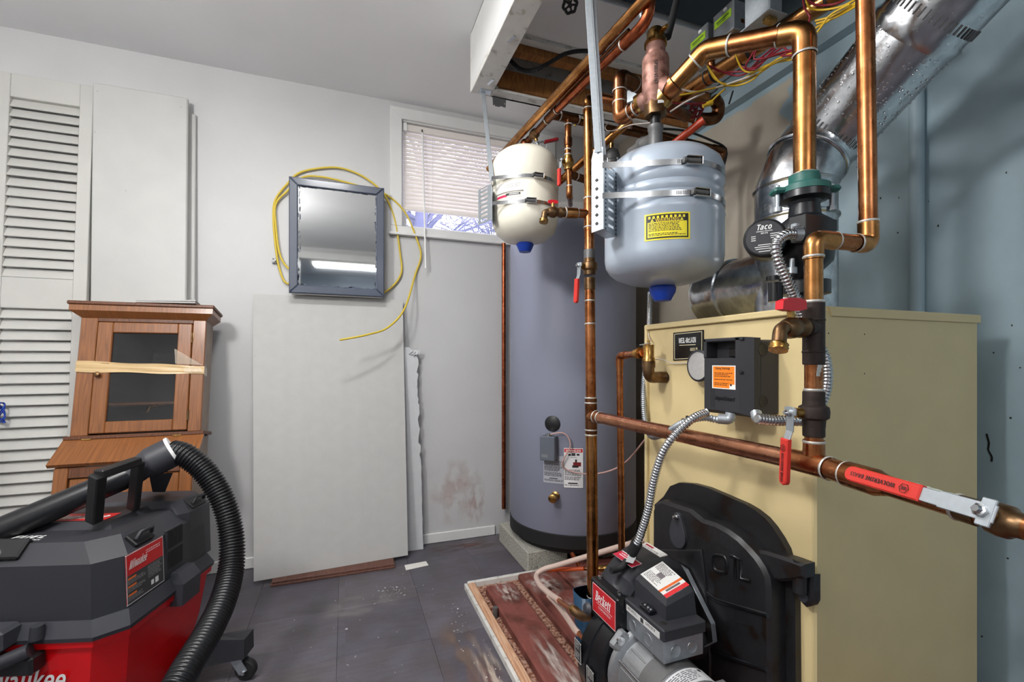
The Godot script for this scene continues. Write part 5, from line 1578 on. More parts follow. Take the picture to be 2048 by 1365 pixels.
func controls() -> void:
	# aquastat
	var x0 := 0.791
	var z1 := -0.723
	var z0 := -0.849
	var y0 := 0.843
	var y1 := 1.014
	var t := thing("boiler_control", "black control box with an orange setup sticker on the boiler front", "control box", Vector3(0.84, y0, (z0 + z1) * 0.5))
	part(t, "base_box", MB.new().span(Vector3(x0 + 0.034, y0 + 0.004, z0), Vector3(BX + 0.001, y1 - 0.006, z1), 0.004), M.plastic)
	var cv := MB.new()
	var win := y1 - 0.045
	cv.loft([[Vector3(x0 + 0.036, y0, z0), Vector3(x0 + 0.036, y0, z1), Vector3(x0 + 0.036, win, z1), Vector3(x0 + 0.036, win, z0)], [Vector3(x0 + 0.006, y0, z0), Vector3(x0 + 0.018, y0, z1), Vector3(x0 + 0.018, win, z1), Vector3(x0 + 0.006, win, z0)], [Vector3(x0, y0 + 0.008, z0 + 0.004), Vector3(x0, y0 + 0.008, z1 - 0.022), Vector3(x0, win, z1 - 0.022), Vector3(x0, win, z0 + 0.004)]])
	part(t, "cover", cv, M.plastic)
	var hood := MB.new()
	hood.span(Vector3(x0, y1 - 0.008, z0), Vector3(x0 + 0.036, y1, z1 - 0.014), 0.002)
	hood.span(Vector3(x0, win, z0), Vector3(x0 + 0.036, y1, z0 + 0.009), 0.002)
	hood.loft([[Vector3(x0, win, z1 - 0.032), Vector3(x0, win, z1 - 0.022), Vector3(x0 + 0.018, win, z1), Vector3(x0 + 0.036, win, z1), Vector3(x0 + 0.036, win, z1 - 0.02)], [Vector3(x0, y1, z1 - 0.032), Vector3(x0, y1, z1 - 0.022), Vector3(x0 + 0.018, y1 - 0.002, z1), Vector3(x0 + 0.036, y1 - 0.002, z1), Vector3(x0 + 0.036, y1, z1 - 0.02)]])
	part(t, "hood", hood, M.plastic)
	part(t, "display", MB.new().span(Vector3(x0 + 0.02, win + 0.002, z0 + 0.055), Vector3(x0 + 0.034, win + 0.022, z0 + 0.088), 0.002), M.gloss_black)
	part(t, "display_light", MB.new().span(Vector3(x0 + 0.018, win + 0.006, z0 + 0.083), Vector3(x0 + 0.0205, win + 0.019, z0 + 0.087)), M.lime)
	part(t, "display_light", MB.new().span(Vector3(x0 + 0.01, win + 0.028, z0 + 0.088), Vector3(x0 + 0.012, win + 0.036, z0 + 0.092)), M.lime)
	var bk := c8(70, 34, 16)
	var om := print_mat(160, 160, c8(246, 244, 240), [[6, 6, 148, 148, c8(240, 132, 30)], [16, 50, 124, 40, bk, 11], [16, 94, 124, 12, bk, 11], [16, 120, 100, 22, bk, 11], [120, 128, 34, 26, c8(246, 244, 240)], [124, 124, 12, 14, bk]])
	var oc := on_x(1447.5, 755, x0)
	sheet(t, "setup_sticker", oc, Vector3.BACK, Vector3.UP, 0.066, 0.052, om)
	letters(t, "Easy Setup", oc + Vector3(0, 0.019, -0.002), Vector3.BACK, Vector3.UP, 0.04, M.ink, {"height": 0.0065, "lift": 0.0012})
	letters(t, "AquaSmart", on_x(1450, 799, x0), Vector3.BACK, Vector3.UP, 0.056, M.gloss_black, {"height": 0.012, "shear": 0.2, "called": "moulded_lettering", "lift": 0.0012})
	for k in 3:
		part(t, "groove", MB.new().span(Vector3(x0 - 0.0003, y0 + 0.012, z0 + 0.024 + k * 0.005), Vector3(x0 + 0.001, win - 0.03, z0 + 0.0255 + k * 0.005)), M.ink)
	part(t, "screw_well", MB.new().lathe([Vector2(0.0045, 0), Vector2(0.004, 0.0006), Vector2(0, 0.0007)], on_x(1481, 744, x0), Vector3.LEFT, 12), M.ink)
	for q in [[1526, 700, 0.014], [1527, 803, 0.013]]:
		part(t, "knockout", MB.new().lathe([Vector2(q[2], 0), Vector2(q[2] - 0.001, 0.001), Vector2(q[2] - 0.003, 0.0003), Vector2(0, 0.0003)], on_z(q[0], q[1], z1), Vector3.BACK, 18), M.black)
	# dial gauge half hidden behind it
	var g := thing("pressure_gauge", "round clear dial gauge half hidden behind the black control box", "gauge", on_x(1398, 733, 0.86))
	var gc := on_x(1400, 732, 0.852)
	part(g, "case", MB.new().lathe([Vector2(0, -0.028), Vector2(0.034, -0.028), Vector2(0.036, 0.0), Vector2(0.041, 0.002), Vector2(0.041, 0.006), Vector2(0.036, 0.009)], gc, Vector3.LEFT, 32), M.plastic)
	part(g, "dial", MB.new().lathe([Vector2(0.036, 0.006), Vector2(0, 0.0065)], gc, Vector3.LEFT, 32), M.greyboard)
	part(g, "lens", MB.new().lathe([Vector2(0.0365, 0.0085), Vector2(0.02, 0.011), Vector2(0, 0.012)], gc, Vector3.LEFT, 32), M.glass)
	# relief valve and its discharge pipe
	var rv := thing("relief_valve", "brass pressure relief valve with a lever at the boiler's upper left", "valve", on_x(1299, 740, 0.83))
	var vx := 0.815
	var va := on_x(1297, 690, vx)
	var vb := Vector3(va.x, on_x(1297, 727, vx).y, va.z)
	part(rv, "body", MB.new().lathe([Vector2(0.014, -0.004), Vector2(0.018, 0.0), Vector2(0.018, 0.014), Vector2(0.0155, 0.018), Vector2(0.0155, va.y - vb.y), Vector2(0, va.y - vb.y)], vb, Vector3.UP, 20), M.brass)
	part(rv, "lever", MB.new().bar(va + Vector3(0.0, 0.004, 0.006), va + Vector3(-0.006, 0.0, -0.028), 0.011, 0.002, Vector3(1, 0, 0)), M.zinc)
	part(rv, "stem", MB.new().tube([va, va + Vector3(0, 0.012, 0)], 0.004, 8), M.brass)
	var foot := on_x(1333, 755, BX)
	part(rv, "elbow", MB.new().tube(rounded([vb + Vector3(0, 0.004, 0), Vector3(vb.x, foot.y, vb.z), foot + Vector3(-0.02, 0, -0.01), foot], 0.03), 0.0165, 16).lathe([Vector2(0.019, -0.012), Vector2(0.019, 0.006), Vector2(0, 0.006)], vb, Vector3.UP, 18), M.bronze)
	part(rv, "pipe_stub", MB.new().tube([foot + Vector3(-0.03, 0, -0.012), foot + Vector3(0.005, 0, 0)], 0.0135, 14), M.iron)
	var po := on_x(1284, 706, 0.80)
	po = Vector3(va.x - 0.012, po.y, va.z - 0.012)
	var pe := pt(1239, 712, 1.40)
	var pd := pt(1245, 1180, 1.40)
	var dp := thing("copper_pipe", "slim copper discharge pipe dropping from the brass relief valve", "pipe", Vector3(pd.x, 0.15, pd.z))
	part(dp, "pipe", MB.new().tube([pe.lerp(po, 0.25), po], 0.0105, 14), M.copper_new)
	part(dp, "adapter", MB.new().lathe([Vector2(0.013, 0), Vector2(0.014, 0.004), Vector2(0.014, 0.012), Vector2(0.0165, 0.014), Vector2(0.0165, 0.024), Vector2(0, 0.024)], po.lerp(pe, 0.32), (po - pe).normalized(), 16), M.brass)
	part(dp, "elbow", MB.new().tube(rounded([pe.lerp(po, 0.3), pe, pe.lerp(pd, 0.05)], 0.022), 0.0122, 16), M.copper)
	part(dp, "pipe", MB.new().tube([pe.lerp(pd, 0.04), Vector3(pd.x, 0.14, pd.z)], 0.0105, 14), M.copper)

func burner() -> void:
	var b := thing("oil_burner", "black and grey oil burner with motor and labels mounted on the boiler door", "burner", Vector3(0.68, 0.1, -0.88))
	# air tube and mounting flange on the door
	var fx := BX - 0.074
	var fp := [[1300, 1330], [1302, 1178], [1340, 1128], [1352, 1127], [1373, 1141], [1426, 1248], [1430, 1284], [1392, 1304], [1370, 1360], [1310, 1360]]
	part(b, "flange_plate", front_body(fp, 0.074, 0.005, 0.001), M.cast)
	var ed := MB.new()
	var e := [[1315, 1160], [1340, 1128], [1352, 1127], [1373, 1141], [1426, 1248], [1430, 1284], [1392, 1304]]
	for k in e.size() - 1:
		ed.bar(on_x(e[k][0], e[k][1], fx - 0.004), on_x(e[k + 1][0], e[k + 1][1], fx - 0.004), 0.012, 0.002, Vector3.LEFT, 0.0005)
	part(b, "flange_rim", ed, M.zinc)
	for q in [[1356, 1154], [1407, 1258]]:
		part(b, "flange_bolt", MB.new().lathe([Vector2(0.009, 0), Vector2(0.009, 0.008), Vector2(0, 0.009)], on_x(q[0], q[1], fx - 0.002), Vector3.LEFT, 6), M.steel)
	var axis := Vector3(0.65, 0.285, -0.93)
	part(b, "air_tube", MB.new().tube([axis, Vector3(fx + 0.01, 0.285, -0.90)], 0.052, 24), M.cast)
	# blower housing: a scroll with its shaft along z
	part(b, "blower_housing", MB.new().lathe([Vector2(0, -0.055), Vector2(0.125, -0.055), Vector2(0.14, -0.045), Vector2(0.14, 0.04), Vector2(0.125, 0.05), Vector2(0, 0.05)], axis + Vector3(0.02, -0.05, -0.005), Vector3.BACK, 40), M.gloss_black)
	part(b, "housing_rib", MB.new().lathe([Vector2(0.139, -0.004), Vector2(0.144, -0.002), Vector2(0.144, 0.002), Vector2(0.139, 0.004)], axis + Vector3(0.02, -0.05, -0.01), Vector3.BACK, 40), M.gloss_black)
	part(b, "front_plate", MB.new().span(Vector3(0.575, 0.335, -0.998), Vector3(0.62, 0.425, -0.878), 0.004), M.gloss_black)
	var lo := Vector3(0.575, 0.3825, -0.935)
	sheet(b, "name_label", lo, Vector3.BACK, Vector3(0, 1, 0), 0.10, 0.068, print_mat(160, 108, c8(196, 36, 44), [[0, 0, 160, 2, c8(240, 220, 220)], [0, 106, 160, 2, c8(240, 220, 220)], [0, 0, 2, 108, c8(240, 220, 220)], [158, 0, 2, 108, c8(240, 220, 220)], [28, 64, 112, 2, c8(240, 220, 220)]]), 0.001)
	letters(b, "Beckett", lo + Vector3(0, 0.010, -0.002), Vector3.BACK, Vector3.UP, 0.066, M.white, {"height": 0.026, "shear": 0.22, "font": "Droid Serif", "lift": 0.0014})
	letters(b, "CORPORATION", lo + Vector3(0, -0.014, 0.004), Vector3.BACK, Vector3.UP, 0.052, M.white, {"height": 0.0055, "lift": 0.0014, "weight": 400})
	for q in [Vector3(0.5755, 0.418, -0.985), Vector3(0.5755, 0.418, -0.90)]:
		part(b, "plate_screw", MB.new().lathe([Vector2(0.006, 0), Vector2(0.006, 0.003), Vector2(0, 0.004)], q + Vector3(0.02, 0.007, 0), Vector3.UP, 8), M.chrome)
	for q in [[-0.975, 0.262, -0.3], [-0.915, 0.232, -0.3]]:
		sheet(b, "caution_label", Vector3(0.5285 + (0.0 if q[1] > 0.24 else -0.001), q[1], q[0]), Vector3.BACK, Vector3(-0.02, 1, 0).normalized(), 0.03, 0.05, print_mat(48, 80, c8(196, 196, 194), [[3, 3, 42, 74, c8(40, 40, 42)], [8, 8, 32, 30, c8(196, 196, 194), 7], [8, 44, 32, 28, c8(196, 196, 194), 7]]), 0.0016)
	# igniter cover: a rounded black lid, hinged towards the viewer
	var ig := []
	for k in 9:
		var u := k / 8.0
		var x := lerpf(0.60, 0.765, u)
		var h := 0.425 + 0.064 * sin(minf(u * 1.9, 1.0) * PI * 0.5) - 0.02 * maxf(0, u - 0.75) * 4.0
		ig.append([Vector3(x, 0.40, -1.005), Vector3(x, 0.40, -0.885), Vector3(x, h - 0.012, -0.88), Vector3(x, h, -0.895), Vector3(x, h, -0.99), Vector3(x, h - 0.014, -1.003)])
	part(b, "igniter_cover", MB.new().loft(ig, true, true, true), M.plastic)
	var pm := print_mat(160, 200, c8(206, 206, 204), [[0, 150, 160, 50, c8(190, 40, 66)], [20, 158, 110, 34, c8(236, 220, 224), 14], [10, 8, 60, 12, c8(150, 30, 44)], [8, 26, 144, 56, c8(70, 70, 70), 8], [0, 88, 160, 3, c8(90, 90, 92)], [8, 96, 144, 48, c8(90, 90, 92), 8]])
	part(b, "igniter_label", slab4([Vector3(0.632, 0.478, -0.985), Vector3(0.632, 0.478, -0.905), Vector3(0.735, 0.492, -0.905), Vector3(0.735, 0.492, -0.985)], 0.002), pm)
	part(b, "hinge_tab", MB.new().box(Vector3(0.645, 0.435, -0.868), Vector3(0.04, 0.018, 0.03), 0.003), M.plastic)
	# junction box with the electronic control on it
	var jx0 := 0.60
	var jx1 := 0.70
	var jz0 := -0.888
	var jz1 := -0.75
	part(b, "junction_box", MB.new().span(Vector3(jx0, 0.352, jz0), Vector3(jx1, 0.400, jz1), 0.002), M.grey_metal)
	for q in [Vector3(jx0 - 0.0002, 0.375, -0.855), Vector3(jx0 - 0.0002, 0.375, -0.80)]:
		part(b, "knockout", MB.new().lathe([Vector2(0.0125, 0), Vector2(0.012, 0.0012), Vector2(0.0105, 0.0003), Vector2(0, 0.0003)], q, Vector3.LEFT, 20), M.grey_metal)
	for x in [0.628, 0.67]:
		part(b, "knockout", MB.new().lathe([Vector2(0.0125, 0), Vector2(0.012, 0.0012), Vector2(0.0105, 0.0003), Vector2(0, 0.0003)], Vector3(x, 0.374, jz1 + 0.0002), Vector3.BACK, 20), M.grey_metal)
	part(b, "control_base", MB.new().span(Vector3(jx0 - 0.004, 0.398, jz0 - 0.004), Vector3(jx1 + 0.004, 0.424, jz1 + 0.004), 0.003), M.plastic)
	sheet(b, "base_label", Vector3(jx0 - 0.0042, 0.4075, -0.815), Vector3.BACK, Vector3.UP, 0.115, 0.013, print_mat(200, 24, c8(206, 206, 204), [[10, 4, 60, 16, c8(60, 60, 60), 6], [90, 3, 18, 18, c8(60, 60, 60)], [120, 4, 60, 16, c8(60, 60, 60), 6]]))
	part(b, "control_module", MB.new().loft([[Vector3(0.622, 0.42, -0.885), Vector3(0.622, 0.42, -0.772), Vector3(0.702, 0.42, -0.772), Vector3(0.702, 0.42, -0.885)], [Vector3(0.624, 0.464, -0.88), Vector3(0.628, 0.45, -0.778), Vector3(0.70, 0.47, -0.778), Vector3(0.70, 0.485, -0.88)], [Vector3(0.632, 0.474, -0.874), Vector3(0.634, 0.462, -0.784), Vector3(0.695, 0.48, -0.784), Vector3(0.695, 0.494, -0.874)]]), M.plastic)
	var cm := print_mat(200, 160, c8(218, 218, 216), [[176, 0, 24, 160, c8(206, 44, 50)], [140, 0, 14, 160, c8(214, 98, 40)], [158, 30, 12, 100, c8(90, 90, 92)], [8, 10, 104, 60, c8(70, 70, 72), 8], [8, 96, 104, 56, c8(80, 80, 82), 9], [52, 62, 40, 32, c8(110, 104, 108)]])
	part(b, "control_label", slab4([Vector3(0.633, 0.4755, -0.873), Vector3(0.635, 0.4635, -0.785), Vector3(0.694, 0.4815, -0.785), Vector3(0.694, 0.4955, -0.873)], 0.002), cm)
	part(b, "terminal_block", MB.new().span(Vector3(0.602, 0.424, -0.835), Vector3(0.62, 0.434, -0.80), 0.002), M.gloss_black)
	for z in [-0.826, -0.815, -0.806]:
		part(b, "terminal_screw", MB.new().lathe([Vector2(0.004, 0), Vector2(0.003, 0.003), Vector2(0, 0.003)], Vector3(0.611, 0.433, z), Vector3.UP, 8), M.chrome)
	for z in [-0.878, -0.768]:
		part(b, "corner_socket", MB.new().lathe([Vector2(0.008, 0), Vector2(0.007, 0.0006), Vector2(0, 0.0006)], Vector3(0.612, 0.4242, z), Vector3.UP, 10), M.ink)
	part(b, "bracket", MB.new().prism(PackedVector2Array([Vector2(-0.905, 0.42), Vector2(-0.885, 0.40), Vector2(-0.878, 0.345), Vector2(-0.903, 0.372)]), Transform3D(Basis(Vector3.BACK, Vector3.UP, Vector3.LEFT), Vector3(0.605, 0, 0)), 0.003), M.zinc)
	# motor to the right, shaft along z
	var mc := Vector3(0.632, 0.272, 0)
	part(b, "motor_mount", MB.new().lathe([Vector2(0.0, 0), Vector2(0.085, 0), Vector2(0.09, 0.006), Vector2(0.088, 0.016), Vector2(0.076, 0.024), Vector2(0.0, 0.024)], mc + Vector3(0, 0, -0.872), Vector3.BACK, 40), M.alu)
	for q in [Vector3(-0.062, 0.072, -0.862), Vector3(0.08, 0.05, -0.862)]:
		part(b, "mount_ear", MB.new().box(mc + q, Vector3(0.045, 0.036, 0.016), 0.006, Basis(Vector3.BACK, 0.8)), M.alu)
		part(b, "ear_bolt", MB.new().lathe([Vector2(0.010, 0), Vector2(0.010, 0.006), Vector2(0, 0.007)], mc + q + Vector3(-0.004, 0.006, 0.008), Vector3.BACK, 6), M.chrome)
	part(b, "motor_frame", MB.new().lathe([Vector2(0.07, 0), Vector2(0.0745, 0.002), Vector2(0.0745, 0.062), Vector2(0.07, 0.064)], mc + Vector3(0, 0, -0.85), Vector3.BACK, 40), M.alu)
	for k in 9:
		var a := 0.4 + k * 0.3
		part(b, "cooling_fin", MB.new().box(mc + Vector3(cos(a) * 0.0755, sin(a) * 0.0755, -0.818), Vector3(0.003, 0.004, 0.05), 0.001, Basis(Vector3.BACK, a)), M.alu)
	part(b, "through_bolt", MB.new().tube([mc + Vector3(-0.07, 0.036, -0.85), mc + Vector3(-0.07, 0.036, -0.68)], 0.003, 8), M.steel)
	part(b, "motor_band", MB.new().lathe([Vector2(0.07, 0), Vector2(0.077, 0.001), Vector2(0.077, 0.05), Vector2(0.07, 0.052)], mc + Vector3(0, 0, -0.788), Vector3.BACK, 40), M.iron_grey)
	part(b, "motor_end", MB.new().lathe([Vector2(0.076, 0), Vector2(0.078, 0.004), Vector2(0.078, 0.05), Vector2(0.07, 0.064), Vector2(0.045, 0.072), Vector2(0.0, 0.074)], mc + Vector3(0, 0, -0.738), Vector3.BACK, 40), M.alu)
	var lm := print_mat(160, 64, c8(206, 206, 208), [[10, 8, 14, 44, c8(40, 40, 42)], [34, 8, 100, 50, c8(70, 70, 74), 7], [140, 6, 10, 12, c8(40, 40, 42)]])
	var lb := MB.new()
	for k in 10:
		var a0 := PI * 0.93 - PI * 0.62 * k / 10.0
		var a1 := PI * 0.93 - PI * 0.62 * (k + 1) / 10.0
		var u := Vector3(cos(a0), sin(a0), 0)
		var w := Vector3(cos(a1), sin(a1), 0)
		var z0 := Vector3(0, 0, -0.692)
		var z1 := Vector3(0, 0, -0.73)
		lb.tri(mc + u * 0.0786 + z0, mc + w * 0.0786 + z0, mc + w * 0.0786 + z1, u, w, w, Vector2(k / 10.0, 1), Vector2((k + 1) / 10.0, 1), Vector2((k + 1) / 10.0, 0))
		lb.tri(mc + u * 0.0786 + z0, mc + w * 0.0786 + z1, mc + u * 0.0786 + z1, u, w, u, Vector2(k / 10.0, 1), Vector2((k + 1) / 10.0, 0), Vector2(k / 10.0, 0))
	part(b, "motor_label", lb, lm)
	part(b, "motor_lug", MB.new().box(mc + Vector3(0.072, 0.04, -0.70), Vector3(0.024, 0.02, 0.03), 0.003), M.alu)
	# oil pump on the far side with its fittings
	part(b, "oil_pump", MB.new().lathe([Vector2(0, 0), Vector2(0.04, 0.0), Vector2(0.04, 0.06), Vector2(0.0, 0.06)], Vector3(0.65, 0.28, -1.06), Vector3.BACK, 8), M.iron)
	var eb := pt(1178, 1240, 1.16)
	part(b, "pump_elbow", MB.new().tube(rounded([pt(1148, 1222, 1.2), pt(1163, 1234, 1.18), pt(1190, 1232, 1.14)], 0.03), 0.0125, 14).lathe([Vector2(0.015, 0), Vector2(0.015, 0.014), Vector2(0, 0.014)], pt(1190, 1232, 1.14), Vector3(1, 0, 0.2), 8), M.bronze)
	part(b, "pump_knob", MB.new().lathe([Vector2(0.014, 0), Vector2(0.016, 0.004), Vector2(0.010, 0.012), Vector2(0, 0.013)], pt(1178, 1218, 1.13), Vector3(-1, 0.2, 0), 16), M.plastic_grey)


# ---------------------------------------------------------------- pipework
func pipe(t: Node3D, p: Array, r: float, m: Material, bend := 0.0, called := "pipe") -> void:
	part(t, called, MB.new().tube(rounded(p, bend, 8) if bend > 0.0 and p.size() > 2 else p, r, 20), m)

# a bead of solder round a joint
func bead(t: Node3D, at: Vector3, d: Vector3, r: float, m: Material = null) -> void:
	d = d.normalized()
	part(t, "solder_joint", MB.new().tube([at - d * 0.0022, at - d * 0.0008, at + d * 0.0012, at + d * 0.0024], [r + 0.0003, r + 0.0014, r + 0.0012, r + 0.0003], 20, false), m if m else M.solder)

# a socket fitting over a pipe from a to b
func sleeve(t: Node3D, a: Vector3, b: Vector3, r: float, m: Material, called := "coupling") -> void:
	var d := (b - a).normalized() * minf(0.0015, (b - a).length() * 0.2)
	part(t, called, MB.new().tube([a, a + d, b - d, b], [r - 0.0012, r, r, r - 0.0012], 22), m)

func along(a: Vector3, b: Vector3, py: float) -> Vector3:      # the point of the line a-b seen at picture height py
	var lo := 0.0
	var hi := 1.0
	for k in 40:
		var mid := (lo + hi) * 0.5
		var q := a.lerp(b, mid) - EYE
		var y := 722.0 - FPX * q.y / q.dot(fwd)
		if y < py: lo = mid
		else: hi = mid
	return a.lerp(b, lo)

func along_x(a: Vector3, b: Vector3, px: float) -> Vector3:    # likewise for the distance across
	var lo := 0.0
	var hi := 1.0
	for k in 40:
		var mid := (lo + hi) * 0.5
		var q := a.lerp(b, mid) - EYE
		var x := 1024.0 + FPX * q.dot(rgt) / q.dot(fwd)
		if x < px: lo = mid
		else: hi = mid
	return a.lerp(b, lo)

# a ball valve on a pipe along d at c, stem towards s, lever lying along l
func ball_valve(label: String, c: Vector3, d: Vector3, s: Vector3, l: Vector3, r: float, body: Material, opt := {}) -> Node3D:
	var t := thing("ball_valve", label, "valve", c)
	d = d.normalized()
	s = (s - d * s.dot(d)).normalized()
	var h: float = opt.get("half", r * 2.1)
	part(t, "body", MB.new().lathe([Vector2(0, -h), Vector2(r * 1.2, -h), Vector2(r * 1.24, -h * 0.55), Vector2(r * 1.62, -h * 0.42), Vector2(r * 1.72, -h * 0.1), Vector2(r * 1.66, h * 0.34), Vector2(r * 1.3, h * 0.5), Vector2(r * 1.24, h), Vector2(0, h)], c, d, 22), body)
	var reach: float = opt.get("stem", r * 2.7)
	part(t, "stem", MB.new().tube([c + s * r, c + s * reach * 0.8], r * 0.62, 12), M.brass)
	var q := c + s * reach
	var len: float = opt.get("lever", 0.13)
	var w: float = opt.get("wide", 0.017)
	l = (l - s * l.dot(s)).normalized()
	var cr := s.cross(l)
	var bend: float = opt.get("crank", 0.3)
	var m0 := q + l * len * 0.26
	var m1 := q + l * len * 0.42 + s * w * bend
	part(t, "lever", MB.new().bar(q - l * w * 0.7, m0, w * 1.15, 0.003, cr, 0.0008).bar(m0 - l * 0.002, m1, w * 1.0, 0.003, cr, 0.0008).bar(q - l * w * 0.2 - cr * w * 0.9, q - l * w * 0.2 + cr * w * 0.9, w * 0.8, 0.004, l, 0.001), M.zinc)
	var pts := []
	var rad := []
	var e := m1 + l * len * 0.58
	for k in 12:
		var u := k / 11.0
		pts.append(m1.lerp(e, u) - l * 0.008)
		rad.append(w * (0.56 + 0.05 * sin(u * PI)) * (1.0 if k < 11 else 0.55))
	var gp := MB.new()
	var poly := PackedVector2Array()
	var gl := (e - m1).length() + 0.008
	for k in 9:
		var a := -PI * 0.5 + PI * k / 8.0
		poly.append(Vector2(gl - w * 0.62 + cos(a) * w * 0.62, sin(a) * w * 0.62))
	poly.append(Vector2(0, w * 0.60))
	poly.append(Vector2(0, -w * 0.60))
	gp.prism(poly, Transform3D(Basis(l, s.cross(l), s), m1 - l * 0.008 - s * 0.0042), 0.0084, 0.0018)
	part(t, "grip", gp, opt.get("grip", M.redgrip))
	part(t, "stem_nut", MB.new().lathe([Vector2(w * 0.42, -0.001), Vector2(w * 0.42, 0.006), Vector2(w * 0.3, 0.007), Vector2(w * 0.22, 0.011), Vector2(0, 0.011)], q + s * 0.001, s, 6), M.steel)
	if opt.has("print"):
		var rd: Vector3 = opt.print
		var up := s.cross(rd).normalized()
		var gc := m1 + l * (gl * 0.5) + s * 0.0042
		letters(t, "WOLVERINE BRASS", gc + rd * gl * 0.02, rd, up, gl * 0.62, M.ink, {"height": 0.0062})
		var lc := m1 + l * (gl * 0.5) + s * 0.0046 - rd * gl * 0.40
		var hx := MB.new()
		for k in 6:
			var a0 := TAU * k / 6.0
			var a1 := TAU * (k + 1) / 6.0
			hx.bar(lc + (rd * cos(a0) + up * sin(a0)) * 0.0065, lc + (rd * cos(a1) + up * sin(a1)) * 0.0065, 0.0008, 0.0004, s)
		part(t, "emblem", hx, M.ink)
		letters(t, "WB", lc - s * 0.0006, rd, up, 0.0075, M.ink, {"height": 0.005})
	return t

# a drain cock on a tee: body, bent spout with a hose thread, flat red handle
func hose_bib(label: String, root: Vector3, out: Vector3, len: float, r: float, spout: Vector3, m: Material, knob: float) -> void:
	var t := thing("hose_valve", label, "valve", root)
	out = out.normalized()
	var c := root + out * len * 0.62
	part(t, "body", MB.new().lathe([Vector2(0, 0), Vector2(r * 1.05, 0), Vector2(r * 1.05, len * 0.16), Vector2(r * 1.3, len * 0.2), Vector2(r * 1.3, len * 0.3), Vector2(r * 1.0, len * 0.36), Vector2(r * 1.0, len * 0.46), Vector2(r * 1.32, len * 0.52), Vector2(r * 1.36, len * 0.66), Vector2(r * 1.1, len * 0.8), Vector2(r * 0.9, len * 0.86), Vector2(0, len * 0.86)], root, out, 20), m)
	var e := root + out * len
	part(t, "spout", MB.new().tube(rounded([c + out * len * 0.1, e, e + spout * 0.9], len * 0.3, 8), r * 0.82, 16), m)
	var q := e + spout
	part(t, "hose_thread", MB.new().tube([q - spout * 0.22, q - spout * 0.14, q - spout * 0.06, q + spout * 0.02, q + spout * 0.10, q + spout * 0.16], [r * 0.95, r * 1.12, r * 1.02, r * 1.12, r * 1.02, r * 1.08], 18), M.brass)
	part(t, "stem", MB.new().tube([c, c + Vector3(0, r * 2.3, 0)], r * 0.42, 10), M.brass)
	var k := c + Vector3(0, r * 2.3, 0)
	var sd := out
	var fr := sd.cross(Vector3.UP)
	var pl := PackedVector2Array([Vector2(-knob, 0), Vector2(-knob * 0.4, -0.003), Vector2(knob * 0.4, -0.003), Vector2(knob, 0), Vector2(knob * 0.95, knob * 0.42), Vector2(knob * 0.45, knob * 0.55), Vector2(-knob * 0.45, knob * 0.55), Vector2(-knob * 0.95, knob * 0.42)])
	part(t, "handle", MB.new().prism(pl, Transform3D(Basis(sd, Vector3.UP, fr), k - fr * knob * 0.22), knob * 0.44, 0.002), M.redknob)

func left_riser() -> void:
	var a := pt(1175.5, 205, 1.45)
	var b := pt(1186, 1206, 1.45)
	var d := (b - a).normalized()
	var t := thing("copper_pipe", "long golden copper riser standing left of the blue grey tank", "pipe", Vector3(b.x, b.y, b.z))
	var at := func(py: float) -> Vector3: return along(a, b, py)
	pipe(t, [a, at.call(430)], 0.0142, M.copper_gold)
	pipe(t, [a + Vector3(0.05, 0.02, -0.05), a + Vector3(0.012, 0.02, -0.012), a - d * 0.004, a + d * 0.03], 0.016, M.copper_gold, 0.03, "elbow")
	bead(t, at.call(218), d, 0.0155)
	sleeve(t, at.call(398), at.call(462), 0.0168, M.copper, "tee")
	bead(t, at.call(397), d, 0.016)
	pipe(t, [at.call(455), at.call(512)], 0.0158, M.copper)
	bead(t, at.call(455), d, 0.0168)
	pipe(t, [at.call(560), at.call(800)], 0.0165, M.copper)
	sleeve(t, at.call(500), at.call(528), 0.0178, M.iron_grey)
	sleeve(t, at.call(556), at.call(580), 0.018, M.bronze)
	for y in [602, 648]:
		bead(t, at.call(y), d, 0.0166)
	sleeve(t, at.call(796), at.call(868), 0.0192, M.copper_dark, "tee")
	for y in [796, 806, 860, 870]:
		bead(t, at.call(y), d, 0.0188)
	pipe(t, [at.call(862), b], 0.0183, M.copper_gold)
	bead(t, at.call(1193), d, 0.0184)
	var c: Vector3 = at.call(534)
	ball_valve("brass ball valve with a hanging red lever on the golden riser", c, d, pt(1150, 536, 1.42) - c, Vector3(-0.02, -1, -0.08), 0.0152, M.bronze, {"lever": 0.118, "wide": 0.014, "stem": 0.042, "half": 0.026, "crank": 0.5})
	# drain cock near the top
	var q: Vector3 = at.call(428)
	var o := pt(1086, 424, 1.40)
	var dir := (o - q).normalized()
	sleeve(t, q, q + dir * 0.045, 0.0142, M.copper, "tee_branch")
	sleeve(t, q + dir * 0.042, q + dir * 0.085, 0.0165, M.copper_gold, "reducer")
	bead(t, q + dir * 0.042, dir, 0.0145)
	bead(t, q + dir * 0.084, dir, 0.0165, M.solder)
	hose_bib("small brass drain cock with a red handle in front of the cream tank", q + dir * 0.082, dir, 0.07, 0.0125, Vector3(-0.006, -0.03, 0.004), M.bronze, 0.0165)

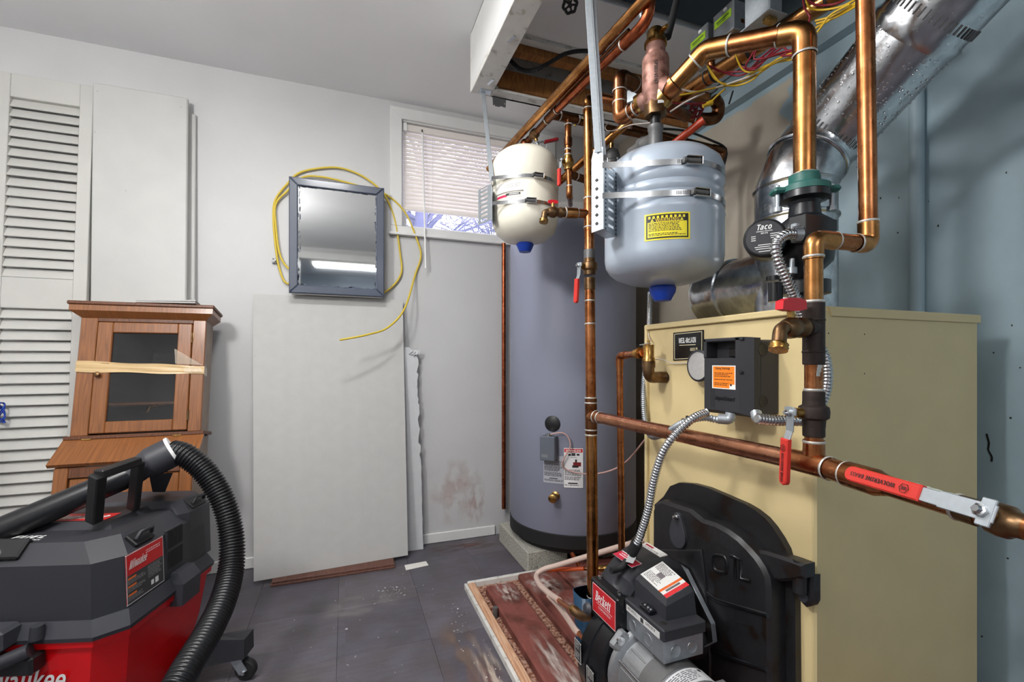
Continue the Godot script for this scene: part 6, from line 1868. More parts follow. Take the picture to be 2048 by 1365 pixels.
func cross_pipe() -> void:
	var a := along(pt(1175.5, 205, 1.45), pt(1186, 1206, 1.45), 832)
	var j := Vector3(0.772, a.y + 0.0, -0.566)
	j.y = 0.782
	var e := Vector3(0.706, 0.776, -0.24)
	var d := (j - a).normalized()
	var t := thing("copper_pipe", "bright copper cross pipe running from the golden riser towards the viewer", "pipe", j)
	pipe(t, [a, j], 0.0176, M.copper_new)
	part(t, "tee_branch", MB.new().tube([a, a + d * 0.045, a + d * 0.05], [0.0192, 0.0192, 0.0178], 20), M.copper)
	bead(t, a + d * 0.03, d, 0.0192)
	bead(t, a + d * 0.05, d, 0.0178)
	var d2 := (e - j).normalized()
	sleeve(t, j - d * 0.04, j + d2 * 0.03, 0.0195, M.copper, "tee")
	pipe(t, [j + d2 * 0.02, j + d2 * 0.075], 0.0182, M.copper)
	bead(t, j + d2 * 0.032, d2, 0.0195)
	sleeve(t, j + d2 * 0.066, j + d2 * 0.118, 0.0205, M.copper, "coupling")
	bead(t, j + d2 * 0.066, d2, 0.0195)
	part(t, "reducer", MB.new().tube([j + d2 * 0.116, j + d2 * 0.124, j + d2 * 0.135], [0.0205, 0.018, 0.015], 20), M.copper)
	pipe(t, [j + d2 * 0.12, j + d2 * 0.26], 0.0142, M.copper)
	# verdigris along the top of the last length
	var vg := MB.new()
	for k in 8:
		vg.box(j + d2 * (0.15 + 0.009 * k) + Vector3(-0.002, 0.0138, 0), Vector3(0.009 + 0.004 * (k % 3), 0.0012, 0.012), 0.0005, Basis(Vector3.UP, k * 0.9))
	part(t, "verdigris", vg, mat(c8(168, 178, 168), 0.9))
	sleeve(t, j + d2 * 0.225, j + d2 * 0.25, 0.0165, M.bronze, "coupling")
	bead(t, j + d2 * 0.226, d2, 0.0162)
	var c := j + d2 * 0.272
	ball_valve("brass ball valve at the far right with a red lever along the cross pipe", c, d2, on_x(2012, 1035, 0.676) - c, on_x(1775, 968, 0.705) - on_x(2012, 1035, 0.676), 0.0115, M.bronze, {"lever": 0.178, "wide": 0.0185, "stem": 0.031, "half": 0.024, "crank": 0.02, "print": (on_x(1775, 968, 0.705) - on_x(2012, 1035, 0.676)).normalized()})
	pipe(t, [j + d2 * 0.28, j + d2 * 0.5], 0.0142, M.copper)

func right_riser() -> void:
	var b := Vector3(0.772, 0.79, -0.566)
	var a := pt(1627, 478, 0.80)
	var t := thing("copper_pipe", "brown copper riser in front of the boiler, turning right below a second vertical pipe", "pipe", b)
	var d := (b - a).normalized()
	var at := func(py: float) -> Vector3: return along(a, b, py)
	part(t, "tee_branch", MB.new().tube([b + Vector3(0, -0.008, 0), at.call(905), at.call(880)], [0.0178, 0.017, 0.0165], 20), M.copper)
	pipe(t, [at.call(612), at.call(908)], 0.0142, M.copper)
	bead(t, at.call(884), d, 0.0165)
	sleeve(t, at.call(605), at.call(730), 0.0172, M.iron, "tee")
	for y in [604, 641, 704]:
		bead(t, at.call(y), d, 0.0168, M.solder if y == 604 else M.iron)
	var sm := MB.new()
	for k in 4:
		sm.box(at.call(724 + k * 8) + Vector3(-0.002 - 0.002 * k, 0, 0.0140), Vector3(0.010 - 0.001 * k, 0.0085, 0.0012), 0.0005, Basis(Vector3.UP, -0.25))
	part(t, "flux_smear", sm, M.solder)
	bead(t, at.call(722), d, 0.0146)
	bead(t, at.call(780), d, 0.0146)
	sleeve(t, at.call(783), at.call(806), 0.0172, M.iron, "socket")
	sleeve(t, at.call(842), at.call(874), 0.0172, M.iron, "socket")
	var c: Vector3 = at.call(826)
	ball_valve("dark ball valve with a printed red lever on the brown copper riser", c, d, Vector3(-1, 0, -0.28), Vector3(-0.02, -1, -0.06), 0.0142, M.iron, {"lever": 0.128, "wide": 0.0155, "stem": 0.043, "half": 0.025, "crank": 0.45, "print": Vector3(0.01, -1.0, -0.05).normalized()})
	# upper run
	var e := pt(1737, 490, 0.838)
	e.y = a.y
	var top := Vector3(e.x, 2.3, e.z)
	top = e + (pt(1730, 0, 0.838) - pt(1737, 490, 0.838)) * 1.35
	pipe(t, [at.call(640), at.call(520)], 0.0146, M.copper_gold)
	pipe(t, [at.call(519), a, a.lerp(e, 0.36)], 0.0162, M.copper_gold, 0.03, "elbow")
	bead(t, at.call(514), d, 0.0158)
	pipe(t, [a.lerp(e, 0.3), a.lerp(e, 0.85)], 0.0145, M.copper)
	bead(t, a.lerp(e, 0.37), e - a, 0.0155)
	pipe(t, [a.lerp(e, 0.78), e, e.lerp(top, 0.065)], 0.0165, M.copper_gold, 0.026, "elbow")
	bead(t, a.lerp(e, 0.77), e - a, 0.0158)
	bead(t, e.lerp(top, 0.068), top - e, 0.016)
	pipe(t, [e.lerp(top, 0.055), top], 0.0146, M.copper)
	# drain cock on the tee
	var q: Vector3 = at.call(655)
	var o := pt(1530, 658, 0.735)
	var dir := (o - q).normalized()
	sleeve(t, q, q + dir * 0.026, 0.0165, M.iron, "tee_branch")
	hose_bib("large brass drain cock with a red handle over the black control box", q + dir * 0.020, dir, 0.076, 0.0136, Vector3(-0.012, -0.032, 0.006), M.bronze, 0.034)

func pump_line() -> void:
	var a := pt(1603, 62, 0.94)
	var p0 := Vector3(0, 0, 0)
	var top := pt(1609, 100, 0.94)
	var low := pt(1612, 362, 0.94)
	low = Vector3(top.x, low.y, top.z)
	var t := thing("copper_pipe", "thick golden copper pipe bending down from the air separator to the pump", "pipe", low)
	var c0 := pt(1352, 166, 1.13)
	var c1 := pt(1412, 100, 1.075)
	pipe(t, [c0, c0.lerp(c1, 0.72)], 0.0205, M.copper_gold)
	pipe(t, [c0.lerp(c1, 0.66), c1, c1.lerp(a, 0.28)], 0.0222, M.copper_gold, 0.06, "elbow")
	bead(t, c0.lerp(c1, 0.66), c1 - c0, 0.0215)
	bead(t, c1.lerp(a, 0.28), a - c1, 0.0218)
	pipe(t, [c1.lerp(a, 0.26), c1.lerp(a, 0.80)], 0.0205, M.copper)
	var el := Vector3(top.x, a.y, top.z)
	pipe(t, [c1.lerp(el, 0.76), el, el.lerp(low, 0.16)], 0.0225, M.copper_gold, 0.05, "elbow")
	bead(t, c1.lerp(el, 0.76), el - c1, 0.0218)
	bead(t, el.lerp(low, 0.16), Vector3.DOWN, 0.0218)
	pipe(t, [el.lerp(low, 0.14), low], 0.0205, M.copper_gold)
	sleeve(t, low + Vector3(0, 0.012, 0), low - Vector3(0, 0.006, 0), 0.0225, M.copper_gold, "adapter")
	part(t, "adapter_hex", MB.new().lathe([Vector2(0.02, -0.022), Vector2(0.0265, -0.022), Vector2(0.0265, -0.008), Vector2(0.022, -0.004), Vector2(0, -0.004)], low, Vector3.UP, 8), M.copper)
	bead(t, low + Vector3(0, 0.013, 0), Vector3.UP, 0.0215)
	part(t, "adapter", MB.new().lathe([Vector2(0, 0.03), Vector2(0.026, 0.03), Vector2(0.027, 0.012), Vector2(0.0215, 0.0), Vector2(0, 0.0)].duplicate(), c0 - (c1 - c0).normalized() * 0.032, (c1 - c0), 22), M.copper)
	part(t, "adapter_hex", MB.new().lathe([Vector2(0, -0.004), Vector2(0.029, -0.004), Vector2(0.029, 0.012), Vector2(0, 0.012)], c0 - (c1 - c0).normalized() * 0.045, (c1 - c0), 8), M.brass)
	# circulator pump with its flanges
	var f := Vector3(low.x, on_x(0, 0, 1).y, low.z)
	var yf := pt(1612, 380, 0.94).y
	var pu := thing("circulator_pump", "black circulator pump with a round labelled motor hung under the green flange", "pump", Vector3(low.x, pt(1612, 606, 0.94).y, low.z))
	var ax := Vector3(low.x, 0, low.z)
	part(pu, "top_flange", MB.new().lathe([Vector2(0, yf - 0.008), Vector2(0.046, yf - 0.008), Vector2(0.046, yf + 0.004), Vector2(0.034, yf + 0.008), Vector2(0.03, yf + 0.012), Vector2(0, yf + 0.012)], ax, Vector3.UP, 28).lathe([Vector2(0, yf + 0.008), Vector2(0.031, yf + 0.008), Vector2(0.031, yf + 0.028), Vector2(0.026, yf + 0.032), Vector2(0, yf + 0.032)], ax, Vector3.UP, 6), M.green)
	for s in [-1.0, 1.0]:
		part(pu, "flange_ear", MB.new().box(ax + Vector3(s * 0.04, yf - 0.002, s * 0.02), Vector3(0.04, 0.012, 0.03), 0.004, Basis(Vector3.UP, -0.46)), M.green)
		part(pu, "flange_bolt", MB.new().tube([ax + Vector3(s * 0.048, yf - 0.04, s * 0.023), ax + Vector3(s * 0.048, yf + 0.01, s * 0.023)], 0.005, 10).lathe([Vector2(0, 0), Vector2(0.010, 0), Vector2(0.010, 0.009), Vector2(0, 0.009)], ax + Vector3(s * 0.048, yf - 0.045, s * 0.023), Vector3.UP, 6), M.zinc)
	part(pu, "pump_flange", MB.new().lathe([Vector2(0, yf - 0.036), Vector2(0.026, yf - 0.036), Vector2(0.03, yf - 0.026), Vector2(0.046, yf - 0.022), Vector2(0.046, yf - 0.009), Vector2(0, yf - 0.009)], ax, Vector3.UP, 28), M.pump)
	var ym := pt(1612, 480, 0.94).y
	part(pu, "volute", MB.new().lathe([Vector2(0, -0.1), Vector2(0.026, -0.1), Vector2(0.03, -0.06), Vector2(0.05, -0.04), Vector2(0.056, 0.0), Vector2(0.05, 0.04), Vector2(0.03, 0.056), Vector2(0.026, 0.09), Vector2(0, 0.09)], Vector3(ax.x, ym - 0.008, ax.z), Vector3.UP, 26), M.pump)
	var yl := pt(1612, 578, 0.94).y
	part(pu, "lower_flange", MB.new().lathe([Vector2(0, yl - 0.03), Vector2(0.03, yl - 0.03), Vector2(0.03, yl - 0.016), Vector2(0.046, yl - 0.012), Vector2(0.046, yl + 0.014), Vector2(0.028, yl + 0.018), Vector2(0, yl + 0.018)], ax, Vector3.UP, 26), M.pump)
	part(pu, "lower_bolt", MB.new().lathe([Vector2(0, 0), Vector2(0.010, 0), Vector2(0.010, 0.012), Vector2(0.005, 0.013), Vector2(0.005, 0.03), Vector2(0, 0.03)], pt(1584, 548, 0.90), Vector3.UP, 6), M.zinc)
	part(pu, "riser_nipple", MB.new().tube([Vector3(ax.x, 1.06, ax.z), Vector3(ax.x, yl - 0.02, ax.z)], 0.021, 18), M.iron)
	# motor: its axis comes towards the viewer and left
	var mc := pt(1529, 476, 0.895)
	var back := pt(1600, 476, 0.945)
	var ad := (mc - back)
	ad.y = 0
	ad = Vector3(-0.80, 0, 0.60).normalized()
	part(pu, "motor", MB.new().lathe([Vector2(0, -0.075), Vector2(0.034, -0.075), Vector2(0.037, -0.06), Vector2(0.0385, -0.004), Vector2(0.036, 0.0), Vector2(0.034, 0.002), Vector2(0, 0.002)], mc, ad, 36), M.pump)
	part(pu, "rating_disc", MB.new().lathe([Vector2(0.033, 0.002), Vector2(0.0325, 0.003), Vector2(0, 0.003)], mc, ad, 36), M.plastic)
	var rt := Vector3.UP.cross(ad).normalized()
	var dc := mc + ad * 0.003
	letters(pu, "Taco", dc + Vector3(0, 0.021, 0), rt, Vector3.UP, 0.026, M.white, {"height": 0.011, "shear": 0.2, "weight": 800})
	letters(pu, "CARTRIDGE CIRCULATOR", dc + Vector3(0, 0.0125, 0), rt, Vector3.UP, 0.028, M.white, {"height": 0.0022})
	letters(pu, "007-F5", dc + Vector3(0, 0.0085, 0), rt, Vector3.UP, 0.012, M.white, {"height": 0.0028})
	var rows := [[-0.019, 0.004, 0.008], [-0.019, 0.0, 0.008], [-0.019, -0.004, 0.008], [0.018, 0.006, 0.016], [0.018, 0.002, 0.016], [0.018, -0.002, 0.014], [0.019, -0.006, 0.006], [0.0, -0.014, 0.022], [0.0, -0.018, 0.034], [0.0, -0.022, 0.03], [0.0, -0.027, 0.02]]
	for q in rows:
		part(pu, "small_print", MB.new().box(dc + rt * q[0] + Vector3(0, q[1], 0) + ad * 0.0003, Vector3(q[2], 0.0013, 0.0005), 0.0, Basis(rt, Vector3.UP, ad)), M.white)
	# wiring box on its side
	var bc := pt(1633, 468, 0.90)
	var bb := Basis(rt, Vector3.UP, ad)
	part(pu, "wiring_box", slab4([pt(1579, 486, 0.885), pt(1612, 486, 0.86), pt(1612, 428, 0.86), pt(1579, 436, 0.885)], 0.06), M.pump)
	part(pu, "wiring_box_cover", MB.new().loft([[pt(1611, 490, 0.86), pt(1674, 492, 0.885), pt(1672, 492, 0.95), pt(1600, 490, 0.93)], [pt(1611, 427, 0.86), pt(1674, 440, 0.885), pt(1672, 440, 0.95), pt(1600, 432, 0.93)]]), M.pump)

func separator() -> void:
	var c := pt(1311, 160, 1.165)
	var t := thing("air_separator", "mottled pink bronze air separator with a brass cap over the blue grey tank", "air separator", Vector3(c.x, pt(1311, 238, 1.165).y, c.z))
	var ax := Vector3(c.x, 0, c.z)
	var y := func(py: float) -> float: return pt(1311, py, 1.165).y
	part(t, "body", MB.new().lathe([Vector2(0, y.call(212)), Vector2(0.024, y.call(212)), Vector2(0.0315, y.call(190)), Vector2(0.0335, y.call(182)), Vector2(0.0335, y.call(122)), Vector2(0.031, y.call(116)), Vector2(0.0245, y.call(114)), Vector2(0.0235, y.call(84)), Vector2(0, y.call(84))], ax, Vector3.UP, 32), M.bronze_pink)
	part(t, "cap", MB.new().lathe([Vector2(0, y.call(92)), Vector2(0.028, y.call(92)), Vector2(0.028, y.call(85)), Vector2(0.022, y.call(82)), Vector2(0.0225, y.call(66)), Vector2(0.017, y.call(60)), Vector2(0, y.call(60))], ax, Vector3.UP, 28), M.brass)
	part(t, "vent_screw", MB.new().tube([ax + Vector3(0.008, y.call(66), 0.008), pt(1334, 52, 1.13)], [0.007, 0.0055], 10), M.brass)
	part(t, "bottom_hex", MB.new().lathe([Vector2(0, y.call(233)), Vector2(0.028, y.call(233)), Vector2(0.0285, y.call(212)), Vector2(0.026, y.call(206)), Vector2(0, y.call(206))], ax, Vector3.UP, 6), M.bronze)
	part(t, "size_tag", slab4([pt(1316, 206, 1.135), pt(1328, 205, 1.137), pt(1328, 199, 1.137), pt(1316, 200, 1.135)], 0.001), M.white)
	var lo := ax + Vector3(0, y.call(160), 0)
	letters(t, "SPIROVENT", ax, Vector3.UP, Vector3.RIGHT, 0.06, M.ink, {"height": 0.008, "centre": lo, "called": "cast_lettering", "bend": func(x: float, h: float, _l: float) -> Vector3: return Vector3(ax.x + sin(-0.62 + h / 0.0335) * 0.0341, lo.y - x, ax.z + cos(-0.62 + h / 0.0335) * 0.0341)})
	# ports
	var pr := pt(1334, 184, 1.15)
	part(t, "port", MB.new().tube([ax + Vector3(0, y.call(170), 0), pt(1338, 180, 1.14)], 0.026, 20), M.bronze_pink)
	part(t, "port", MB.new().tube([ax + Vector3(0, y.call(190), 0), pt(1286, 206, 1.20)], 0.024, 20), M.bronze_pink)
	part(t, "port_hex", MB.new().lathe([Vector2(0, 0), Vector2(0.027, 0), Vector2(0.027, 0.014), Vector2(0, 0.014)], pt(1287, 203, 1.20), pt(1260, 225, 1.24) - pt(1287, 203, 1.20), 6), M.brass)
	# loop of copper on its left: out, up and back under the joists
	var q0 := pt(1284, 208, 1.205)
	var q1 := pt(1239, 240, 1.27)
	var q2 := Vector3(q1.x, pt(1239, 150, 1.27).y, q1.z)
	var q3 := pt(1300, 152, 1.36)
	q3.y = q2.y
	var p := thing("copper_pipe", "copper loop left of the air separator, two elbows under the joists", "pipe", q1)
	pipe(p, [q0, q0.lerp(q1, 0.55)], 0.0175, M.copper)
	bead(p, q0.lerp(q1, 0.28), q1 - q0, 0.0178)
	pipe(p, [q0.lerp(q1, 0.42), q1, q1.lerp(q2, 0.42)], 0.0195, M.copper, 0.04, "elbow")
	bead(p, q0.lerp(q1, 0.5), q1 - q0, 0.0188)
	bead(p, q1.lerp(q2, 0.38), Vector3.UP, 0.0188)
	pipe(p, [q1.lerp(q2, 0.3), q1.lerp(q2, 0.8)], 0.0176, M.copper)
	pipe(p, [q1.lerp(q2, 0.62), q2, q2.lerp(q3, 0.5)], 0.0195, M.copper_dark, 0.04, "elbow")
	bead(p, q1.lerp(q2, 0.64), Vector3.UP, 0.0188)
	bead(p, q2.lerp(q3, 0.5), q3 - q2, 0.0188)
	pipe(p, [q2.lerp(q3, 0.4), q2.lerp(q3, 2.4)], 0.0176, M.copper_dark)
	# iron nipples down to the tank
	var n := thing("iron_pipe", "grey iron nipple and tee joining the air separator to the tank below", "pipe", Vector3(ax.x, y.call(292), ax.z))
	part(n, "nipple", MB.new().tube([ax + Vector3(0, y.call(226), 0), ax + Vector3(0, y.call(262), 0)], 0.0128, 16), M.gloss_black)
	part(n, "tee", MB.new().lathe([Vector2(0, y.call(300)), Vector2(0.0175, y.call(300)), Vector2(0.0175, y.call(262)), Vector2(0.0195, y.call(260)), Vector2(0.0195, y.call(253)), Vector2(0.015, y.call(251)), Vector2(0, y.call(251))], ax, Vector3.UP, 20), M.iron_grey)
	var g0 := ax + Vector3(0, y.call(276), 0)
	var g1 := pt(1286, 290, 1.23)
	var g2 := pt(1262, 305, 1.30)
	part(n, "tee_branch", MB.new().tube([g0, g1], 0.0165, 16).lathe([Vector2(0.0165, -0.008), Vector2(0.0205, -0.006), Vector2(0.0205, 0.006), Vector2(0.0165, 0.008)], g1, g1 - g0, 16), M.iron_grey)
	part(n, "nipple", MB.new().tube([g1, g2], 0.0135, 14), M.iron_grey)
	# fill valve behind the tank
	var f := pt(1223, 330, 1.62)
	var fv := thing("fill_valve", "grey bell shaped water feed valve behind the perforated bracket", "valve", f - Vector3(0, 0.05, 0))
	part(fv, "bell", MB.new().lathe([Vector2(0, -0.004), Vector2(0.04, -0.004), Vector2(0.041, 0.004), Vector2(0.032, 0.01), Vector2(0.03, 0.03), Vector2(0.024, 0.048), Vector2(0.014, 0.056), Vector2(0.009, 0.058), Vector2(0, 0.058)], f + Vector3(0, 0.0, 0), Vector3.UP, 24), M.iron_grey)
	part(fv, "body", MB.new().lathe([Vector2(0, -0.05), Vector2(0.024, -0.05), Vector2(0.028, -0.02), Vector2(0.041, -0.012), Vector2(0.041, -0.004), Vector2(0, -0.004)], f, Vector3.UP, 20), M.bronze)
	part(fv, "adjusting_stem", MB.new().tube([f + Vector3(0, 0.056, 0), f + Vector3(0, 0.098, 0)], 0.0085, 6), M.brass)
	for s in [Vector3(-0.03, 0, 0.024), Vector3(0.034, 0, 0.018), Vector3(0.0, 0, 0.038)]:
		part(fv, "bell_screw", MB.new().tube([f + s - Vector3(0, 0.014, 0), f + s + Vector3(0, 0.01, 0)], 0.004, 8), M.zinc)

func tank_feeds() -> void:
	# two runs from the joists down to the cream tank
	var a0 := pt(1292, -4, 1.075)
	var a1 := pt(1000, 314, 1.86)
	var ad := (a0 - a1).normalized()
	var t := thing("copper_pipe", "upper golden copper pipe slanting towards the viewer over the cream tank", "pipe", a1)
	pipe(t, [a1 - ad * 0.12, a0 + ad * 0.5], 0.0136, M.copper_gold)
	var b0 := pt(1298, 40, 1.10)
	var b1 := pt(1108, 226, 1.53)
	var b2 := pt(1038, 302, 1.76)
	var bd := (b1 - b0).normalized()
	var u := thing("copper_pipe", "lower reddish copper pipe feeding the cream tank beside the golden one", "pipe", b2)
	pipe(u, [b0 + Vector3(0.0, 0.26, 0.02), b0 + Vector3(0, 0.0, 0), b0 + bd * 0.1], 0.0142, M.copper_red, 0.04, "elbow")
	pipe(u, [b0 + bd * 0.04, b1], 0.0115, M.copper_red)
	part(u, "pipe", MB.new().tube([b0 + bd * 0.06 + Vector3(-0.012, 0.012, 0), b1 + Vector3(-0.012, 0.012, 0)], 0.0045, 10), M.copper_dark)
	bead(u, b0 + bd * 0.1, bd, 0.0138)
	sleeve(u, b1 - bd * 0.02, b1 + bd * 0.05, 0.0142, M.copper_dark, "tee")
	var cd := (b2 - b1).normalized()
	pipe(u, [b1, b2], 0.0115, M.copper_dark)
	bead(u, b1 - bd * 0.02, bd, 0.013)
	bead(u, along_x(b2, b1, 1094), cd, 0.013)
	sleeve(u, along_x(b2, b1, 1060), along_x(b2, b1, 1050), 0.0135, M.copper_dark, "coupling")
	bead(u, along_x(b2, b1, 1046), cd, 0.0128)
	var c := pt(1050, 722, 1.7)
	var nk := Vector3(c.x, 1.752, c.z)
	part(u, "tank_elbow", MB.new().tube(rounded([along_x(b2, b1, 1047), nk + Vector3(0, 0.03, 0), nk + Vector3(0, -0.002, 0)], 0.03), [0.015, 0.0155, 0.016, 0.0165, 0.017, 0.0175, 0.018, 0.0185, 0.019], 16), M.copper_dark)
	ball_valve("small ball valve with a dark red lever on the feed above the cream tank", along_x(b2, b1, 1069), cd, Vector3(0.35, -1, 0.3), Vector3(1, 0.6, 0.1), 0.0105, M.bronze, {"lever": 0.085, "wide": 0.0125, "stem": 0.032, "half": 0.022, "grip": mat(c8(150, 28, 34), 0.4)})
	# branch to the right, and its drop with a valve
	var h0 := b1 + bd * 0.02
	var h1 := pt(1136, 236, 1.56)
	h1.y = h0.y
	var h2 := Vector3(1.53, h0.y, h1.z - 0.06)
	h2 = h1 + Vector3(0.62, 0, -0.02)
	var v := thing("copper_pipe", "dark copper branch crossing under the joists with a drop to a small valve", "pipe", Vector3(h1.x, 1.5, h1.z))
	pipe(v, [h0, h2], 0.0115, M.copper_dark)
	sleeve(v, h1 - Vector3(0.026, 0, 0), h1 + Vector3(0.036, 0, 0), 0.0145, M.copper_dark, "tee")
	bead(v, h1 - Vector3(0.03, 0, 0), Vector3.RIGHT, 0.013)
	bead(v, h1 + Vector3(0.04, 0, 0), Vector3.RIGHT, 0.013)
	var d1 := pt(1139, 330, 1.56)
	d1 = Vector3(h1.x, d1.y, h1.z)
	pipe(v, [h1, d1], 0.0115, M.copper)
	bead(v, pt(1137, 250, 1.56), Vector3.UP, 0.013)
	sleeve(v, Vector3(h1.x, pt(0, 276, 1.56).y, h1.z), Vector3(h1.x, pt(0, 292, 1.56).y, h1.z), 0.0145, M.copper_dark, "coupling")
	bead(v, Vector3(h1.x, pt(0, 300, 1.56).y, h1.z), Vector3.UP, 0.0118)
	bead(v, Vector3(h1.x, pt(0, 310, 1.56).y, h1.z), Vector3.UP, 0.0118)
	var vc := Vector3(h1.x + 0.001, pt(0, 326, 1.56).y, h1.z)
	ball_valve("small brass ball valve with a thin hanging red lever right of the cream tank", vc, Vector3.DOWN, Vector3(-1, 0, 0.25), Vector3(-0.06, -1, 0), 0.0115, M.brass, {"lever": 0.088, "wide": 0.010, "stem": 0.034, "half": 0.024, "crank": 0.7})
	var d2 := Vector3(h1.x + 0.005, pt(0, 392, 1.56).y, h1.z)
	pipe(v, [vc, d2 + Vector3(0, 0.03, 0)], 0.0092, M.copper)
	pipe(v, [d2 + Vector3(0, 0.035, 0), d2, d2 + Vector3(0.035, 0.016, -0.06)], 0.0108, M.copper, 0.02, "elbow")
	pipe(v, [d2 + Vector3(0.02, 0.01, -0.035), d2 + Vector3(0.14, 0.07, -0.26)], 0.0092, M.copper)
	bead(v, d2 + Vector3(0, 0.034, 0), Vector3.UP, 0.0104)
	bead(v, d2 + Vector3(0.026, 0.012, -0.045), Vector3(0.035, 0.016, -0.06), 0.0104)
	var tb := Vector3(h1.x + 0.002, pt(0, 348, 1.56).y, h1.z)
	pipe(v, [tb, tb + Vector3(0.1, 0, -0.03)], 0.0135, M.copper_dark, 0.0, "tee_branch")
	bead(v, tb + Vector3(0.035, 0, -0.01), Vector3(0.1, 0, -0.03), 0.0135)
	# slanting pipe to the feed valve
	var s0 := pt(1118, 364, 1.70)
	var s1 := pt(1262, 240, 1.52)
	single("copper_pipe", MB.new().tube([s0, s1], 0.0135, 18), M.copper_gold, "slanting copper pipe crossing behind the golden riser and the long strut", "pipe")
	# run along the wall at the back: lines to the right
	var r0 := pt(1218, 200, 1.72)
	var r1 := pt(1412, 240, 1.66)
	var r2 := r1 + Vector3(0.035, 0.03, 0.05)
	var w := thing("copper_pipe", "brown copper pipe crossing to an elbow beside the right wall", "pipe", r1)
	pipe(w, [r0 + (r0 - r1) * 0.1, r1], 0.0195, M.copper)
	pipe(w, [r0.lerp(r1, 0.88), r1, r1 + Vector3(0.045, 0.012, 0.01), r1 + Vector3(0.04, 0.05, 0.02), r1 + Vector3(0.01, 0.06, 0.03)], 0.022, M.copper_dark, 0.045, "elbow")
	bead(w, r0.lerp(r1, 0.9), r1 - r0, 0.0212)
	single("copper_pipe", MB.new().tube([pt(1330, 302, 1.5), pt(1408, 240, 1.42)], 0.0125, 16), M.tube_red, "bright orange red pipe slanting up behind the blue grey tank", "pipe")
	var k0 := pt(1262, 256, 1.70)
	var k1 := pt(1452, 302, 1.78)
	var k2 := Vector3(k1.x, 1.35, k1.z)
	var kk := thing("copper_pipe", "dark copper pipe turning down the right wall behind the blue grey tank", "pipe", Vector3(k1.x, 1.35, k1.z))
	pipe(kk, [k0, k1 - (k1 - k0).normalized() * 0.05], 0.0115, M.copper_dark)
	pipe(kk, [k1 - (k1 - k0).normalized() * 0.06, k1, k1 + Vector3(-0.02, -0.05, -0.02), k1 + Vector3(-0.022, -0.1, -0.02)], 0.0135, M.copper_dark, 0.03, "elbow")
	pipe(kk, [k1 + Vector3(-0.022, -0.08, -0.02), k1 + Vector3(-0.022, -0.6, -0.02)], 0.0115, M.copper)
	single("copper_tube", MB.new().tube(curve([pt(1320, 258, 1.62), pt(1370, 262, 1.66), pt(1420, 280, 1.74), pt(1452, 298, 1.77), pt(1448, 330, 1.78)], 0.02), 0.0042, 8), M.black, "thin black line strapped over the dark copper pipe", "cable")
	# straight pipe beside the water heater
	single("copper_pipe", MB.new().tube([on_z(1007.5, 487, -2.36), on_z(1007.5, 1018, -2.36)], 0.0112, 16), M.copper_red, "straight copper pipe against the wall left of the water heater", "pipe")


# ---------------------------------------------------------------- flue, conduits, wires, bulkhead things, hearth tray
func ribs(p: Array, r: float, depth: float, gap: float) -> MB:
	var cv := curve(p, gap / 4.0)
	var rad := PackedFloat32Array()
	for i in cv.size():
		rad.append(r - depth * 0.5 + depth * 0.5 * cos(i * TAU / 4.0))
	return MB.new().tube(cv, rad, 14)

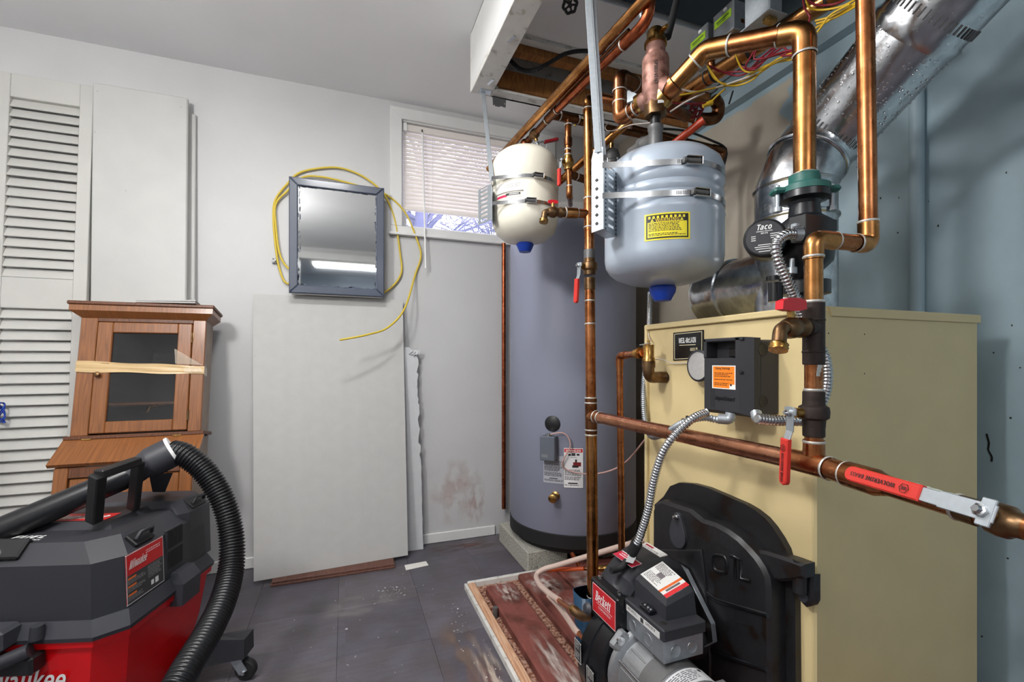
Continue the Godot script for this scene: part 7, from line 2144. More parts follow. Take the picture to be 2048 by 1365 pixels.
func flue() -> void:
	var c := Vector3(1.072, 0, -0.836)
	var t := thing("flue_pipe", "shiny galvanised flue pipe rising from the boiler and slanting to the upper right", "flue pipe", Vector3(c.x, 1.074, c.z))
	var r := 0.091
	var y := func(py: float) -> float: return pt(1582, py, 1.154).y
	var y1: float = y.call(378)
	part(t, "vertical_pipe", MB.new().lathe([Vector2(r, 1.072), Vector2(r, y1 - 0.004), Vector2(r + 0.005, y1), Vector2(r, y1 + 0.004)], c, Vector3.UP, 48), M.galv)
	part(t, "crimp_ring", MB.new().lathe([Vector2(r, y.call(446)), Vector2(r + 0.005, y.call(443)), Vector2(r + 0.005, y.call(440)), Vector2(r, y.call(437))], c, Vector3.UP, 48), M.galv)
	# damper tee along -z
	var ty: float = pt(1540, 566, 1.18).y
	part(t, "damper_tee", MB.new().lathe([Vector2(r - 0.002, 0.0), Vector2(r - 0.002, 0.18), Vector2(r + 0.004, 0.182), Vector2(r + 0.004, 0.188), Vector2(r, 0.19), Vector2(r + 0.002, 0.245), Vector2(r + 0.006, 0.25), Vector2(r + 0.006, 0.27), Vector2(r - 0.004, 0.274), Vector2(0.0, 0.268)], Vector3(c.x, ty, c.z), Vector3.FORWARD, 44), M.galv)
	part(t, "damper_stub", MB.new().tube([Vector3(c.x - 0.01, 1.072, -1.09), Vector3(c.x - 0.01, ty - 0.08, -1.09)], 0.012, 12), M.iron_grey)
	# adjustable elbow: gores from upright to the slanting run
	var p0 := Vector3(c.x, y1, c.z)
	var dir := (pt(1850, 45, 0.985) - pt(1693, 227, 1.14)).normalized()
	var pts := [p0, pt(1612, 324, 1.15), pt(1647, 281, 1.165)]
	pts.append(pts[2] + dir * 0.006)
	pts.append(pts[2] + dir * 0.012)
	part(t, "elbow", MB.new().tube([p0 - Vector3(0, 0.01, 0), p0, pts[1], pts[2], pts[4]], r - 0.0005, 48, false), M.galv)
	for e in [[pts[1], (pts[2] - p0).normalized()], [pts[2], (dir + (pts[2] - pts[1]).normalized()).normalized()]]:
		var b: Vector3 = e[0]
		var dd: Vector3 = e[1]
		part(t, "gore_seam", MB.new().tube([b - dd * 0.005, b - dd * 0.002, b + dd * 0.002, b + dd * 0.005], [r, r + 0.005, r + 0.005, r], 44, false), M.galv)
	var run_end: Vector3 = pts[2] + dir * 0.8
	var m: Vector3 = along_x(pts[4], run_end, 1838)
	part(t, "slanting_pipe", MB.new().tube([pts[4], m], r + 0.001, 48, false), M.galv)
	part(t, "slanting_pipe", MB.new().tube([m - dir * 0.02, m, m + dir * 0.004, run_end], [r + 0.002, r + 0.007, r + 0.003, r + 0.003], 48, false), M.galv)
	var n: Vector3 = along_x(pts[4], run_end, 1945)
	part(t, "pipe_end", MB.new().tube([n - dir * 0.006, n, n + dir * 0.006], [r + 0.003, r + 0.009, r + 0.003], 48, false), M.galv)
	var cr := MB.new()
	var bs := Basis(Vector3.RIGHT, dir.cross(Vector3.RIGHT).normalized(), dir)
	for q in [pts[4] + dir * 0.03, m + dir * 0.03]:
		for k in 52:
			var a := TAU * k / 52.0
			var o := bs.x * cos(a) + bs.y * sin(a)
			cr.bar(q + o * (r + 0.0045) - dir * 0.009, q + o * (r + 0.0045) + dir * 0.009, 0.0022, 0.002, o.cross(dir))
	part(t, "crimps", cr, M.iron_grey).set_meta("kind", "stuff")
	# beads of condensation
	var dm := MB.new()
	var rr := RandomNumberGenerator.new()
	rr.seed = 31
	for k in 2600:
		var a := rr.randf_range(0, TAU)
		var o := bs.x * cos(a) + bs.y * sin(a)
		if o.dot(fwd) > 0.35: continue
		var q: Vector3 = pts[4] + dir * rr.randf_range(0.05, 0.60) + o * (r + (0.0010 if k % 3 < 2 else 0.0031))
		var sz := rr.randf_range(0.0009, 0.0028)
		dm.lathe([Vector2(sz, -0.0008), Vector2(sz * 0.8, sz * 0.12), Vector2(0, sz * 0.22)], q, o, 6)
	part(t, "condensation_drops", dm, M.chrome).set_meta("kind", "stuff")
	var sc := MB.new()
	for k in 5:
		var a := 2.4 + k * 0.5
		var o := bs.x * cos(a) + bs.y * sin(a)
		sc.lathe([Vector2(0.0045, 0), Vector2(0.0045, 0.002), Vector2(0, 0.003)], [pts[1], pts[4] + dir * 0.05, m + dir * 0.04, pts[1], m - dir * 0.03][k] + o * (r + 0.001), o, 6)
	part(t, "sheet_screw", sc, M.zinc).set_meta("kind", "stuff")

func wall_things() -> void:
	var cx := WALL_X - 0.0185
	var a := on_x(1833, 190, cx)
	var b := on_x(1837, 640, cx)
	single("wall_conduit", MB.new().tube([Vector3(cx, 2.05, a.z), Vector3(cx, 0.02, a.z)], 0.0182, 18), M.blue, "blue painted conduit running down the right wall behind the flue", "conduit")
	# two hairline cracks in the plaster
	var ck := MB.new()
	var p := [[1973, 868], [1978, 886], [1976, 900], [1984, 915], [1983, 924]]
	for k in 4:
		ck.bar(on_x(p[k][0], p[k][1], WALL_X - 0.0004), on_x(p[k + 1][0], p[k + 1][1], WALL_X - 0.0004), 0.004, 0.0008, Vector3.BACK)
	var r := RandomNumberGenerator.new()
	r.seed = 8
	for k in 26:
		ck.box(on_x(r.randf_range(1660, 2046), r.randf_range(240, 1300), WALL_X - 0.0003), Vector3(0.0006, r.randf_range(0.002, 0.007), r.randf_range(0.002, 0.004)))
	var w := get_node("wall_right")
	part(w, "plaster_crack", ck, M.ink).set_meta("kind", "stuff")

func conduits() -> void:
	single("flexible_conduit", ribs([pt(1597, 470, 0.865), pt(1572, 470, 0.85), pt(1553, 488, 0.845), pt(1556, 520, 0.845), pt(1572, 556, 0.85), pt(1588, 590, 0.86), pt(1604, 628, 0.872), pt(1626, 672, 0.885), pt(1650, 715, 0.885), pt(1655, 760, 0.885), pt(1646, 800, 0.885), pt(1620, 838, 0.88), pt(1560, 842, 0.875), pt(1513, 838, 0.865)], 0.0105, 0.003, 0.0068), M.steel, "ribbed steel conduit looping from the pump behind the brown riser to the control box", "conduit")
	var con := thing("conduit_connector", "zinc clamp connector where the ribbed conduit enters the pump", "connector", pt(1598, 472, 0.86))
	part(con, "clamp", MB.new().tube([pt(1588, 470, 0.862), pt(1602, 470, 0.862)], 0.0125, 14).box(pt(1590, 456, 0.86), Vector3(0.012, 0.016, 0.012), 0.002), M.zinc)
	part(con, "screw", MB.new().tube([pt(1586, 456, 0.853), pt(1606, 454, 0.853)], 0.0028, 8), M.chrome)
	var e := pt(1438, 840, 1.02)
	single("flexible_conduit", ribs([pt(1446, 832, 1.015), e, pt(1405, 836, 1.03), pt(1368, 846, 1.05), pt(1340, 862, 1.12), pt(1318, 872, 1.20), pt(1302, 872, 1.32), pt(1291, 848, 1.38), pt(1287, 800, 1.40), pt(1290, 740, 1.42), pt(1298, 660, 1.44), pt(1300, 585, 1.46)], 0.0088, 0.0026, 0.006), M.zinc, "thin pale conduit rising at the boiler's left edge from the control box", "conduit")
	single("flexible_conduit", ribs([pt(1412, 826, 1.02), pt(1385, 838, 1.0), pt(1352, 868, 0.99), pt(1326, 905, 1.0), pt(1308, 960, 1.02), pt(1296, 1020, 1.04), pt(1281, 1070, 1.06), pt(1270, 1094, 1.07)], 0.0095, 0.003, 0.0068), M.steel, "ribbed conduit dropping across the boiler front to the burner plug", "conduit")
	var pl := thing("burner_plug", "white and black electric plug connecting the conduit to the burner", "plug", pt(1250, 1135, 1.09))
	part(pl, "boot", MB.new().tube([pt(1274, 1086, 1.068), pt(1263, 1108, 1.08)], [0.0135, 0.0125], 14), M.rubber)
	part(pl, "plug_body", MB.new().loft([[pt(1251, 1124, 1.07), pt(1266, 1128, 1.07), pt(1266, 1128, 1.11), pt(1251, 1124, 1.11)], [pt(1256, 1112, 1.07), pt(1272, 1116, 1.07), pt(1272, 1116, 1.11), pt(1256, 1112, 1.11)], [pt(1260, 1102, 1.075), pt(1270, 1105, 1.075), pt(1270, 1105, 1.10), pt(1260, 1102, 1.10)]]), M.white)
	part(pl, "cord", MB.new().tube(curve([pt(1254, 1122, 1.09), pt(1242, 1136, 1.09), pt(1222, 1142, 1.08)], 0.01), 0.008, 10), M.rubber)
	var k := thing("conduit_connector", "angled zinc connectors under the black control box", "connector", pt(1450, 836, 1.01))
	part(k, "elbow", MB.new().tube(rounded([pt(1462, 826, 1.0), pt(1460, 840, 1.0), pt(1436, 838, 1.01)], 0.012), 0.0115, 12), M.zinc)
	part(k, "elbow", MB.new().tube(rounded([pt(1512, 826, 0.93), pt(1514, 838, 0.92), pt(1540, 841, 0.90)], 0.012), 0.011, 12), M.zinc)
	var cl := thing("conduit_clip", "black clip holding the conduit on the boiler front", "clip", on_x(1366, 834, BX))
	part(cl, "clip", MB.new().box(on_x(1369, 845, BX - 0.006), Vector3(0.012, 0.02, 0.022), 0.004).tube([on_x(1374, 834, BX - 0.004), on_x(1374, 838, BX - 0.012)], 0.004, 8), M.black)
	# loose end of capillary wire at the relief valve
	single("capillary_wire", MB.new().tube(curve([pt(1311, 720, 1.31), pt(1326, 720, 1.30), pt(1345, 727, 1.29), pt(1383, 726, 1.22)], 0.01), 0.0016, 6), M.wire_white, "fine white capillary wire from the relief valve to the dial gauge", "wire")
	single("hanging_wire", MB.new().tube(curve([pt(1299, 590, 1.42), pt(1296, 630, 1.41), pt(1297, 668, 1.40), pt(1301, 682, 1.36)], 0.01), 0.0018, 6), M.wire_white, "thin white wire hanging beside the conduit at the boiler's left corner", "wire")
	single("oil_vapor_pipe", MB.new().tube([pt(1551, 604, 0.92), pt(1551, 566, 0.92)], 0.0135, 14).tube([pt(1551, 562, 0.92), pt(1551, 553, 0.92)], 0.017, 8), M.gloss_black, "short black riser with a brass ring behind the red drain handle", "pipe").name = "black_nipple"

func overhead() -> void:
	# zone valve heads along the big header pipe
	var h0 := pt(1385, 176, 1.42)
	var h1 := pt(1720, -40, 1.02)
	var hd := thing("copper_pipe", "thick copper header slanting along the wall top behind the wires", "pipe", h0)
	pipe(hd, [h0 - (h1 - h0).normalized() * 0.12, h1], 0.0215, M.copper_gold)
	for u in [0.12, 0.42, 0.55]:
		bead(hd, h0.lerp(h1, u), h1 - h0, 0.0218, M.rubber)
	for u in [0.16, 0.38]:
		var q := h0.lerp(h1, u)
		part(hd, "branch_stub", MB.new().tube([q, q + Vector3(-0.02, 0.09, 0)], 0.012, 12).tube([q + Vector3(-0.018, 0.075, 0), q + Vector3(-0.0185, 0.085, 0)], 0.016, 12), M.copper)
	var heads := [[1408, 92, 1.36, "grey zone valve head with a green label, nearest the air separator"], [1458, 50, 1.28, "grey zone valve head with a green label, middle of the three"], [1526, 12, 1.16, "bright metal zone valve head at the top edge, nearest of the three"]]
	for k in 3:
		var q = heads[k]
		var p := pt(q[0], q[1], q[2])
		var z := thing("zone_valve", q[3], "valve", p - Vector3(0, 0.05, 0), "")
		part(z, "cover", MB.new().box(p, Vector3(0.045, 0.085, 0.075), 0.003), M.zinc if k == 2 else M.grey_metal)
		part(z, "bottom_plate", MB.new().box(p - Vector3(0, 0.045, 0), Vector3(0.06, 0.004, 0.09), 0.001), M.zinc)
		part(z, "connector", MB.new().box(p + Vector3(0.0, -0.052, 0.02), Vector3(0.03, 0.012, 0.02), 0.002), M.brass)
		if k < 2:
			part(z, "green_label", MB.new().box(p + Vector3(-0.0232, 0.01, 0.0), Vector3(0.0008, 0.022, 0.06), 0.0), M.lime)
			part(z, "label_print", MB.new().box(p + Vector3(-0.0235, 0.012, 0.0), Vector3(0.0006, 0.003, 0.045)).box(p + Vector3(-0.0235, 0.006, -0.004), Vector3(0.0006, 0.002, 0.03)), M.ink)
			part(z, "release_lever", MB.new().box(p + Vector3(-0.024, 0.03, 0.01), Vector3(0.006, 0.008, 0.01), 0.001), M.white)
	var st := single("sticker_tag", slab4([pt(1397, 134, 1.28), pt(1424, 118, 1.26), pt(1425, 113, 1.26), pt(1399, 127, 1.28)], 0.001), M.white, "small white printed tag under the golden copper pipe", "tag")
	st.name = "printed_tag"
	# bundles of thermostat wire strapped to the header
	var mids := [[[1415, 132, 1.27], [1440, 165, 1.27], [1470, 172, 1.28], [1505, 160, 1.25], [1528, 138, 1.2], [1560, 122, 1.13], [1590, 112, 1.08]], [[1414, 130, 1.28], [1432, 160, 1.28], [1462, 168, 1.29], [1500, 150, 1.25], [1535, 130, 1.2], [1590, 118, 1.08]], [[1470, 92, 1.2], [1474, 118, 1.22], [1490, 143, 1.23], [1520, 140, 1.2], [1556, 118, 1.12], [1585, 106, 1.08]], [[1338, 193, 1.3], [1375, 188, 1.3], [1420, 178, 1.3], [1470, 168, 1.29], [1510, 152, 1.25], [1540, 132, 1.19]], [[1612, -10, 1.06], [1616, 12, 1.07], [1636, 20, 1.07], [1680, 14, 1.03], [1716, -4, 0.99]], [[1630, 42, 1.07], [1660, 34, 1.05], [1690, 20, 1.02], [1715, 6, 0.99]], [[1632, 48, 1.07], [1664, 38, 1.05], [1692, 24, 1.02], [1716, 10, 0.99]], [[1631, 56, 1.07], [1650, 46, 1.06], [1676, 30, 1.04], [1715, 2, 0.99]], [[1632, 68, 1.06], [1648, 46, 1.05], [1660, 30, 1.04], [1700, 8, 1.0]]]
	for k in mids.size():
		var p := []
		for q in mids[k]:
			p.append(pt(q[0], q[1], q[2]))
		single("yellow_wire", MB.new().tube(curve(p, 0.012), 0.0024, 7), M.wire_yellow, ["yellow wire sagging lowest under the header from the left zone valve", "yellow wire beside the lowest one, from the left zone valve", "yellow wire dropping from the golden pipe's first solder ring", "yellow wire starting behind the air separator", "yellow wire looping over the top edge right of the big elbow", "yellow wire fanning right of the big elbow, uppermost of four", "yellow wire fanning right of the big elbow, second of four", "yellow wire fanning right of the big elbow, third of four", "yellow wire fanning right of the big elbow, lowest of four"][k], "wire", "yellow wires along the header")
	var reds := [[[1416, 130, 1.27], [1440, 143, 1.28], [1470, 144, 1.27], [1497, 140, 1.24], [1520, 118, 1.18], [1555, 90, 1.12], [1592, 70, 1.07]], [[1468, 94, 1.2], [1472, 108, 1.22], [1482, 132, 1.23], [1510, 136, 1.2], [1540, 112, 1.14], [1592, 76, 1.07]], [[1525, 76, 1.15], [1505, 108, 1.18], [1490, 136, 1.21], [1512, 138, 1.2], [1536, 112, 1.15], [1568, 84, 1.1], [1592, 86, 1.07]], [[1526, 78, 1.14], [1512, 102, 1.17], [1508, 118, 1.18], [1530, 116, 1.15], [1566, 104, 1.1], [1592, 98, 1.07]], [[1606, -10, 1.07], [1608, 14, 1.08], [1620, 34, 1.08], [1618, 44, 1.08]], [[1612, -4, 1.06], [1632, 10, 1.06], [1670, 8, 1.04], [1700, -6, 1.0]], [[1420, 132, 1.27], [1450, 146, 1.28], [1486, 150, 1.26], [1530, 118, 1.17], [1590, 102, 1.07]], [[1330, 206, 1.34], [1370, 208, 1.36], [1420, 206, 1.38]], [[1540, 100, 1.14], [1560, 92, 1.11], [1576, 104, 1.09], [1560, 112, 1.11], [1590, 110, 1.07]]]
	for k in reds.size():
		var p := []
		for q in reds[k]:
			p.append(pt(q[0], q[1], q[2]))
		single("red_wire", MB.new().tube(curve(p, 0.012), 0.0024, 7), M.wire_red, ["dark red wire sagging along the header from the left zone valve", "dark red wire dropping beside the yellow one from the golden pipe", "dark red wire looping out left of the cable tie by the elbow", "short dark red wire crossing the header left of the big elbow", "dark red wire hanging from the top edge right of the elbow", "dark red wire crossing the header at the top edge", "dark red wire lying second along the header from the left", "dark red wire low behind the air separator", "tangled dark red wire end just left of the big elbow"][k], "wire", "red wires along the header")
	var pales := ["pale cable sagging with the yellow wires behind the air separator", "pale cable slanting up lower behind the air separator"]
	for q in [[[1352, 176, 1.3], [1390, 184, 1.31], [1430, 176, 1.3], [1480, 160, 1.27], [1510, 148, 1.24]], [[1340, 224, 1.35], [1375, 202, 1.33], [1410, 186, 1.31]]]:
		var p := []
		for w in q:
			p.append(pt(w[0], w[1], w[2]))
		single("white_wire", MB.new().tube(curve(p, 0.012), 0.0026, 7), M.wire_white, pales.pop_front(), "wire", "pale cables behind the separator")
	var hdir := (h1 - h0).normalized()
	var ties := [[0.43, "black cable tie round the copper header nearest the big elbow"], [0.36, "black cable tie round the copper header, second from the big elbow"], [0.17, "black cable tie round the copper header below the left zone valve"], [0.86, "black cable tie round the copper header at the top edge"]]
	for q in ties:
		var c := h0.lerp(h1, q[0])
		single("cable_tie", MB.new().tube([c - hdir * 0.003, c - hdir * 0.001, c + hdir * 0.001, c + hdir * 0.003], [0.0225, 0.0245, 0.0245, 0.0225], 18, false), M.black, q[1], "cable tie")
	var tl := single("cable_tie", MB.new().tube([pt(1466, 182, 1.34), pt(1458, 208, 1.34)], 0.0024, 6), M.black, "black tail of a cable tie hanging below the copper header", "cable tie")
	var wn := thing("wire_nut", "yellow wire nut hanging on two wires above the pipe elbow", "wire nut", pt(1415, 210, 1.38))
	part(wn, "cap", MB.new().tube([pt(1424, 205, 1.38), pt(1406, 212, 1.38)], [0.0085, 0.006], 8), M.wire_yellow)
	part(wn, "wires", MB.new().tube(curve([pt(1421, 206, 1.38), pt(1432, 194, 1.37), pt(1450, 178, 1.34)], 0.01), 0.0028, 7), M.wire_yellow)
	# valve handwheels
	for q in [[1140, 10, 1.45, M.black, "small black handwheel under the ceiling board at the top edge"], [1391, 222, 1.52, M.wire_red, "small red handwheel below the coloured wires"]]:
		var c := pt(q[0], q[1], q[2])
		var hw := thing("handwheel", q[4], "handwheel", c)
		var ax := Vector3(-0.2, -0.75, 0.6).normalized()
		var s := ax.cross(Vector3.RIGHT).normalized()
		var u := ax.cross(s)
		var ring := []
		for k in 25:
			var a := TAU * k / 24.0
			ring.append(c + (s * cos(a) + u * sin(a)) * (0.021 + 0.002 * cos(a * 6.0)))
		part(hw, "rim", MB.new().tube(ring, 0.0048, 8, false), q[3])
		for k in 5:
			var a := TAU * k / 5.0
			part(hw, "spoke", MB.new().tube([c, c + (s * cos(a) + u * sin(a)) * 0.02], 0.003, 6), q[3])
		part(hw, "hub", MB.new().lathe([Vector2(0, -0.005), Vector2(0.007, -0.005), Vector2(0.007, 0.006), Vector2(0, 0.006)], c, ax, 12), q[3])
		part(hw, "valve_stem", MB.new().tube([c, c - ax * 0.06], 0.005, 8), M.bronze)
	single("flexible_conduit", ribs([pt(1018, 118, 1.78), pt(1040, 138, 1.76), pt(1068, 141, 1.74), pt(1100, 125, 1.72), pt(1130, 108, 1.70), pt(1165, 102, 1.68), pt(1210, 105, 1.66)], 0.0085, 0.0022, 0.0065), M.rubber, "dark flexible conduit sagging between the wooden joists", "conduit")
	single("flexible_conduit", ribs([pt(1276, 14, 1.30), pt(1284, 34, 1.29), pt(1292, 62, 1.27)], 0.0075, 0.002, 0.006), M.zinc, "short pale conduit passing behind the reddish pipe at the top edge", "conduit")
	single("rubber_boot", MB.new().tube([pt(1356, -10, 1.22), pt(1344, 40, 1.20), pt(1334, 74, 1.19)], [0.009, 0.0095, 0.011], 12), M.rubber, "black rubber sleeve beside the brass cap of the air separator", "sleeve")
	var jb := thing("junction_box", "small bright metal box behind the copper loop", "box", pt(1262, 205, 1.62))
	part(jb, "box", MB.new().box(pt(1270, 196, 1.62), Vector3(0.05, 0.045, 0.04), 0.002, Basis(Vector3.UP, 0.5)), M.zinc)
	var hb := on_y(1012, 200, LOW)
	var hk := thing("steel_plate", "small grey steel plate hanging below the bulkhead edge", "plate", hb)
	part(hk, "plate", MB.new().prism(PackedVector2Array([Vector2(0.575, LOW - 0.036), Vector2(0.582, LOW - 0.033), Vector2(0.584, LOW - 0.038), Vector2(0.605, LOW - 0.038), Vector2(0.607, LOW - 0.033), Vector2(0.63, LOW - 0.036), Vector2(0.632, LOW - 0.001), Vector2(0.573, LOW - 0.001)]), Transform3D(Basis(), Vector3(0, 0, -1.795)), 0.003, 0.0008), M.iron_grey)
	part(hk, "plate_hole", MB.new().lathe([Vector2(0.002, 0), Vector2(0, 0.0003)], Vector3(0.625, LOW - 0.022, -1.7918), Vector3.BACK, 8), M.white)
	single("loose_wire", MB.new().tube(curve([pt(1170, 236, 1.6), pt(1160, 243, 1.62), pt(1148, 252, 1.63)], 0.008), 0.0035, 8), M.yellow, "short stub of yellow cable behind the golden riser's top", "wire")
	single("bell_wire", MB.new().tube(curve([pt(1218, 246, 1.55), pt(1210, 254, 1.55), pt(1216, 262, 1.55), pt(1240, 258, 1.52), pt(1262, 250, 1.5), pt(1300, 246, 1.45)], 0.008), 0.0016, 6), M.wire_white, "thin bare wire looping below the copper loop", "wire")

func hearth() -> void:
	# a frame of old battens round slabs painted dark red
	var x0 := 0.47
	var zb := -1.863
	var f := thing("hearth_curb", "worn wooden batten frame on the floor around the red boiler hearth", "frame", Vector3(x0, 0, -1.0))
	var rw: Material = M.rawwood
	part(f, "batten", MB.new().span(Vector3(x0, 0.0005, zb), Vector3(x0 + 0.012, 0.026, -0.2), 0.002), M.oldpaint)
	part(f, "batten", MB.new().span(Vector3(x0 + 0.0125, 0.0005, zb + 0.018), Vector3(x0 + 0.04, 0.034, -0.2), 0.003), rw)
	part(f, "batten", MB.new().span(Vector3(x0 + 0.0125, 0.0005, zb), Vector3(1.5, 0.034, zb + 0.0175), 0.003), M.oldpaint)
	single("hearth_bed", MB.new().span(Vector3(x0 + 0.041, 0.0005, zb + 0.018), Vector3(1.5, 0.012, -0.2), 0.001), M.dust, "dusty crumbling mortar bed between the red hearth slabs", "mortar")
	var smears := [[0.60, -1.70, 0.10, 0.2], [0.77, -1.72, 0.16, 0.24], [0.80, -1.45, 0.12, 0.3], [1.0, -1.65, 0.3, 0.3], [0.60, -1.2, 0.10, 0.5]]
	var slabs := [[0.535, 0.655, -1.77, -0.25, 0.048, "narrow dark red hearth slab nearest the batten frame"], [0.70, 0.868, -1.835, -0.25, 0.042, "dark red hearth slab in front of the burner, second from the frame"], [0.872, 1.49, -1.835, -0.25, 0.05, "wide dark red hearth slab under the boiler"]]
	for s in slabs:
		single("hearth_slab", MB.new().span(Vector3(s[0], 0.0122, s[2]), Vector3(s[1], s[4], s[3]), 0.006), M.redslab, s[5], "slab")
	for k in smears.size():
		var q = smears[k]
		stain(get_node(["hearth_slab", "hearth_slab_001", "hearth_slab_001", "hearth_slab_002", "hearth_slab"][k]), "plaster_dust", Vector3(q[0], [0.048, 0.042, 0.042, 0.05, 0.048][k] + 0.0006 + 0.0002 * k, q[1]), Vector3.RIGHT, Vector3.FORWARD, q[2], q[3], c8(214, 200, 192), 0.75, 61 + k)
	var r := RandomNumberGenerator.new()
	r.seed = 77
	var cr := MB.new()
	for k in 260:
		var x := r.randf_range(0.665, 0.695) if k < 130 else r.randf_range(0.5, 0.532)
		var z := r.randf_range(-1.8, -0.5)
		var s := r.randf_range(0.003, 0.011)
		cr.box(Vector3(x, 0.0125 + s * 0.4, z), Vector3(s, s * 0.7, s * 1.2), s * 0.2, Basis(Vector3(r.randf(), r.randf(), r.randf()).normalized(), r.randf() * 3.0))
	single("mortar_crumbs", cr, M.dust, "loose mortar crumbs in the grooves beside the red slabs", "rubble").set_meta("kind", "stuff")
	var ch := MB.new()
	for k in 150:
		var p := Vector3(r.randf_range(-0.3, 0.44), 0, r.randf_range(-2.1, -1.2))
		if k < 50: p = Vector3(r.randf_range(0.36, 0.46), 0, r.randf_range(-1.8, -1.1))
		if k > 90: p = Vector3(0.2 + r.randfn(0, 0.05), 0, -1.95 + r.randfn(0, 0.03))
		if p.x > 0.46: continue
		ch.box(p + Vector3(0, 0.0006, 0), Vector3(0.0012 + 0.006 * pow(r.randf(), 4.0), 0.001, 0.0012 + 0.007 * pow(r.randf(), 4.0)), 0.0, Basis(Vector3.UP, r.randf() * 3.0))
	single("plaster_chips", ch, M.gypsum, "white plaster chips scattered over the dark floor tiles", "debris").set_meta("kind", "stuff")
	single("pipe_stub", MB.new().tube([Vector3(0.522, 0.012, -1.60), Vector3(0.522, 0.05, -1.60)], 0.010, 12), M.iron_grey, "grey pipe stub standing in the groove beside the batten frame", "pipe")
	# blue container under the riser
	var c := pt(1176, 1240, 1.47)
	var bk := thing("blue_bucket", "open blue plastic tub catching drips under the golden riser", "tub", Vector3(c.x, 0.05, c.z))
	var rows := []
	for e in [[0.034, 0.05], [0.042, 0.215]]:
		var row := []
		for k in 28:
			var a := TAU * k / 28.0
			var s := Vector2(cos(a), sin(a))
			var kq := pow(pow(absf(s.x), 4.0) + pow(absf(s.y), 4.0), -0.25)
			row.append(Vector3(c.x + s.x * kq * e[0], e[1], c.z + s.y * kq * e[0]))
		rows.append(row)
	var inn := []
	for row in rows:
		var q := []
		for p in row:
			q.append(Vector3(c.x + (p.x - c.x) * 0.95, p.y, c.z + (p.z - c.z) * 0.95))
		inn.append(q)
	var mb := MB.new().loft(rows, true, false, true)
	mb.loft(inn, true, false, true)
	for k in 28:
		var k1 := (k + 1) % 28
		mb.quad(rows[1][k], rows[1][k1], inn[1][k1], inn[1][k], Vector3.UP)
		mb.tri(Vector3(c.x, 0.052, c.z), rows[0][k], rows[0][k1], Vector3.UP, Vector3.UP, Vector3.UP)
	part(bk, "tub", mb, M.bucket)
	# oil lines: pale tubing with copper ends
	var ln := thing("oil_line", "pale pink sheathed oil line looping over the hearth to the burner", "tube", pt(1075, 1150, 1.75))
	var path := [pt(1300, 1078, 1.62), pt(1240, 1094, 1.68), pt(1180, 1112, 1.74), pt(1120, 1130, 1.79), pt(1086, 1140, 1.80), pt(1073, 1152, 1.79), pt(1078, 1168, 1.70), pt(1096, 1186, 1.58), pt(1118, 1202, 1.44)]
	part(ln, "sheath", MB.new().tube(curve(path, 0.012), 0.0105, 14), M.tube_pink)
	part(ln, "copper_end", MB.new().tube(curve([pt(1116, 1201, 1.45), pt(1132, 1212, 1.33), pt(1150, 1223, 1.20)], 0.01), 0.0072, 12), M.copper_tube)
	part(ln, "flare_nut", MB.new().lathe([Vector2(0, -0.012), Vector2(0.0135, -0.012), Vector2(0.0135, 0.008), Vector2(0.009, 0.014), Vector2(0, 0.014)], pt(1147, 1221, 1.21), pt(1150, 1224, 1.18) - pt(1140, 1216, 1.26), 6), M.brass)
	var l2 := thing("oil_line", "second pink sheathed oil line ending in a copper tube below the burner", "tube", pt(1130, 1230, 1.5))
	part(l2, "sheath", MB.new().tube(curve([pt(1098, 1192, 1.55), pt(1116, 1212, 1.50), pt(1134, 1236, 1.44), pt(1150, 1260, 1.38), pt(1158, 1268, 1.36)], 0.012), 0.0095, 14), M.tube_pink)
	part(l2, "copper_end", MB.new().tube(curve([pt(1157, 1267, 1.36), pt(1172, 1284, 1.30), pt(1190, 1302, 1.24), pt(1204, 1320, 1.2)], 0.012), 0.0068, 12), M.copper_tube)
	single("orange_hose", MB.new().tube([pt(1092, 1141, 1.84), pt(1168, 1138, 1.78)], 0.0078, 12), M.tube_orange, "short straight orange hose end lying behind the pink oil line", "hose")
	var fv := thing("drain_fitting", "brass fitting with a short copper pipe on the floor behind the riser", "fitting", pt(1220, 1140, 1.76))
	part(fv, "pipe", MB.new().tube([pt(1168, 1138, 1.79), pt(1200, 1138, 1.77)], 0.007, 10), M.copper_dark)
	part(fv, "body", MB.new().tube([pt(1196, 1138, 1.77), pt(1204, 1138, 1.77), pt(1208, 1138, 1.77), pt(1216, 1138, 1.765), pt(1222, 1138, 1.765), pt(1236, 1139, 1.76)], [0.010, 0.015, 0.011, 0.016, 0.011, 0.010], 12), M.brass)
	part(fv, "pipe", MB.new().tube([pt(1235, 1139, 1.76), pt(1275, 1140, 1.74)], 0.007, 10), M.copper_dark)
	single("copper_pipe", MB.new().tube([pt(1143, 1106, 1.86), pt(1158, 1132, 1.84)], 0.0085, 12), M.copper_red, "short copper stub slanting out below the water heater", "pipe")


func build_all() -> void:
	louver_door()
	leaning_panels()
	wood_cabinet()
	drywall()
	wall_mirror()
	vacuum()
	heater()
	cream_tank()
	grey_tank()
	boiler()
	controls()
	burner()
	left_riser()
	cross_pipe()
	right_riser()
	pump_line()
	separator()
	tank_feeds()
	flue()
	wall_things()
	conduits()
	overhead()
	hearth()


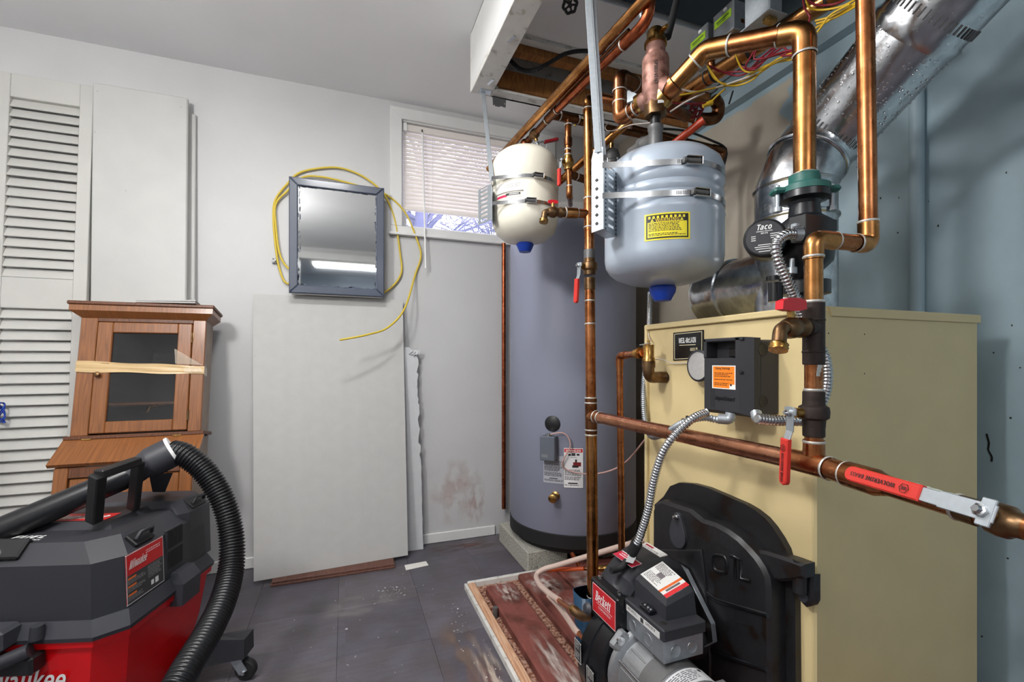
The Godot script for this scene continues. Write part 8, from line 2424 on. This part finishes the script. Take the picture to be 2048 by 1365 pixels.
func _ready() -> void:
	var cam := Camera3D.new()
	cam.name = "camera"
	cam.projection = Camera3D.PROJECTION_FRUSTUM
	cam.near = 0.05
	cam.far = 200.0
	cam.size = 0.05 * 1365.0 / FPX
	cam.frustum_offset = Vector2(0, 0.05 * 39.5 / FPX)
	cam.position = EYE
	cam.rotation.y = -YAW
	add_child(cam)
	cam.current = true
	var we := WorldEnvironment.new()
	we.name = "world"
	var env := Environment.new()
	env.background_mode = Environment.BG_SKY
	var sky := Sky.new()
	var sm := ProceduralSkyMaterial.new()
	sm.sky_top_color = c8(196, 200, 226)
	sm.sky_horizon_color = c8(232, 230, 244)
	sm.ground_bottom_color = c8(150, 150, 156)
	sm.ground_horizon_color = c8(220, 218, 230)
	sm.sky_energy_multiplier = SKY_E
	sm.ground_energy_multiplier = SKY_E
	sky.sky_material = sm
	env.sky = sky
	env.tonemap_mode = Environment.TONE_MAPPER_LINEAR
	env.tonemap_exposure = 1.15
	env.sdfgi_enabled = true
	env.ssao_enabled = true
	env.ssil_enabled = true
	we.environment = env
	add_child(we)
	var lamp := AreaLight3D.new()  # light of the unseen ceiling lamp
	lamp.name = "unseen_ceiling_light"
	lamp.area_size = Vector2(0.26, 0.12)
	lamp.position = LAMP
	lamp.rotation_degrees = Vector3(-90, 0, 0)
	lamp.light_color = c8(252, 251, 250)
	lamp.light_energy = LAMP_E
	lamp.area_range = 12.0
	lamp.area_attenuation = 2.0
	lamp.shadow_enabled = true
	add_child(lamp)
	var next := AreaLight3D.new()
	next.name = "next_room_light"
	next.area_size = Vector2(1.1, 0.09)
	next.position = Vector3(0.18, 2.22, 1.9)
	next.rotation_degrees = Vector3(-90, 0, 0)
	next.light_color = c8(248, 250, 255)
	next.light_energy = NEXT_E
	next.area_range = 14.0
	next.area_attenuation = 2.0
	next.shadow_enabled = true
	add_child(next)
	var globe := OmniLight3D.new()  # fill light of the added globe
	globe.name = "fill_globe_light"
	globe.position = FILL_GLOBE
	globe.light_color = c8(252, 251, 250)
	globe.light_energy = FILL_GLOBE_E
	globe.light_size = 0.11
	globe.omni_range = 14.0
	globe.omni_attenuation = 2.0
	globe.shadow_enabled = true
	add_child(globe)

	materials()
	setting()
	lamps()
	build_all()

const SKY_E := 2.2
const LAMP_E := 1.35
const NEXT_E := 2.0
const FILL_GLOBE_E := 1.4
